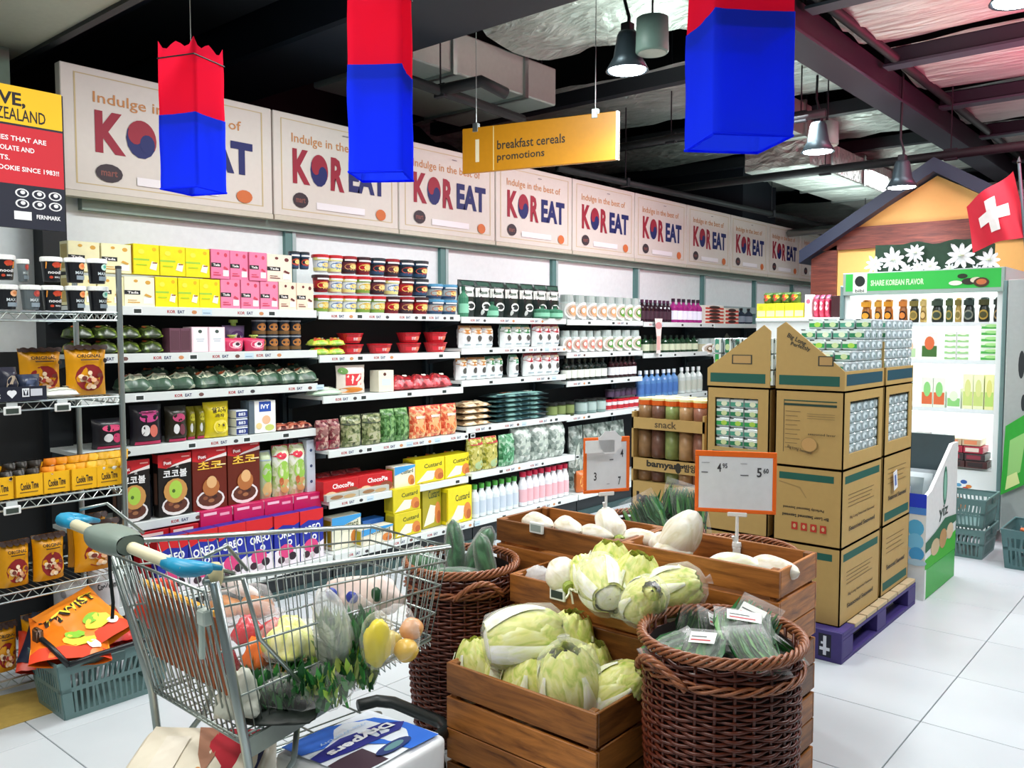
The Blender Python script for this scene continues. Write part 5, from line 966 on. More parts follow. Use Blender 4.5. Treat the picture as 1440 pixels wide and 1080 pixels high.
def hamper_meshes():
    b = B(); rows = 52; ns = 26; seg = ns*4
    rad = lambda z: RB+(RT-RB)*(z/HH)**.8+.012*math.sin(PI*z/HH)
    for k in range(rows):
        z = .012+(HH-.03)*k/rows; thick = .0058 if (k//8) % 3 != 2 else .0045; pts = []
        for i in range(seg):
            a = 2*PI*i/seg; r = rad(z)+.006*math.cos(ns/2*a+PI*(k % 2))*1.0; pts.append((r*math.cos(a), r*math.sin(a), z+.0015*math.sin(a*ns/2+k)))
        b.tube(pts, thick, WICK, 5, True)
    weave = b.mesh('weave', True)
    b = B()
    for i in range(ns): a = 2*PI*(i+.0)/ns; b.tube([(rad(z)*math.cos(a), rad(z)*math.sin(a), z) for z in (.0, .2, .4, .55, HH)], .0055, WICK, 5)
    stakes = b.mesh('stakes', True)
    b = B()
    for q in range(5):
        pts = []
        for i in range(90): a = 2*PI*i/90; ph = a*11+q*2*PI/5; pts.append(((RT+.013+.011*math.cos(ph))*math.cos(a), (RT+.013+.011*math.cos(ph))*math.sin(a), HH+.002+.013*math.sin(ph)))
        b.tube(pts, .0055, WICK2, 5, True)
    rim = b.mesh('rim', True); b = B()
    for q in range(3):
        pts = []
        for i in range(90): a = 2*PI*i/90; ph = a*9+q*2*PI/3; pts.append(((RT+.012+.006*math.cos(ph))*math.cos(a), (RT+.012+.006*math.cos(ph))*math.sin(a), HH-.075+.01*math.sin(ph)))
        b.tube(pts, .005, WICK2, 5, True)
    band = b.mesh('braided_band', True); b = B()
    for q in range(3):
        pts = []
        for i in range(30): s = i/29; a = -.42+.84*s; ph = s*16+q*2.1; rr_ = RT+.03+.018*math.sin(PI*s); pts.append(((rr_+.006*math.cos(ph))*math.cos(a), (rr_+.006*math.cos(ph))*math.sin(a), HH-.08+.06*math.sin(PI*s)+.006*math.sin(ph)))
        b.tube(pts, .006, WICK2, 5)
    hand = b.mesh('handle', True); b = B(); b.lathe([(.002, .004), (RB*.98, .004), (RB*.98, .012), (.002, .012)], WICK, 26); bot_ = b.mesh('bottom', False)
    b = B(); b.lathe([(RB-.008, .01), (RT-.012, HH-.02)], M('#1d0c08', .8), 26, cap=False); inn = b.mesh('lining', True)
    return weave, stakes, rim, band, hand, bot_, inn
HM = hamper_meshes()
def hamper(label, x, y, rz, s=1):
    t = thing('wicker_hamper', label, 'basket', (x, y, 0), rz, 'round dark wicker hampers'); t.scale = (s, s, 1)
    for n, me in zip(('weave', 'stakes', 'rim', 'braided_band', 'bottom', 'lining'), (HM[0], HM[1], HM[2], HM[3], HM[5], HM[6])):
        o = link(n, me, t)
        if n in ('weave', 'stakes'): o['kind'] = 'stuff'
    for k in (0, 1): o = link('handle', HM[4], t); o.rotation_euler = (0, 0, k*PI)
    return t
HX, HY = -1.125, 2.26
hamper('big dark wicker hamper filled with bagged green herbs', HX, HY, -1.9, 1.0)
HX2, HY2 = -2.262, 2.345
hamper('dark wicker hamper of film wrapped winter melons', HX2, HY2, -.5, .93)
hamper('wicker hamper behind the crates with green leaf bags', -2.08, 3.42, 1)
hamper('wicker hamper rim behind the last back crate', -1.52, 3.18, 2)
for k, (lab, dx, dy, z, L, R, ti, tu) in enumerate((('winter melon with blunt dark end beside the trolley', -.1, -.08, .64, .2, .05, .9, 3.6), ('long pale wrapped winter melon standing highest in the hamper', -.03, -.0, .69, .27, .036, .3, 2.6), ('dark winter melon leaning in the middle of the hamper', .03, .06, .68, .24, .042, .45, .8), ('winter melon leaning at the crate side of the hamper', .13, .0, .67, .24, .036, -.2, .6), ('winter melon lying low at the hamper front', .05, -.08, .63, .2, .035, 1.5, .5), ('winter melon at the bottom of the heap', -.03, .1, .61, .22, .04, 1.4, 2))):
    ax = Matrix.Rotation(tu, 4, 'Z') @ Matrix.Rotation(ti, 4, 'Y') @ Vector((0, 0, L/2)); p = Vector((HX2+dx, HY2+dy, z))-ax; t = thing('winter_melon', lab, 'melon', p, 0, 'winter melons'); at3(p, ti, tu, t)
    b = B(); b.grid(lambda i, j: (lambda r: (r*math.cos(2*PI*i), r*math.sin(2*PI*i), j*L))(R*math.sin(PI*min(1, max(0, j)))**.35+.001), 18, 14, CUKE, True); b.obj('fruit', t, True)
    b = B(); b.grid(lambda i, j: (lambda r: (r*math.cos(2*PI*i), r*math.sin(2*PI*i), -.01+j*(L+.02)))((R+.003)*math.sin(PI*min(1, max(0, j)))**.3+.002+noise.noise(Vector((i*7, j*8, k)))*.002), 18, 12, FILM, True); b.obj('film_wrap', t, True)
    if k in (1, 4): b = B(); b.decal(lambda x, z, l: ((R+.006)*math.cos(x/R+1.2), (R+.006)*math.sin(x/R+1.2), z), [('e', 0, .4, .5, .12, '#f4dcdc'), ('e', 0, .4, .2, .05, '#d84050')], R, L); b.obj('label_sticker', t)
# bags of herbs
GR = [M(c, .5) for c in ('#1f5c2c', '#2f7a3a', '#12401f', '#5a9a4a')]
def herb(label, p, rot, w=.12, h=.2, d=.035, seed=0, white=True, par=None):
    t = thing('herb_bag', label, 'bag', p, 0, 'clear bags of green herbs'); t.rotation_euler = rot; rr = random.Random(seed); b = B()
    for i in range(80):
        x = (rr.random()-.5)*w*.8; z0 = h*(.06+rr.random()*.2); z1 = h*(.7+rr.random()*.22); y = (rr.random()-.5)*d*.6; x1 = x+(rr.random()-.5)*w*.35; wd = .002+rr.random()*.004; m = rr.choice(GR)
        b.add([(x-wd, y, z0), (x+wd, y, z0), (x1+wd*1.6, y+.004, (z0+z1)/2), (x1-wd*1.6, y-.004, (z0+z1)/2), (x1, y, z1), (x1+wd*.3, y+.001, z1)], [(0, 1, 2, 3), (3, 2, 5, 4)], m)
    tag(b.obj('herb_stalks', t), kind='stuff'); pp = ppouch(w, h, d, '#ffffff', (), m=FILM, cr=.01); link('film_bag', pp[0][1], t)
    if white: b = B(); b.decal(lambda x, z, l: (x, -d/2-.004-l, z), [('r', -.28, .55, .3, .8, '#eef0ee'), ('r', -.24, .6, .2, .63, '#c04048'), ('r', -.24, .68, .1, .7, '#505858')], w, h); b.obj('label_sticker', t)
    return t
HB = [('herb bag standing by the hamper rim with dark stalks', -.13, .03, .58, (.2, .3, .3), .12, .17, 0), ('herb bag lying on top with a white price label', .05, .03, .665, (-1.3, .1, .5), .17, .2, 1), ('herb bag at the back of the hamper with white label', .02, .14, .62, (-.7, .1, -.3), .16, .17, 1), ('herb bag low at the front rim', -.1, -.12, .615, (-1.2, .2, -.6), .12, .17, 0), ('herb bag with orange and white print at the front', .0, -.11, .62, (-1.1, -.1, .2), .13, .17, 1), ('herb bag of thin chives toward the crates side', .13, -.05, .635, (-1.15, 0, .9), .13, .2, 0), ('herb bag below the labelled one', .1, .08, .61, (-1.2, 0, 1.4), .13, .2, 0), ('narrow herb bag with long white tag', -.06, -.0, .62, (-.9, .5, 1.0), .08, .18, 1), ('herb bag filling the middle of the hamper', 0, -.02, .6, (-1.3, 0, 2.0), .15, .22, 0), ('herb bag pressed to the far hamper wall', .12, .13, .59, (-.9, 0, 2.6), .13, .16, 0)]
for k, (lab, dx, dy, z, rot, w_, h_, wh) in enumerate(HB):
    R_ = Matrix.Rotation(rot[2], 4, 'Z') @ Matrix.Rotation(rot[0], 4, 'X'); off = R_ @ Vector((0, 0, h_/2)); herb(lab, Vector((HX+dx, HY+dy, z))-Vector((off.x, off.y, off.z*.3)), rot, w_, h_, .04, k, bool(wh))
for k, (lab, u, v, z, c) in enumerate((('green leafy bag sticking out of the hamper behind the crates', 945, 712, .76, 0), ('dark green leafy bag beside it near the orange sign', 975, 722, .74, 1), ('pale leafy bag at the hamper edge by the radish', 925, 728, .72, 2))):
    herb(lab, onZ(u, v, z)-Vector((0, 0, .1)), (-.3, .3-.4*k, .6), .17, .22, .06, 40+k, False)
# clip-on price signs
def clip_sign(label, u0, u1, v0, v1, yb, us, vs_, yaw, rows, grp='orange framed price signs'):
    c = onY((u0+u1)/2, (v0+v1)/2, yb); s = project(c)/F; W = (u1-u0)*s/math.cos(yaw-0+0) if False else (u1-u0)*s; H = (v1-v0)*s; foot = onY(us, vs_, yb)
    t = thing('price_sign', label, 'sign', c, yaw, grp); m = M('#ee6a14', .4); w_, h_ = W/2, H/2; f = .014
    b = B(); b.box(-w_, w_, -.004, .004, h_-f*1.5, h_, m, .002); b.box(-w_, w_, -.004, .004, -h_, -h_+f, m, .002); b.box(-w_, -w_+f, -.004, .004, -h_+f, h_-f*1.5, m, .002); b.box(w_-f, w_, -.004, .004, -h_+f, h_-f*1.5, m, .002); b.obj('frame', t)
    b = B(); b.box(-w_+f*.8, w_-f*.8, -.0015, .0015, -h_+f*.8, h_-f*1.2, M('#dfe2e8', .5)); b.obj('card', t); b = B(); b.decal(lambda x, z, l: (x, -.0015-l, z), rows, W, H); b.obj('printed_prices', t)
    b = B(); dz = c.z-h_-foot.z; dx_ = Matrix.Rotation(-yaw, 3, 'Z') @ (foot-c); q = (dx_.x, dx_.y, -h_-dz)
    wm = M('#eef0ee', .35); b.box(q[0]-.035, q[0]+.035, -.006, .006, -h_-.014, -h_+.004, wm, .003); b.tube([(q[0], 0, -h_), q], .006, wm, 8); b.tube([(q[0]-.014, q[1]-.008, q[2]+.03), (q[0]-.004, q[1], q[2])], .006, wm, 6); b.lathe([(.016, -.012), (.018, 0), (.016, .012)], wm, 10, (q[0], q[1], q[2]-.005)); b.box(q[0]-.014, q[0]+.014, q[1]-.016, q[1]+.012, q[2]-.035, q[2]-.01, wm, .003); b.obj('clip_stand', t, False); return t
clip_sign('orange framed price sign showing 4.95 and 5.60', 978, 1090, 634, 722, 2.9, 1036, 765, YAW-.25, [('t', '4', -.2, .23, .14, '#3c3c42', .05), ('t', '95', -.13, .26, .08, '#3c3c42', .06), ('t', '5', .29, .17, .15, '#3c3c42', .06), ('t', '60', .37, .2, .08, '#3c3c42', .065), ('r', -.42, .14, -.34, .155, '#55555c'), ('r', .06, .11, .16, .125, '#55555c'), ('r', -.42, .3, -.32, .31, '#9a9aa2'), ('r', .06, .3, .14, .31, '#9a9aa2')])
clip_sign('orange framed price sign with white splash card by the back crate', 817, 889, 614, 693, 2.9, 852, 716, YAW+.35, [('t', '3', -.25, -.2, .15, '#3c3c42', .06), ('t', '7', .28, -.3, .15, '#3c3c42', .06), ('t', '4', .33, .2, .14, '#3c3c42', .06), ('r', .06, .08, .14, .1, '#6c6c74'), ('r', .0, -.35, .06, -.34, '#8c8c94')])
b = B(); b.prism([(.05*math.cos(q*PI/8)*(1.15 if q % 2 else 1), .045*math.sin(q*PI/8)*(1.15 if q % 2 else 1)) for q in range(16)], .002, M('#e8e8ec', .5)); b.prism([(-.11, -.04), (.02, -.04), (.02, .01), (-.11, .01)], .002, M('#eceef0', .5)); tag(b.obj('splash_card', None, False, onY(858, 622, 2.885), YAW+.35), 'white scalloped card on the second price sign', 'card')
# ================================================================ PALLET AND CARTONS
KB = M('#b8985a', .6, 0, .06); KB2 = M('#98804a', .7, 0, .06); KG = '#14584a'; PUR = M('#3c2f72', .55, 0, .12)
BX0, BX1, GX0, GX1 = -1.735, -1.40, -2.105, -1.765; PY0, PY1 = 3.97, 5.14
t = thing('pallet', 'purple pallet under the tall carton stacks', 'pallet', (-1.36, PY0, 0)); xl = -.82
for k in range(7):
    y = (PY1-PY0)*k/7; b = B(); b.box(xl, 0, y+.004, y+(PY1-PY0)/7-.01, .128, .148, M('#b9a884', .7) if k else PUR, .002); b.obj('deck_board', t)
for x in (xl, xl/2-.04, -.08):
    b = B(); b.box(x, x+.08, 0, PY1-PY0, .0, .02, PUR, .002); b.obj('bottom_board', t); b = B(); b.box(x, x+.08, 0, PY1-PY0, .11, .128, PUR, .002); b.obj('stringer', t)
    for y in (0, .5, 1.03): b = B(); b.box(x, x+.08, y, y+.14, .02, .11, PUR, .002); b.obj('block', t)
b = B(); b.box(xl, 0, -.012, 0, .0, .148, PUR, .002); b.obj('front_board', t)
b = B(); b.decal(lambda x, z, l: (x, -.012-l, z), [('r', -1, 0, 1, 1, '#15182c'), ('r', -.25, .08, .25, .92, '#dfe2ec'), ('r', -.8, .28, .8, .42, '#dfe2ec'), ('r', -.6, .55, -.25, .65, '#dfe2ec')], .03, .11, -.08, .02); b.obj('floor_mark', t)
def carton(label, x0, x1, y0, y1, z0, z1, front, side, holes=(), grp='brown seaweed cartons on the pallet'):
    t = thing('carton', label, 'carton', ((x0+x1)/2, y0, z0), 0, grp); W, D, H = x1-x0, y1-y0, z1-z0; w_ = W/2; b = B(); th = .006
    def pane(nm, f, A, hole):
        if not hole: b.add([f(0, 0, 0), f(A, 0, 0), f(A, H, 0), f(0, H, 0), f(0, 0, th), f(A, 0, th), f(A, H, th), f(0, H, th)], [(0, 1, 2, 3), (7, 6, 5, 4), (0, 4, 5, 1), (1, 5, 6, 2), (2, 6, 7, 3), (3, 7, 4, 0)], KB); return
        a0, a1, h0, h1 = hole
        for (p, q, r, s) in ((0, A, 0, h0), (0, A, h1, H), (0, a0, h0, h1), (a1, A, h0, h1)):
            b.add([f(p, r, 0), f(q, r, 0), f(q, s, 0), f(p, s, 0), f(p, r, th), f(q, r, th), f(q, s, th), f(p, s, th)], [(0, 1, 2, 3), (7, 6, 5, 4), (0, 4, 5, 1), (1, 5, 6, 2), (2, 6, 7, 3), (3, 7, 4, 0)], KB)
    pane('f', lambda a, h, t_: (-w_+a, t_, h), W, holes[0] if holes else None); pane('r', lambda a, h, t_: (w_-t_, a, h), D, holes[1] if holes else None)
    pane('l', lambda a, h, t_: (-w_+t_, D-a, h), D, None); pane('b', lambda a, h, t_: (w_-a, D-t_, h), W, None)
    b.box(-w_, w_, 0, D, 0, .004, KB2)
    if not holes or len(holes) < 3: b.box(-w_, w_, 0, D/2-.001, H-.004, H, KB); b.box(-w_, w_, D/2+.001, D, H-.004, H, KB)
    b.obj('box_body', t)
    b = B(); b.decal(lambda x, z, l: (x, -l, z), front, W, H); b.decal(lambda y, z, l: (w_+l, D/2+y, z), side, D, H)
    if front or side: b.obj('print', t)
    return t
up = PI
T1 = [('r', -.42, .83, .38, .92, KG)]; SD = [('r', -.44, .82, .44, .92, KG)]+[('r', -.36, .66-.05*k, .3-.05*(k % 3), .668-.05*k, '#6c5a38') for k in range(4)]+[('t', 'Big Long Seasoned Seaweed', 0, .36, .045, '#4a3c28', .62, .0), ('t', 'Seasoned Seaweed', 0, .22, .06, '#3a3428', .66, 0, .03)]
UPS = [('t', 'Perfectly Seasoned Seaweed', -.05, .46, .045, '#2e2c24', .6, up), ('t', 'Big Long Seasoned Seaweed', -.02, .36, .055, '#2e2c24', .68, up, .03)]
IC = sum([[('r', -.22+.14*k, .17, -.13+.14*k, .27, '#b83020'), ('e', -.175+.14*k, .22, .022, .028, '#c8a878')] for k in range(4)], [])
sp = [('p', [(-.42, .8), (-.1, .74), (.0, .6), (-.02, .605), (-.12, .73), (-.42, .785)], '#a08450')]
carton('bottom carton of the tall stack, half hidden by the crates', BX0, BX1, 4.03, 4.60, .150, .522, T1+[('t', 'herbal', -.2, .5, .05, '#2e2c24', .2), ('t', 'act Big', -.2, .38, .06, '#2e2c24', .25, up, .03), ('r', -.28, .2, -.18, .3, '#b83020'), ('e', -.23, .25, .03, .03, '#c8a878')], SD)
carton('carton with red icons and upside down lettering', BX0, BX1, 4.03, 4.60, .526, .896, T1+sp+UPS+IC, SD)
WF = [('r', -.37, .18, -.36, .88, '#5a4c30'), ('r', -.37, .86, .4, .875, '#1a4c3c'), ('r', -.37, .8, .4, .83, '#1d3c30')]+[('r', -.34, .72-.06*k, -.12-.04*(k % 2), .726-.06*k, '#6c5c3c') for k in range(9)]+[('r', -.02, .7-.03*k, .38, .705-.03*k, '#7a6a44') for k in range(3)]+[('t', 'seasoned laver', .2, .44, .03, '#5a4c30', .4), ('e', .02, .3, .12, .1, '#a58850'), ('e', .02, .3, .11, .09, '#c39a5e'), ('t', 'Big Long Seaweed', -.12, .22, .05, '#5c4c30', .36, -.2)]
D1 = .57
c3 = carton('carton with a side window of silver seaweed packs', BX0, BX1, 4.03, 4.60, .90, 1.268, WF, [], (None, (.08, D1-.06, .07, .32)))
carton('bottom carton of the stack beside the bamboo coloured display, mostly hidden', GX0, GX1, 4.03, 4.60, .150, .522, T1, [])
carton('carton behind the orange price sign stand', GX0, GX1, 4.03, 4.60, .526, .896, T1, [])
c4 = carton('carton with a front window showing six rows of seaweed packs', GX0, GX1, 4.03, 4.60, .90, 1.268, [('r', -.4, .06, .42, .11, KG)], [], ((.045, .28, .06, .315), None))
SD2 = [('r', -.44, .06, .44, .18, KG)]+[('r', -.36, .8-.07*k, .3-.05*(k % 3), .808-.07*k, '#6c5a38') for k in range(4)]+[('t', 'Seasoned Seaweed', 0, .38, .07, '#3a3428', .66, 0, .03)]
carton('bottom carton of the rear stack on the pallet', BX0, BX1, 4.64, 5.12, .150, .522, [], SD2); carton('middle carton of the rear stack with a small white tag', BX0, BX1, 4.64, 5.12, .526, .896, [], SD2)
c5 = carton('rear carton with a side window of silver seaweed packs', BX0, BX1, 4.64, 5.12, .90, 1.268, [], [], (None, (.06, .48-.06, .07, .32)))
b = B(); b.box(0, .002, -.03, .03, -.05, .05, M('#eceef2', .4)); b.decal(lambda y, z, l: (.002+l, y, z), [('r', -.25, .2, .2, .8, '#5a70b0')], .06, .1, 0, -.05); o = b.obj('hanging_tag', None, False, onX(1259, 675, -1.385)); o.rotation_euler = (.2, 0, 0); tag(o, 'small white tag hanging on the rear carton stack', 'tag')
# open display trays with gable shaped fronts
def dtray(label, x0, x1, y0, y1, z0, zt, zp, px, flip=False, dark=True):
    t = thing('display_tray', label, 'tray', ((x0+x1)/2, y0, z0), 0, 'open cardboard trays of seaweed'); W, D, H = x1-x0, y1-y0, zt-z0; w_ = W/2; P = zp-z0; b = B(); th = .006
    pts = [(-w_, 0), (w_, 0), (w_, H), (px-w_+.01, P), (-w_, P-.03)] if not flip else [(-w_, 0), (w_, 0), (w_, P-.03), (w_-px, P), (-w_, H)]
    b.prism(pts, th, KB, 'y', 0); b.box(-w_, w_, D-th, D, 0, P*.7, KB); b.box(w_-th, w_, th, D-th, 0, H, KB); b.box(-w_, -w_+th, th, D-th, 0, H, KB); b.box(-w_, w_, 0, D, 0, .004, KB2); b.obj('tray_body', t)
    b = B(); b.decal(lambda x, z, l: (x, -l, z), [('r', -.45, .25, .43, .75, KG), ('r', .12 if not flip else -.1, 1.25, .34 if not flip else .22, 1.75, '#3a3a30'), ('r', .14 if not flip else -.08, 1.3, .32 if not flip else .2, 1.7, '#b8945c'), ('t', 'Big Long', -.2 if not flip else -.1, 2.55, .3, '#3a3a30', .3 if not flip else .25, -.45), ('t', 'Perfectly', -.14 if not flip else -.1, 2.2, .25, '#3a3a30', .3, -.3)][:4 if flip else 5], W, H)
    b.decal(lambda y, z, l: (w_+l, D/2+y, z), [('r', -.46, .28, .46, .85, '#1c4a58')], D, H); b.obj('print', t)
zt, zp = 1.268, 1.365
dtray('open cardboard tray on the tall stack with sloping front', BX0, BX1, 4.03, 4.60, zt+.002, zp, 1.60, .035)
dtray('open cardboard tray on the window carton, sloping the other way', GX0, GX1, 4.03, 4.60, zt+.002, zp, 1.585, .035, True)
dtray('rear open cardboard tray of seaweed packs', BX0, BX1, 4.64, 5.12, zt+.002, zp, 1.40, .1)
# seaweed packs
SIL = M('#c8d4d4', .22, .35, .1); CLR = M('#b4c4c4', .2, .2, .15)
def packmesh(c1, c2, w=.076, d=.092, h=.05):
    b = B(); b.box(-w/2, w/2, -d/2, d/2, 0, h, SIL, .006); b.decal(lambda x, z, l: (x, -d/2-l, z), [('r', -.46, .2, .46, .86, c1), ('r', -.46, .62, .46, .86, '#dfe8e0'), ('e', .1, .45, .22, .25, c2), ('r', -.5, .9, -.2, 1, '#1c2c24')], w, h)
    b.decal(lambda y, z, l: (w/2+l, y, z), [('e', 0, .5, .42, .42, '#9fb0b4'), ('e', -.05, .52, .3, .28, '#d8e4e6'), ('e', .1, .4, .15, .16, '#7c9094')], d, h)
    b.decal(lambda x, y, l: (x, y, h+l), [('r', -.4, -.35, .4, .35, '#e4ecea'), ('r', -.4, -.1, .4, .1, c1)], w, d); return b.mesh('seaweed_pack')
PM = [packmesh('#2c9a4c', '#a8d04c'), packmesh('#1f7a50', '#c8d8a0'), packmesh('#4a9a80', '#e0e8c8')]
cnt = [0]; NUM = ['one', 'two', 'three', 'four', 'five', 'six']
def pack(p, rot=(0, 0, 0), where='', k=0, grp='', lab=None):
    if lab: where = lab
    o = link('seaweed_pack', PM[k % 3], None, p); o.rotation_euler = rot; tag(o, where, 'packet', grp); return o
rr = random.Random(5)
for j in range(6):           # rows going back
    for L in range(5):
        if L > j*1.0+.6 or (L == 4 and j < 3): continue
        for i in range(4):
            if i < 3 and j > 0 and L < min(j-1, 4) : continue
            lim = (i+1)/4.; 
            pack((BX0+.0445+.0805*i, 4.085+.094*j, zt+.045+.052*L+(.045 if 1 else 0)), (0, 0, (rr.random()-.5)*.1), '', rr.randrange(3), 'seaweed packs in the front tray', 'seaweed pack in the front tray, layer %s, row %s, %s across' % (NUM[L], NUM[j], ORD[i]))
for j in range(5):
    for L in range(5):
        for i in (range(4) if (j == 0 or L == 4) else (3,)): pack((BX0+.0445+.0805*i, 4.70+.094*j, zt+.045+.045+.052*L), (0, 0, (rr.random()-.5)*.1), '', rr.randrange(3), 'seaweed packs in the rear tray', 'seaweed pack in the rear tray, layer %s, row %s, %s across' % (NUM[L], NUM[j], ORD[i]))
for j in range(4):
    for i in range(6):
        for L in (0, 1): pack((GX0+.03+.056*i, 4.10+.12*j, zt+.012+.092*L+.05+.0*(j)), (PI/2*.0, -PI/2, PI/2*0), 'upright silver and green seaweed pack in the tray beside the tall stack', rr.randrange(3), 'upright seaweed packs') if False else None
        for L in range(3): 
            hgt = .2+.0*i
            if L == 2 and (i < 0): continue
            pack((GX0+.03+.056*i, 4.08+.13*j, zt+.055+.079*L), (0, PI/2, PI*0), '', rr.randrange(3), 'upright seaweed packs', 'upright green seaweed pack in the neighbouring tray, layer %s, row %s, %s across' % (NUM[L], NUM[j], ORD[i]))
for L in range(6):
    for i in range(3): pack((GX0+.045+.04+.0775*i, 4.085, .90+.012+.05*L), (0, 0, 0), '', L, 'seaweed packs behind the front window', 'seaweed pack in the front window, layer %s from the bottom, %s across' % (NUM[L], ORD[i]))
for (xa, y0, n, g) in ((BX1-.05, 4.13, 5, 'side'), (BX1-.05, 4.72, 4, 'rear side')):
    for L in range(6):
        for i in range(n): pack((xa, y0+.045+.094*i, .90+.012+.05*L), (0, 0, 0), '', L, 'seaweed packs behind the %s window' % g, 'seaweed pack in the %s window, layer %s from the bottom, %s across' % (g, NUM[L], ORD[i]))
# ================================================================ CORRUGATED DISPLAY OF SNACK TUBES
dx0, dx1, dy = onY(888, 640, 4.22).x, onY(990, 640, 4.22).x, 4.22
Z = lambda v: onY(940, v, dy).z
t = thing('cardboard_display', 'cardboard display stand with round snack tubs behind the price signs', 'display', ((dx0+dx1)/2, dy, 0)); w_ = (dx1-dx0)/2; H = Z(577)
b = B(); b.box(-w_, w_, 0, .006, 0, Z(682), KB); b.box(-w_, w_, 0, .006, Z(665), Z(648), KB); b.box(-w_, w_, 0, .006, Z(606), Z(590), KB); b.box(-w_, -w_+.012, 0, .3, 0, H-.02, KB); b.box(w_-.012, w_, 0, .3, 0, H-.02, KB); b.box(-w_, w_, .29, .3, 0, H, KB2); b.obj('stand_body', t)
for z in (Z(682)-.004, Z(648)-.26, Z(592)): b = B(); b.box(-w_+.012, w_-.012, .006, .29, z, z+.004, KB2); b.obj('tier', t)
b = B(); b.decal(fmy, [('t', 'bamyang', -.02, 0, 1, '#2a261c', .52, 0, .04), ('e', .16, -.1, .04, .6, '#2a261c'), ('t', '밤양갱', .36, 0, .9, '#2a261c', .24, 0, .03)], w_*2, .05, 0, Z(656)); b.decal(fmy, [('t', 'snack', -.02, 0, 1, '#5a4a30', .3)], w_*2, .04, 0, Z(598)); b.decal(fmy, [('t', 'bam', -.26, 0, 1, '#221e16', .32, 0, .06)], w_*2, .062, 0, Z(704)); b.decal(fmy, [('t', 'yang', -.22, 0, 1, '#221e16', .38, 0, .06)], w_*2, .075, 0, Z(717)); b.obj('print', t)
for row_, (vb, vt) in enumerate(((682, 666), (648, 608), (592, 578))):
    z0 = Z(vb); h = Z(vt)-z0+.05
    for i in range(5):
        q = thing('snack_tub', 'round snack tub with orange band, %s row, %s from the shelf side' % (['lower', 'middle', 'top'][row_], ORD[i]), 'tub', ((dx0+dx1)/2-w_+.055+(2*w_-.11)*i/4, dy+.07, z0+.002), 0, 'snack tubs in the cardboard display')
        r = .044; hh = h if row_ == 1 else .11; b = B(); b.lathe([(r*.9, 0), (r, .006), (r, hh-.03)], M(['#8a6a48', '#6a4a3c', '#7c8a50', '#a8845c', '#8a5c4a'][i], .3, 0, .35), 14); b.obj('tub_body', q, True)
        b = B(); b.lathe([(r*1.03, hh-.032), (r*1.03, hh-.004)], M('#d8601c' if i % 2 == 0 or row_ else '#e8783c', .35), 14, cap=False); b.lathe([(r*1.05, hh-.004), (r*1.05, hh+.008), (.002, hh+.012)], M('#efe6a4', .4), 14); b.obj('lid', q)
for i in range(5):
    for j in (1, 2):
        q = thing('snack_tub', 'cream lidded snack tub behind the front top row, %s row back, %s across' % (ORD[j], ORD[i]), 'tub', ((dx0+dx1)/2-w_+.055+(2*w_-.11)*i/4, dy+.07+.094*j, Z(592)+.006), 0, 'cream lids at the back of the display top'); r = .044; b = B(); b.lathe([(r, 0), (r, .1), (r*1.05, .1), (r*1.05, .112), (.002, .116)], M('#efe6a4', .4), 12); b.obj('tub_body', q)
# ================================================================ MERCHANDISER, FRIDGE, CHALET
my0, my1, mx1 = 5.22, 5.9, -1.335; mx0 = -1.80
t = thing('cooler_bin', 'white and green promotion cooler bin beside the pallet', 'cooler', (mx1, my0, 0)); Wm = mx1-mx0; D = my1-my0; WH = M('#e6e8e6', .4)
b = B(); b.prism([(0, .18), (D, .18), (D, .86), (D*.8, .86), (D*.15, .63), (0, .61)], .02, WH, 'x', -.02); b.prism([(0, .18), (D, .18), (D, .86), (D*.8, .86), (D*.15, .63), (0, .61)], .02, WH, 'x', -Wm); b.box(-Wm+.02, -.02, 0, .02, .18, .58, WH); b.box(-Wm+.02, -.02, D-.03, D, .18, .9, M('#3c4c52', .4)); b.box(-Wm+.02, -.02, .02, D-.03, .4, .42, M('#20282c', .5)); b.obj('cabinet', t)
b = B(); b.box(-Wm, 0, .03, D, .0, .18, M('#1fa82c', .4), .004); b.box(-Wm, 0, .0, .03, .0, .18, WH); b.obj('base', t)
b = B(); b.decal(lambda y, z, l: (l, D/2+y, z), [('p', [(-.5, .18), (.5, .18), (.5, .3), (.1, .27), (-.5, .24)], '#3cb02c'), ('e', .08, .62, .07, .12, '#2c6a54'), ('e', .08, .62, .045, .09, '#8ac0a8'), ('t', 'yiz', .05, .46, .09, '#3a4a44', .3, 0, .02), ('p', [(-.5, .34), (-.2, .37), (.1, .42), (.5, .4), (.5, .36), (.2, .34), (-.2, .3), (-.5, .28)], '#2c6a48'), ('e', -.2, .28, .14, .05, '#c8b48c'), ('e', .05, .3, .12, .06, '#b8905c'), ('e', .28, .32, .12, .05, '#d8c4a0')], D, 1)
b.decal(fmy, [('r', -1, .54, 0, .62, '#1c3ccc'), ('r', -.8, .5, .0, .54, '#4c8ad8'), ('e', -.12, .42, .1, .05, '#5ab4e0'), ('e', -.12, .34, .1, .05, '#7cc8ec'), ('e', -.1, .27, .09, .04, '#4aa4dc'), ('e', -.1, .22, .12, .02, '#b8d8e8')], Wm, 1); b.obj('print', t)
for k, (y, c) in enumerate(((.2, '#8a9a9c'), (.4, '#b8c4c8'), (.55, '#7a8488'))): row_ = ppouch(.3, .26, .08, c, [('r', -.3, .4, .3, .8, '#dfe6ea')]); o = link('chilled_pack', row_[0][1], None, (mx1-.22, my0+y, .425)); tag(o, 'grey chilled pack in the cooler bin, %s from the pallet' % ORD[k], 'bag', 'chilled packs in the bin')
FY = 7.05; fx0, fx1 = onY(1187, 400, FY).x, onY(1414, 400, FY).x; Zf = lambda v: onY(1300, v, FY).z; FW = fx1-fx0; FC = (fx0+fx1)/2
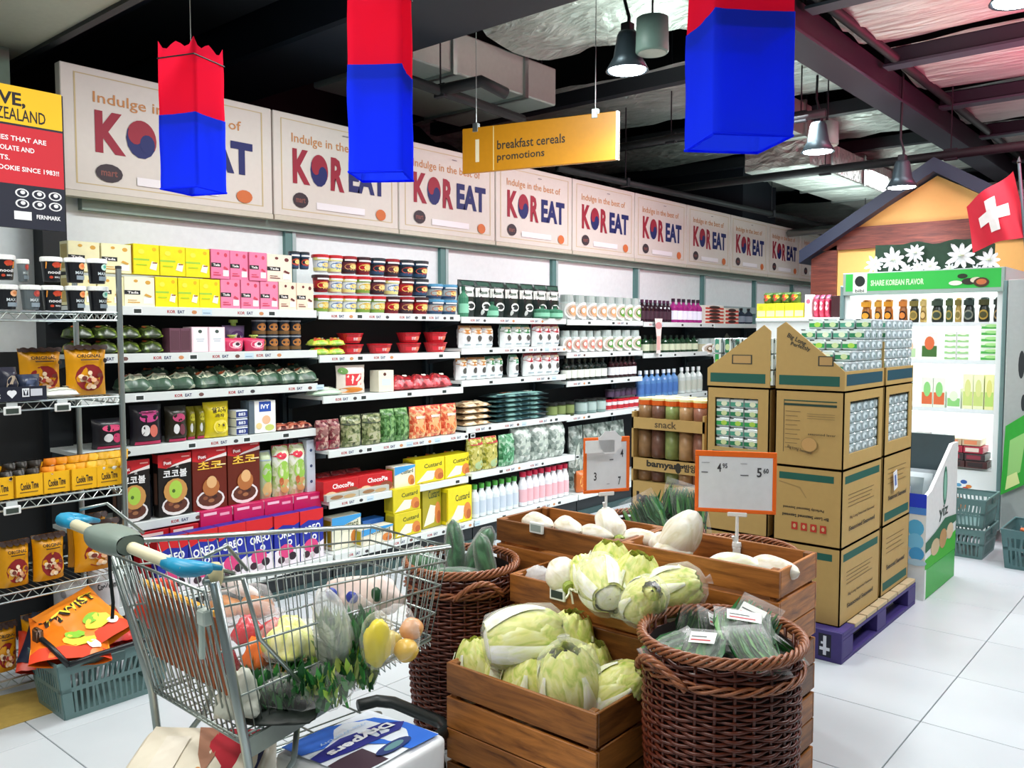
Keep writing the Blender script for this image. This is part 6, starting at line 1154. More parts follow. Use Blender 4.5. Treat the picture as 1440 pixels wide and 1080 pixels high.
t = thing('display_fridge', 'brightly lit open display fridge with green header', 'fridge', (FC, FY, 0)); w_ = FW/2; FH = Zf(380); WH2 = M('#eef3f2', .35, 0, 0); GL = M('#7d9c9c', .35, .3)
b = B(); b.box(-w_, -w_+.05, 0, .75, .08, FH, WH2); b.box(w_-.05, w_, 0, .75, .08, FH, WH2); b.box(-w_+.05, w_-.05, .7, .75, .08, FH, WH2); b.box(-w_+.05, w_-.05, .02, .75, FH-.06, FH, WH2); b.box(-w_+.05, w_-.05, .0, .7, .05, Zf(655), WH2); b.obj('cabinet', t)
b = B(); b.box(-w_, w_, -.03, 0, Zf(413), FH, M('#9fb4ac', .4, .2), .004); b.obj('header_frame', t)
b = B(); gm = M('#2fae46', .4, 0, 0, .25); hd = FH-Zf(413)
b.decal(lambda x, z, l: (x, -.03-l, z), [('r', -.48, .18, .48, .95, '#2fb848'), ('r', -.43, .1, -.335, .98, '#e4e8e0'), ('e', -.383, .62, .035, .24, '#101c18'), ('t', 'bibi', -.383, .2, .14, '#3a4a40', .06), ('t', 'SHARE KOREAN FLAVOR', -.14, .52, .26, '#c8f0c0', .34, 0, .04), ('e', .3, .45, .045, .14, '#2c2a20'), ('e', .26, .68, .03, .1, '#22301c'), ('e', .34, .5, .035, .12, '#d8d0b8'), ('e', .37, .4, .045, .2, '#4a3020'), ('e', .37, .42, .03, .12, '#c87040'), ('e', .22, .4, .04, .1, '#e8e8d8')], FW, hd, 0, Zf(413)); b.obj('header_print', t)
shelves = [454, 506, 573, 652]
for k, v in enumerate(shelves): b = B(); b.box(-w_+.052, w_-.052, .04 if k < 3 else .02, .68, Zf(v)-.015, Zf(v), WH2); b.box(-w_+.052, w_-.052, .03, .04, Zf(v)-.03, Zf(v)+.004, M('#dfe8ea', .3), 0); b.obj('fridge_shelf', t)
LE = M('#f4fffa', .5, 0, 0, 9)
for v in (416, 459, 511, 578): b = B(); b.box(-w_+.06, w_-.06, .06, .075, Zf(v)-.008, Zf(v)-.0, LE); b.obj('light_tube', t)
for v in (416, 460, 512, 579):
    l = bpy.data.lights.new('fridge_light', 'AREA'); l.shape = 'RECTANGLE'; l.size = FW-.2; l.size_y = .1; l.energy = 9; l.color = (.93, 1, .97); o = bpy.data.objects.new('fridge_light', l); COL.objects.link(o); o.location = (FC, FY+.15, Zf(v)-.02); o.rotation_euler = (.5, 0, 0)
b = B(); b.box(w_-.01, w_+.02, -.03, .03, .1, FH-.1, GL, .004); b.obj('door_jamb', t); b = B(); b.box(-w_-.02, -w_+.01, -.03, .03, .1, FH-.1, GL, .004); b.obj('door_jamb', t)
b = B(); zz = Zf(655); b.decal(fmy, [('e', .3, .82, .02, .03, '#2c5ca8'), ('e', .27, .77, .018, .025, '#5a9ac0'), ('e', .33, .76, .018, .025, '#d8843c'), ('e', .31, .72, .02, .03, '#c03c2c'), ('e', .28, .5, .05, .09, '#b0581c'), ('e', .285, .48, .038, .07, '#d07c30')], FW, zz); b.obj('base_print', t)
t2 = thing('side_column', 'grey door column with green leaflet beside the fridge', 'column', (fx1+.04, FY-.12, 0)); b = B(); b.box(0, .28, 0, .05, .1, FH-.1, M('#a8b0ae', .35, .2), .004); b.obj('door_panel', t2); b = B(); b.decal(fmy, [('e', .1, 1.32, .02, .1, '#20282a'), ('e', .12, 1.05, .015, .06, '#20282a')], 1, 1); b.obj('grip_mark', t2)
b = B(); b.prism([(.0, .38), (.16, .48), (.2, 1.02), (.02, .88)], .006, M('#2f9c34', .4), 'y', -.03); b.decal(lambda x, z, l: (x, -.03-l, z), [('p', [(.04, .5), (.12, .56), (.15, .85), (.05, .78)], '#8ac070'), ('p', [(.03, .42), (.12, .48), (.1, .56), (.04, .52)], '#c8d890')], 1, 1); b.obj('leaflet', t2)
# goods in the fridge
def frow(v, u0, u1, n, hpx, mk, name, lab, cat, grp, d=.1, layers=1, dy=.08, full=False):
    z = Zf(v)+.003; xa, xb = onY(u0, v, FY+.06).x, onY(u1, v, FY+.06).x; w = (xb-xa)/n; s = project((FC, FY))/F; h = hpx*s; parts = mk(w*.96, h, d)
    if len(parts) > 1: parts = merge(parts)
    P = proto(name, parts, (xa+w*.5, FY+dy, z), 0); tag(P, lab if n*layers == 1 else lab+', first in its row', cat, grp)
    for L in range(layers):
        for i in range(n):
            if L == 0 and i == 0: continue
            copy(P, (xa+w*(i+.5), FY+dy, z+L*(h+.002)), (0, 0, 0), '%s, %s%s in its row' % (lab, 'level %s, ' % ['one', 'two', 'three', 'four', 'five', 'six'][L] if layers > 1 else '', ORD[i]))
def jar2(c, a, g):
    def mk(w, h, d):
        b = B(); r = w*.48; b.lathe([(r*.9, 0), (r, h*.1), (r*.9, h*.55), (r*.75, h*.62), (r*.8, h*.95), (r*.5, h), (.002, h)], M(c, .3), 14); b.decal(lambda x, z, l: ((r+l)*math.sin(x/r), -(r+l)*math.cos(x/r), z), [('e', 0, .3, .42, .2, g), ('e', 0, .3, .3, .13, a), ('r', -.5, .68, .5, .9, a)], r*2, h, lift=.002); return [('jar', b.mesh('jar', True))]
    return mk
G = 'jars on the top fridge shelf'
for k, (u0, u1, c, a, g, lab) in enumerate(((1209, 1226, '#a8641c', '#f0a830', '#2a1c14', 'orange jar first by the header logo'), (1228, 1240, '#b87428', '#f0b040', '#3a281c', 'small orange jar second along'), (1241, 1256, '#a8601c', '#f0a028', '#2a1c14', 'orange jar third along'), (1262, 1276, '#b06a34', '#e88a3c', '#3a1c14', 'orange and red jar fourth along'), (1277, 1292, '#2c3028', '#8a7a3c', '#c8a850', 'dark jar in the middle of the shelf'), (1292, 1303, '#c8a860', '#e8c880', '#8a6a30', 'tan jar behind the dark one'), (1308, 1327, '#1f2a26', '#3a4a3c', '#b8a860', 'dark green jar with gold ring after the gap'), (1328, 1340, '#3c5038', '#5a6a40', '#b8a050', 'olive jar beside the dark green one'), (1341, 1352, '#b8984c', '#8a7a3c', '#d8c080', 'tan jar among dark ones'), (1353, 1371, '#18221f', '#2c3c38', '#8a9080', 'black jar with dull ring'), (1374, 1392, '#1c241c', '#4a4a24', '#b8983c', 'black jar with gold ring'), (1395, 1413, '#161c1a', '#2a302c', '#a8885c', 'black jar at the fridge end'))):
    frow(454, u0, u1, 1, 34, jar2(c, a, g), 'sauce_jar', lab, 'jar', G)
fp = lambda c, a, b_: (lambda w, h, d: pbox(w, h, d, c, [('r', -.45, .1, .45, .5, a), ('e', 0, .6, .3, .25, b_)]))
frow(506, 1296, 1320, 1, 38, fp('#e8efe4', '#3c6a2c', '#d86a3c'), 'chilled_pack', 'green and orange chilled pack on the second fridge shelf', 'box', 'chilled packs')
frow(506, 1328, 1364, 2, 7.5, fp('#f0f6ee', '#9ad08a', '#e8f0e0'), 'chilled_pack', 'flat white and green chilled pack', 'box', 'chilled packs', layers=5)
frow(506, 1378, 1412, 1, 8, fp('#dff0d8', '#4cae4c', '#a8e090'), 'chilled_pack', 'flat bright green chilled pack by the fridge edge', 'box', 'chilled packs', layers=6)
frow(506, 1228, 1290, 3, 30, fp('#f0f6f0', '#b8d8a8', '#e0c8a8'), 'chilled_pack', 'pale chilled pack behind the seaweed pile', 'box', 'chilled packs')
frow(573, 1296, 1330, 2, 42, fp('#e8f2e0', '#d86a3c', '#8ad07c'), 'dumpling_bag', 'green and orange chilled bag on the third fridge shelf', 'bag', 'third fridge shelf bags')
frow(573, 1332, 1352, 1, 28, fp('#f0f6ee', '#8ad07c', '#e0ecd0'), 'dumpling_bag', 'low white and green pack', 'bag', 'third fridge shelf bags')
frow(573, 1354, 1384, 2, 48, fp('#eef4c8', '#c8dc80', '#d8e090'), 'dumpling_bag', 'pale yellow pack', 'bag', 'third fridge shelf bags')
frow(573, 1385, 1412, 2, 48, fp('#f0f2b0', '#b8dc70', '#e0e080'), 'dumpling_bag', 'yellow green pack by the fridge edge', 'bag', 'third fridge shelf bags')
frow(652, 1285, 1306, 1, 42, lambda w, h, d: pbox(w, h, d, '#4a3a38'), 'meat_pack', 'dark brown pack low in the fridge', 'box', 'lowest fridge packs')
frow(652, 1307, 1328, 1, 44, lambda w, h, d: ppouch(w, h, d, '#a8b0b4', [('r', -.3, .2, .3, .8, '#c8d0d0')], cr=.02), 'meat_pack', 'grey film pack low in the fridge', 'bag', 'lowest fridge packs')
for k, (c, a) in enumerate((('#4a2c2c', '#2c2426'), ('#3c3436', '#8a3040'), ('#a83044', '#e0d0c4'), ('#c8b090', '#e08a60'))):
    frow(652-k*10, 1330, 1392-k*3, 2, 9, lambda w, h, d: pbox(w, h, d, c, [('r', -.4, .2, .3, .8, a)]), 'meat_pack', '%s pack in the low fridge pile, layer %s' % (['brown', 'dark grey', 'crimson', 'tan'][k], ['one', 'two', 'three', 'four'][k]), 'box', 'lowest fridge packs', d=.2)
sbasket('grey green shopping basket before the fridge, lower of two', (-1.42, 6.62, 0), PI/2, .42, .3, .2); 
for k in (1,): sbasket('grey green shopping basket before the fridge, %s of two' % ['', 'upper'][k], (-1.42, 6.62, .2*k+.01*k), PI/2, .42, .3, .2)
sbasket('grey green shopping basket with orange packs by the fridge column', (-.98, 6.52, 0), PI/2, .46, .34, .26, '#4f7274')
for k in range(4): b = B(); b.box(-.08, .08, -.05, .05, 0, .03, M(['#d88a4c', '#e8e0a8', '#c86a40', '#e0a860'][k], .4), .008); tag(b.obj('snack_packet', None, False, (-1.0+.06*(k % 2), 6.4+.09*k, .2+.02*(k % 2)), .3*k), '%s packet in the basket by the fridge column' % ['orange', 'cream', 'rust', 'tan'][k], 'packet', 'packets in the far basket')
# chalet
HYc = 8.05; Q = lambda u, v: (lambda p: (p.x, p.z))(onY(u, v, HYc))
pk = Q(1317, 243); el = Q(1138, 362); er = (2*pk[0]-el[0], el[1])
t = thing('chalet_front', 'wooden chalet front with navy gable roof behind the fridge', 'facade', (0, HYc, 0)); CR = M('#c99a54', .6, 0, .03)
bot_z = .0; bd0 = Q(1172, 352)[1]; bd1 = Q(1172, 322)[1]
b = B(); b.prism([(el[0]+.18, 0), (er[0]-.02, 0), (er[0]-.02, bd0), (el[0]+.18, bd0)], .04, CR, 'y', .03); b.obj('lower_panel', t)
sl = (pk[1]-el[1])/(pk[0]-el[0]); xx = el[0]+(bd1-el[1])/sl
b = B(); b.prism([(xx, bd1), (2*pk[0]-xx, bd1), (pk[0], pk[1]-.02)], .04, CR, 'y', .03); b.obj('gable_panel', t)
x2 = el[0]+(bd0-el[1])/sl
b = B(); b.prism([(el[0]+.05, bd0), (er[0]-.05, bd0), (2*pk[0]-xx+.02, bd1), (xx-.02, bd1)], .05, DARKWOOD, 'y', .0); b.obj('cross_board', t)
for x in (el[0]+.02, er[0]-.26): b = B(); b.prism([(x, 0), (x+.24, 0), (x+.24, bd0+.05), (x, el[1]-.02)], .05, DARKWOOD, 'y', .0); b.obj('corner_board', t)
NV = M('#1a2238', .5)
for s in (0, 1):
    a = (el[0]-.06, el[1]-.06) if not s else (er[0]+.06, er[1]-.06); b = B(); b.prism([a, (pk[0], pk[1]), (pk[0], pk[1]+.12), (a[0], a[1]+.12)], .5, NV, 'y', -.1); b.obj('roof_slope', t)
# flower board over the fridge
ft = thing('flower_board', 'board of white edelweiss flowers on top of the fridge', 'decoration', (FC, FY+.1, FH+.002)); GRN = M('#173a26', .6, 0, .4)
b = B(); xs = [-w_+.2+(FW-.3)*i/16 for i in range(17)]; b.prism([(xs[0], 0)]+[(x, .17+.07*noise.noise(Vector((x*7, 1, 2)))+.05) for x in xs]+[(xs[-1], 0)], .01, GRN, 'y', .02); b.obj('leaf_backing', ft)
for k, (u, v, r) in enumerate(((1230, 372, 18), (1256, 366, 24), (1287, 356, 19), (1290, 376, 13), (1308, 375, 18), (1352, 360, 27), (1336, 378, 12), (1391, 366, 22), (1275, 379, 12), (1372, 380, 12))):
    p = onY(u, v, FY+.1); c = p-Vector((FC, FY+.1, FH+.002)); R = r*project(p)/F*.82; b = B()
    for i in range(9):
        a = 2*PI*i/9+k; L = R*(1 if i % 2 else .82); wd = R*.16; ca, sa = math.cos(a), math.sin(a)
        P = [(0, 0), (L*.5, wd), (L*.85, wd*.7), (L, 0), (L*.85, -wd*.7), (L*.5, -wd)]; y = -.004*(k % 3)-.002*(i % 2)
        b.add([(x*ca-q*sa, y-(.012 if j in (3,) else 0), max(x*sa+q*ca, -c.z+.002)) for j, (x, q) in enumerate(P)], [(0, 1, 5), (1, 2, 4, 5), (2, 3, 4)], M('#e4ecee', .5, 0, .05))
    b.lathe([(R*.2, 0), (R*.17, .01), (.001, .012)], M('#b8c8a8', .6), 9, (0, -.012, 0)); o = b.obj('flower', ft, False, (c.x, 0, c.z))
# swiss flag on its pole
fy = 6.9; p0, p1, p2, p3 = (onY(u, v, fy) for u, v in ((1368, 356), (1357, 290), (1424, 240), (1443, 328)))
t = thing('swiss_flag', 'red flag with white cross on a pole beside the chalet roof', 'flag', p2)
def fl(i, j): a = p0.lerp(p3, i).lerp(p1.lerp(p2, i), j); return a-p2+Vector((0, .05*math.sin(i*7+j*2), .02*math.sin(i*5)*(1-j)))
b = B(); b.grid(fl, 14, 10, M('#c8102e', .6, 0, .05)); b.obj('cloth', t, True)
b = B()
for (a0, a1, b0, b1) in ((.2, .8, .4, .6), (.4, .6, .2, .4), (.4, .6, .6, .8)): b.grid(lambda i, j: tuple(Vector(fl(a0+(a1-a0)*i, b0+(b1-b0)*j))+Vector((0, -.006, 0))), 7, 3, M('#ece8e4', .6))
b.obj('cross', t, True)
pa, pb = onY(1433, 228, fy+.02)-p2, onY(1446, 400, fy+.02)-p2; b = B(); b.tube([pa, pb, pb+Vector((.03, 0, -1.0))], .01, M('#5c6a70', .4, .6), 8); b.lathe([(.002, -.02), (.016, 0), (.002, .04)], M('#1c2024', .4), 8, tuple(pa)); b.obj('pole', t)
# end shelving behind the cartons
ey = 7.3; e0, e1 = onY(1064, 440, ey).x, onY(1184, 440, ey).x; zt_ = onY(1110, 447, ey).z
t = thing('end_shelving', 'low end shelving unit behind the carton stacks', 'shelving', ((e0+e1)/2, ey, 0)); w_ = (e1-e0)/2; b = B(); b.box(-w_, w_, 0, .02, 0, zt_-.03, SHW); b.box(-w_, -w_+.03, .02, .4, 0, zt_-.03, SHW); b.box(w_-.03, w_, .02, .4, 0, zt_-.03, SHW); b.obj('frame_panels', t); b = B(); b.box(-w_, w_, -.02, .42, zt_-.03, zt_, SHW, .003); b.obj('top_shelf', t)
def eitem(u0, u1, n, hpx, mk, name, lab, cat, grp, zoff=0, dy=.1):
    xa, xb = onY(u0, 440, ey+dy).x, onY(u1, 440, ey+dy).x; w = (xb-xa)/n; h = hpx*project((xa, ey))/F; parts = merge(mk(w*.96, h, .12)) ; P = None
    for i in range(n):
        loc = (xa+w*(i+.5), ey+dy, zt_+.002+zoff); lb = lab if n == 1 else '%s, %s from the sign board side' % (lab, ORD[i])
        if P is None: P = proto(name, parts, loc, 0); tag(P, lb, cat, grp)
        else: copy(P, loc, (0, 0, 0), lb, grp)
eitem(1068, 1134, 5, 20, lambda w, h, d: pbox(w, h, d, '#e8e430', [('r', -.45, .1, .45, .5, '#f4f49c'), ('e', 0, .7, .3, .15, '#c8c820')]), 'yellow_carton', 'yellow carton on the end shelving', 'box', 'yellow cartons on the end shelving')
eitem(1075, 1126, 4, 15, lambda w, h, d: ppouch(w, h, d, '#4a6a30', [('e', -.1, .5, .3, .3, '#c8402c'), ('e', .2, .6, .2, .2, '#e8c020')], cr=.02), 'fruit_snack_bag', 'green and red bag on the yellow cartons', 'bag', 'bags on the yellow cartons', zoff=.13)
eitem(1135, 1145, 1, 32, lambda w, h, d: pbox(w, h, d, '#e8dce0', [('e', 0, .7, .3, .1, '#c86a80')]), 'white_carton', 'narrow white and pink carton on the end shelving', 'box', 'cartons on the end shelving')
eitem(1146, 1170, 3, 32, lambda w, h, d: ppouch(w, h, d, '#d84868', [('e', 0, .5, .34, .2, '#f4dce0'), ('r', -.5, .8, .5, 1, '#3a2028')], cr=.01), 'red_snack_bag', 'pink red bag on the end shelving', 'bag', 'red bags on the end shelving')
eitem(1172, 1184, 1, 30, lambda w, h, d: pbox(w, h, d, '#3a1a20'), 'dark_carton', 'dark maroon carton at the shelving corner', 'box', 'cartons on the end shelving')
# ================================================================ SHOPPING TROLLEY
V = Vector
RL, RR, FL, FR = V((-2.47, 1.08, .945)), V((-1.92, 1.08, .935)), V((-2.385, 2.0, .845)), V((-1.985, 2.0, .835))
rl, rr_, fl_, fr = V((-2.425, 1.2, .478)), V((-1.965, 1.2, .47)), V((-2.34, 1.93, .545)), V((-2.005, 1.93, .535))
O = V((-2.19, 1.5, 0)); t = thing('shopping_trolley', 'chrome shopping trolley with cream handle and blue handle ends', 'trolley', O)
def tb(nm, lst, m=WIRE, n=6, par=None, smooth=True, kind=None):
    b = B()
    for pts, r in lst: b.tube([V(p)-O for p in pts], r, m, n)
    o = b.obj(nm, par or t, smooth)
    if kind: o['kind'] = kind
    return o
def side(nm, A, Bp, C, D, nw, rails, w=.0019, rw=.0034):      # A-B rim, C-D bottom
    L = []
    for i in range(nw+1): a = i/nw; L.append(([A.lerp(Bp, a), C.lerp(D, a)], w))
    sp = tb(nm, L, n=5, kind='stuff'); L = []
    for q in rails: L.append(([A.lerp(C, q), Bp.lerp(D, q)], rw))
    tb('side_rail', L, par=sp); return sp
side('side_grid', RR, FR, rr_, fr, 30, (.16, .42, .72, .97)); side('side_grid', RL, FL, rl, fl_, 30, (.16, .42, .72, .97)); side('front_grid', FL, FR, fl_, fr, 12, (.16, .42, .72, .97))
# folding rear gate: dense uprights
side('rear_gate', RL+V((.02, .01, -.03)), RR+V((-.02, .01, -.03)), rl, rr_, 17, (.0, .97), .0028, .004)
L = []
for i in range(12): a = i/11; L.append(([rl.lerp(rr_, a), fl_.lerp(fr, a)], .0026))
for i in range(20): a = i/19; L.append(([rl.lerp(fl_, a), rr_.lerp(fr, a)], .002))
for i in range(40):
    pass
tb('basket_floor', L, n=5, kind='stuff')
z = []
for i in range(49): a = i/48; p = rr_.lerp(fr, .25+.75*a)+V((.012 if i % 2 else -.008, 0, -.018 if i % 2 else 0)); z.append(p)
tb('floor_edge_zigzag', [(z, .0026)], n=5)
tb('top_rim', [([RR, FR, FL, RL], .0085)], n=8); tb('bottom_rim', [([rr_, fr, fl_, rl, rr_], .005)], n=8)
# child seat flap: frame, orange top bar and translucent panel
A, C = V((-2.43, 1.14, .86)), V((-1.97, 1.14, .85)); D0, D1 = V((-2.41, 1.19, .56)), V((-1.98, 1.19, .55))
L = [([A.lerp(C, i/8), D0.lerp(D1, i/8)], .0022) for i in range(9)]; tb('seat_flap_wires', L, n=5, kind='stuff')
b = B(); OR = M('#c8701c', .4, 0, .15); q = lambda a, s: (V((-2.40, 1.155, .83)).lerp(V((-2.0, 1.155, .82)), a)*(1-s)+V((-2.40, 1.185, .60)).lerp(V((-2.0, 1.185, .59)), a)*s)-O
for i in range(14):
    a0, a1 = i/14+.01, (i+1)/14-.012; v4 = [q(a0, .06), q(a1, .06), q(a1, 1), q(a0, 1)]; b.add(v4+[x+V((0, .004, 0)) for x in v4], [(0, 1, 2, 3), (7, 6, 5, 4), (0, 4, 5, 1), (1, 5, 6, 2), (2, 6, 7, 3), (3, 7, 4, 0)], M('#a8521a', .45, 0, .2))
b.obj('seat_panel', t); b = B(); b.tube([q(0, 0), q(1, 0)], .009, M('#f0a838', .4), 8); b.obj('seat_bar', t)
# handle
H0, H1 = V((-2.55, 1.0, 1.015)), V((-1.86, 1.0, .995)); CRM = M('#dcd6b4', .4)
tb('handle_bar', [([H0, H1], .0155)], CRM, 12); BLU = M('#1f8fb8', .35)
for s, (h, rim) in enumerate(((H0, RL), (H1, RR))):
    sx = -1 if s == 0 else 1; b = B(); a = h-O; k = rim-O
    b.tube([a+V((-.09*sx, 0, 0)), a+V((-.05*sx, .0, .0)), a+V((-.01*sx, .0, .0)), a+V((.012*sx, .02, -.002)), a+V((.012*sx, .05, -.006)), a+V((-.02*sx, .068, -.01))], [.017, .019, .021, .018, .014, .010], BLU, 10)
    b.tube([a+V((-.06*sx, .012, .0)), a+V((-.05*sx, .045, -.006)), a+V((-.02*sx, .068, -.01)), a+V((-.01*sx, .1, -.02))], [.014, .011, .010, .006], BLU, 8); b.obj('handle_bracket', t, True)
    tb('bracket_rod', [([h+V((-.0*sx, .05, .02)), h+V((-.02*sx, .12, .03)), rim+V((0, .12, .005))], .005), ([rim+V((0, 0, -.0)), rim+V((-.01*sx, .03, .03)), rim+V((-.012*sx, .09, .0))], .006)])
    b = B(); b.lathe([(.014, -.03), (.02, -.01), (.02, .015), (.012, .03)], M('#c8bd90', .4), 10, tuple(k+V((0, .03, .012)))); b.obj('pivot_cap', t, True)
hc = H0.lerp(H1, .48)-O; b = B()
b.grid(lambda i, j: (lambda a, s: tuple(hc+V(((s-.5)*.19, -.004+.048*math.copysign(abs(math.cos(a))**.7, math.cos(a))*(1-.25*abs(2*s-1)**3), .005+.034*math.copysign(abs(math.sin(a))**.7, math.sin(a))*(1-.25*abs(2*s-1)**3)))))(2*PI*i, j), 20, 9, M('#77877f', .35), True)
b.add([tuple(hc+V(((-.095 if s == 0 else .095), -.004+.036*math.cos(2*PI*i/12), .005+.026*math.sin(2*PI*i/12)))) for s in (0, 1) for i in range(12)], [tuple(range(11, -1, -1)), tuple(range(12, 24))], M('#5c6a64', .4)); b.obj('coin_lock', t, True)
tb('lock_chain', [([H0.lerp(H1, .33)+V((0, .03, -.04)), H0.lerp(H1, .30)+V((0, .04, -.12)), H0.lerp(H1, .32)+V((0, .04, -.2)), H0.lerp(H1, .34)+V((0, .03, -.24))], .005)], M('#22282a', .4, .5), 6)
b = B(); b.box(-.018, .018, -.014, .014, -.02, .02, M('#c8d4cc', .4), .004); o = b.obj('lock_box', t); o.location = RR+V((-.035, .02, -.1))-O
b = B(); b.box(-.007, .007, -.007, .007, -.14, .0, M('#b8c8c0', .4), .003); o = b.obj('lock_slot', t); o.location = RR+V((-.07, .03, -.08))-O
# chassis
z0 = .12
tb('chassis', [([RR+V((.012, .02, 0)), rr_+V((.02, .0, .0)), V((-1.94, 1.22, .30)), V((-1.93, 1.1, .16)), V((-1.95, 1.02, z0))], .0125), ([RL+V((-.012, .02, 0)), rl+V((-.02, 0, 0)), V((-2.45, 1.22, .30)), V((-2.46, 1.1, .16)), V((-2.44, 1.02, z0))], .0125),
  ([V((-1.93, 1.1, .16)), V((-1.97, 1.6, .15)), V((-2.02, 1.98, .13))], .011), ([V((-2.46, 1.1, .16)), V((-2.41, 1.6, .15)), V((-2.36, 1.98, .13))], .011), ([V((-1.99, 1.4, .48)), V((-1.96, 1.36, .36)), V((-1.96, 1.3, .3))], .009), ([V((-2.41, 1.4, .48)), V((-2.43, 1.36, .36)), V((-2.44, 1.3, .3))], .009)], CHROME, 10)
tb('side_strut', [([RR+V((.012, .1, -.01)), V((-1.945, 1.25, .74)), V((-1.96, 1.42, .53)), V((-1.965, 1.45, .505)), V((-1.965, 1.42, .495))], .006)], CHROME, 8)
b = B(); P_ = [rr_+V((.006, .02, .004))-O, rr_.lerp(fr, .42)+V((.006, 0, .006))-O]; P_ += [P_[1]+V((0, 0, -.05)), P_[0]+V((0, 0, -.055))]; b.add(P_+[x+V((-.004, 0, 0)) for x in P_], [(0, 1, 2, 3), (7, 6, 5, 4), (0, 4, 5, 1), (1, 5, 6, 2), (2, 6, 7, 3), (3, 7, 4, 0)], M('#9aa49c', .35, .5)); b.obj('side_plate', t)
L = [([V((-2.42+.42*i/11, 1.1, .2)), V((-2.38+.36*i/11, 1.95, .18))], .003) for i in range(12)]+[([V((-2.43, 1.1+.2*i, .197)), V((-1.97, 1.1+.2*i, .197))], .004) for i in range(5)]; tb('lower_rack', L, n=5, kind='stuff')
b = B(); b.tube([x-O for x in (V((-2.38, 1.93, .2)), V((-2.36, 2.0, .2)), V((-2.3, 2.03, .2)), V((-2.06, 2.03, .2)), V((-2.0, 2.0, .2)), V((-1.975, 1.9, .205)), V((-1.97, 1.75, .215)))], .022, M('#1d2526', .4), 10); b.obj('bumper', t, True)
for k, (x, y) in enumerate(((-1.95, 1.02), (-2.44, 1.02), (-2.03, 1.96), (-2.35, 1.96))):
    b = B(); p = V((x, y, 0))-O; b.lathe([(.012, -.0), (.012, .05), (.02, .055), (.02, .06)], CHROME, 10, (p.x, p.y+.03, .1)); b.box(p.x-.02, p.x-.016, p.y-.02, p.y+.04, .05, .11, CHROME); b.box(p.x+.016, p.x+.02, p.y-.02, p.y+.04, .05, .11, CHROME); f = b.obj('caster_fork', t)
    b = B(); b.T = Matrix.Translation((p.x+.012, p.y, .058)) @ Matrix.Rotation(-PI/2, 4, 'Y'); b.lathe([(.03, 0), (.056, .0), (.058, .006), (.058, .018), (.056, .024), (.03, .024)], M('#3a4042', .5), 18); b.T = None; b.obj('wheel', f, True)
# ---- goods in the trolley
def blob(w, d, h, m, seed=0, n=.12, fl=.5, nu=22, nv=14):
    b = B()
    def f(i, j):
        a = 2*PI*i; p = PI*j; x, y, z = math.cos(a)*math.sin(p), math.sin(a)*math.sin(p), -math.cos(p); k = 1+noise.noise(V((x*1.5+seed, y*1.5, z*1.5)))*n*2+noise.noise(V((x*5+seed, y*5, z*5)))*n*.5
        if z < 0: z *= fl
        return (x*w/2*k, y*d/2*k, z*h/2*k+h/2*fl)
    b.grid(f, nu, nv, m, True); return b
def good(name, label, cat, u, v, z, parts, rot=(0, 0, 0), grp='groceries in the trolley'):
    p = onZ(u, v, z); t = thing(name, label, cat, p, 0, grp); t.rotation_euler = rot
    for nm, b in parts: b.obj(nm, t, True)
    return t
def sub(b, off):
    b.v = [tuple(V(x)+V(off)) for x in b.v]; return b
good('bread_bag', 'brown bread rolls in a clear bag at the back of the trolley', 'bread', 335, 868, .66, [('bread_roll', sub(blob(.11, .1, .08, M('#b8742c', .5, 0, .3), 1), (-.05, 0, 0))), ('bread_roll', sub(blob(.12, .1, .09, M('#a8641f', .5, 0, .3), 2), (.05, .02, 0))), ('clear_bag', blob(.27, .18, .13, FILM, 3, .2))], (0, 0, .5))
good('pepper_bag', 'red and orange peppers in a clear bag', 'peppers', 352, 935, .56, [('red_pepper', sub(blob(.09, .09, .11, M('#c0182c', .2), 4, .15), (-.02, .03, .05))), ('orange_pepper', sub(blob(.08, .08, .13, M('#e8701a', .2), 5, .15), (.035, -.03, 0))), ('red_pepper', sub(blob(.08, .08, .1, M('#a01430', .2), 6, .15), (-.06, -.03, -.02))), ('red_pepper', sub(blob(.08, .08, .09, M('#b81c28', .2), 7, .15), (.06, .04, .06))), ('clear_bag', blob(.24, .2, .24, FILM, 8, .15))], (0, 0, .6))
good('lettuce', 'pale green lettuce in a clear bag beside the peppers', 'lettuce', 410, 925, .60, [('head', blob(.15, .14, .15, CAB, 9, .25)), ('clear_bag', sub(blob(.19, .17, .18, FILM, 10, .15), (0, 0, -.01)))])
good('cheese_pack', 'orange yellow flat pack under the lettuce', 'packet', 418, 945, .56, [('wrapper', sub(blob(.14, .1, .04, M('#d8a03c', .35), 11, .1), (0, 0, 0)))], (.2, .1, .4))
def leaves(seed, n, w, h, cols, d=None):
    r = random.Random(seed); b = B(); d = d or w
    for i in range(n):
        a = r.random()*2*PI; q = r.random()**.5; x, y = w/2*q*math.cos(a), d/2*q*math.sin(a); z0 = r.random()*h*.7; L = h*(.25+.3*r.random()); wd = .005+.008*r.random(); th = r.random()*PI; dx, dy_ = math.cos(th), math.sin(th); lx, ly = (r.random()-.5)*.05, (r.random()-.5)*.05
        b.add([(x-dx*wd*.5, y-dy_*wd*.5, z0), (x+dx*wd*.5, y+dy_*wd*.5, z0), (x+dx*wd+lx*.5, y+dy_*wd+ly*.5, z0+L*.6), (x-dx*wd+lx*.5, y-dy_*wd+ly*.5, z0+L*.6), (x+lx, y+ly, z0+L)], [(0, 1, 2, 3), (3, 2, 4)], M(r.choice(cols), .45))
    return b
GC = ['#1f5c2c', '#2f7a34', '#3c8a3c', '#174a24']
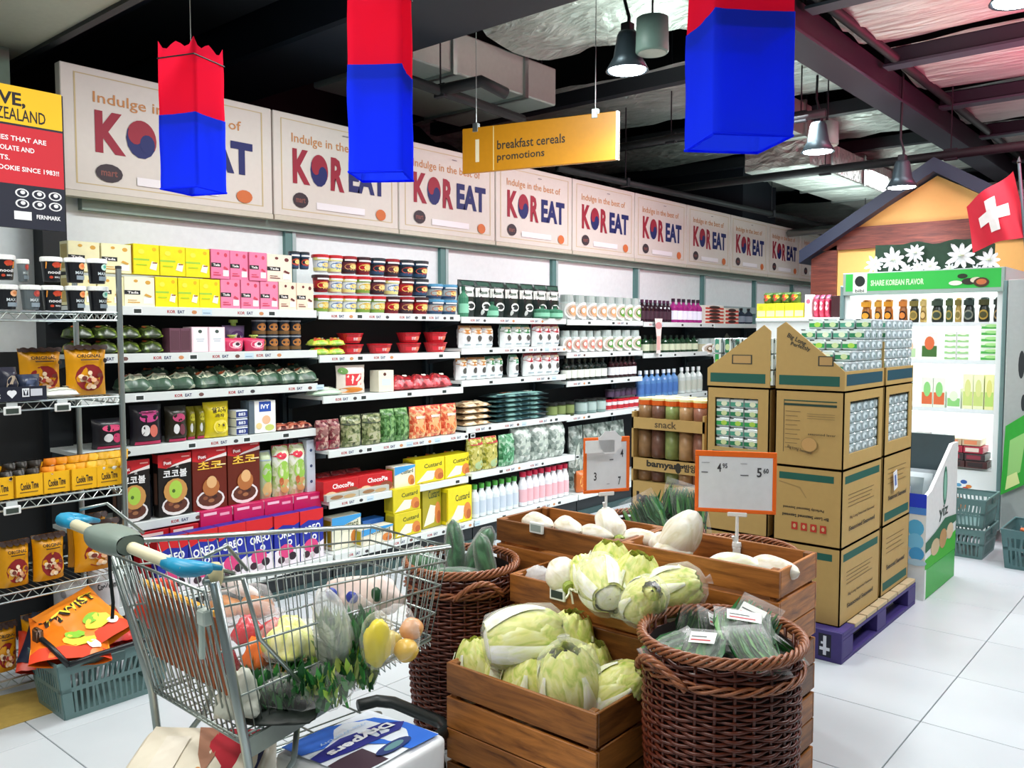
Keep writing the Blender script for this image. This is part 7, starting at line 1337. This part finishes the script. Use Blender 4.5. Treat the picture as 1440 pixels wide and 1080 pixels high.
for k, (u, v, z, w, h, lab) in enumerate(((395, 985, .50, .26, .10, 'dark leafy greens spread along the trolley floor'), (450, 985, .50, .22, .12, 'bright leafy greens under the celery bag'), (500, 965, .52, .14, .13, 'loose green leaves at the foot of the white bag'))):
    p = onZ(u, v, z); g = thing('leafy_greens', lab, 'greens', p, 0, 'groceries in the trolley'); tag(leaves(60+k, 320, w, h, GC+(['#9ac04a', '#c0d070'] if k else []), w*.7).obj('greens_leaves', g), kind='stuff'); blob(w*1.1, w*.8, h*1.15, FILM, k+20, .15).obj('clear_bag', g, True)
p = onZ(478, 950, .545); g = thing('celery_bag', 'tall clear bag of celery with white top', 'greens', p, 0, 'groceries in the trolley'); g.rotation_euler = (.25, .1, 0); tag(leaves(70, 170, .09, .2, ['#8ab060', '#4c8a3c', '#c8d8a0', '#dfe8c8'], .07).obj('celery_stalks', g), kind='stuff'); blob(.13, .1, .29, FOG, 23, .14, .9).obj('clear_bag', g, True)
p = onZ(508, 945, .55); g = thing('salad_bag', 'upright clear bag of green salad leaves', 'greens', p, 0, 'groceries in the trolley'); tag(leaves(71, 240, .11, .17, ['#2f7a3a', '#1f5c30', '#4c9a5c'], .08).obj('salad_leaves', g), kind='stuff'); blob(.14, .1, .24, FILM, 24, .1, .9).obj('clear_bag', g, True)
good('banana_pack', 'yellow fruit pack at the trolley front', 'fruit', 530, 938, .59, [('yellow_fruit', blob(.075, .08, .16, M('#e0cc28', .35, 0, .1), 25, .12, .9)), ('clear_bag', sub(blob(.1, .1, .19, FILM, 26, .1, .9), (0, 0, -.005)))], (.1, .15, 0))
good('apple_bag', 'clear bag of pale apples with red and white print', 'fruit', 556, 925, .60, [('apple', sub(blob(.07, .07, .07, M('#d8c868', .3, 0, .2), 27, .06, .9), (-.04, 0, 0))), ('apple', sub(blob(.07, .07, .07, M('#e0b850', .3, 0, .2), 28, .06, .9), (.04, .02, 0))), ('apple', sub(blob(.07, .07, .07, M('#d89a60', .3, 0, .2), 29, .06, .9), (0, .05, .045))), ('red_print', sub(blob(.06, .02, .07, M('#c82c38', .35), 30, .1, .9), (-.03, -.055, .02))), ('red_print', sub(blob(.05, .02, .04, M('#d84850', .35), 31, .1, .9), (.03, -.05, .06))), ('clear_bag', sub(blob(.19, .15, .17, FILM, 32, .12, .8), (0, 0, -.005)))], (0, 0, -.4))
good('mesh_bag', 'pink and white bag with blue and green ovals at the back of the trolley', 'bag', 515, 862, .64, [('wrapper', blob(.26, .12, .14, M('#e4d0c8', .35, 0, .15), 33, .14, .8)), ('blue_oval', sub(blob(.045, .02, .04, M('#3448a8', .35), 34, .05, .9), (-.09, -.06, .05))), ('blue_oval', sub(blob(.045, .02, .04, M('#2a3c9c', .35), 35, .05, .9), (-.01, -.065, .05))), ('green_oval', sub(blob(.04, .02, .05, M('#1f4a2c', .35), 36, .05, .9), (.07, -.05, .06)))], (0, 0, .3))
good('herb_pack', 'green topped clear pack near the bread', 'packet', 372, 858, .68, [('label', blob(.08, .03, .03, M('#1f7a4c', .35), 37, .1)), ('clear_bag', sub(blob(.16, .1, .09, FILM, 38, .15), (0, .02, -.06)))])
good('paper_packet', 'crumpled white packet in the near bottom corner of the trolley', 'packet', 335, 1010, .50, [('wrapper', blob(.13, .1, .14, M('#c8cabc', .4, 0, .2), 39, .3, .8))])
good('dark_tray', 'dark tray under the greens in the trolley', 'tray', 385, 1000, .485, [('tray_body', sub(blob(.3, .22, .04, M('#1c2420', .5), 40, .08, .8), (0, 0, 0)))])
good('red_snack', 'red and orange packet leaning inside the rear gate', 'packet', 225, 885, .60, [('wrapper', blob(.14, .05, .18, M('#d83c20', .3, 0, .25), 41, .15, .9))], (0, 0, 1.2))
good('white_carton_pack', 'white and pink packet on the far side near the handle', 'packet', 338, 838, .70, [('wrapper', blob(.22, .03, .05, M('#e8dcd8', .4, 0, .15), 42, .08, .9))])
# ---- packs on the lower rack
def bigpack(label, pos, rz, w, d, h, parts, tilt=(0, 0), seed=0, base='#eceef0'):
    t = thing('nappy_pack', label, 'packet', pos, 0, 'bulky packs under the trolley'); t.rotation_euler = (tilt[0], tilt[1], rz)
    def sup(i, j, l=0):
        a = 2*PI*i; p = PI*j; e = .2; c = lambda q: math.copysign(abs(q)**e, q); x, y, z = c(math.cos(a))*abs(math.sin(p))**e, c(math.sin(a))*abs(math.sin(p))**e, -c(math.cos(p)); k = 1+noise.noise(V((x*3+seed, y*3, z*3)))*.012
        return (x*w/2*k, y*d/2*k, z*h/2*k+h/2)
    b = B(); b.grid(lambda i, j: sup(i, j), 36, 22, M(base, .3, 0, .04), True); b.obj('wrapper', t, True)
    def top(x, y, l): return (x, y, h*(1.0+.03*(1-(2*x/w)**4)*(1-(2*y/d)**4))+.003+noise.noise(V((x*7, y*7, seed)))*.006+l)
    b = B(); b.decal(top, parts, w, d, lift=.0015); b.obj('printed_top', t, True); return t
bigpack('blue and white nappy pack on the lower trolley rack', tuple(onZ(508, 1046, .345)-V((0, 0, .145))), PI/2+.12, .40, .34, .145, [('r', -.44, -.42, .44, .42, '#e4ecf4'), ('r', -.44, -.4, -.1, -.1, '#3c2434'), ('p', [(-.44, .45), (.0, .44), (.35, .25), (.44, -.05), (.42, -.44), (.1, -.44), (.05, -.2), (-.15, .1), (-.44, .2)], '#1a6ad8'), ('p', [(-.44, .1), (-.1, .16), (.3, .1), (.44, -.02), (.3, -.12), (-.2, -.08), (-.44, -.02)], '#151f8a'), ('t', 'Drypers', .0, .03, .13, '#f4f6fa', .66, PI+.02, .04), ('t', 'Wee Wee Dry', -.02, .2, .05, '#b8d4f4', .5, PI+.02), ('e', .05, -.3, .18, .07, '#0f2c6c'), ('e', .05, -.3, .1, .04, '#5c8a90')], (.0, .05), 3)
bigpack('cream and red nappy pack sticking out at the trolley rear', tuple(onZ(270, 1075, .36)-V((0, 0, .15))), .75, .38, .42, .15, [('r', -.44, -.44, .44, .44, '#ece4d0'), ('p', [(.0, .44), (.44, .44), (.44, -.44), (.25, -.3), (.2, .0), (.05, .2)], '#b81c30'), ('p', [(.3, .44), (.46, .44), (.46, -.44), (.4, -.2)], '#182458'), ('p', [(-.1, .44), (.05, .44), (.12, .1), (.1, -.1), (.0, .1)], '#a87860'), ('t', 'ABC', .02, -.1, .1, '#d8903c', .14, .5), ('r', -.3, -.2, -.12, .3, '#f0e8d8')], (.1, .05), 7, '#e8e0cc')
# brown mat on the floor by the basket
b = B(); b.prism([(0, 0), (.34, .0), (.36, .3), (.05, .36)], .003, M('#b59a50', .5, 0, .2), 'z', 0); tag(b.obj('floor_mat', None, False, onZ(0, 1045, 0)+V((-.12, -.02, .0005)), PI/2), 'tan sheet on the floor beside the shopping basket', 'mat')
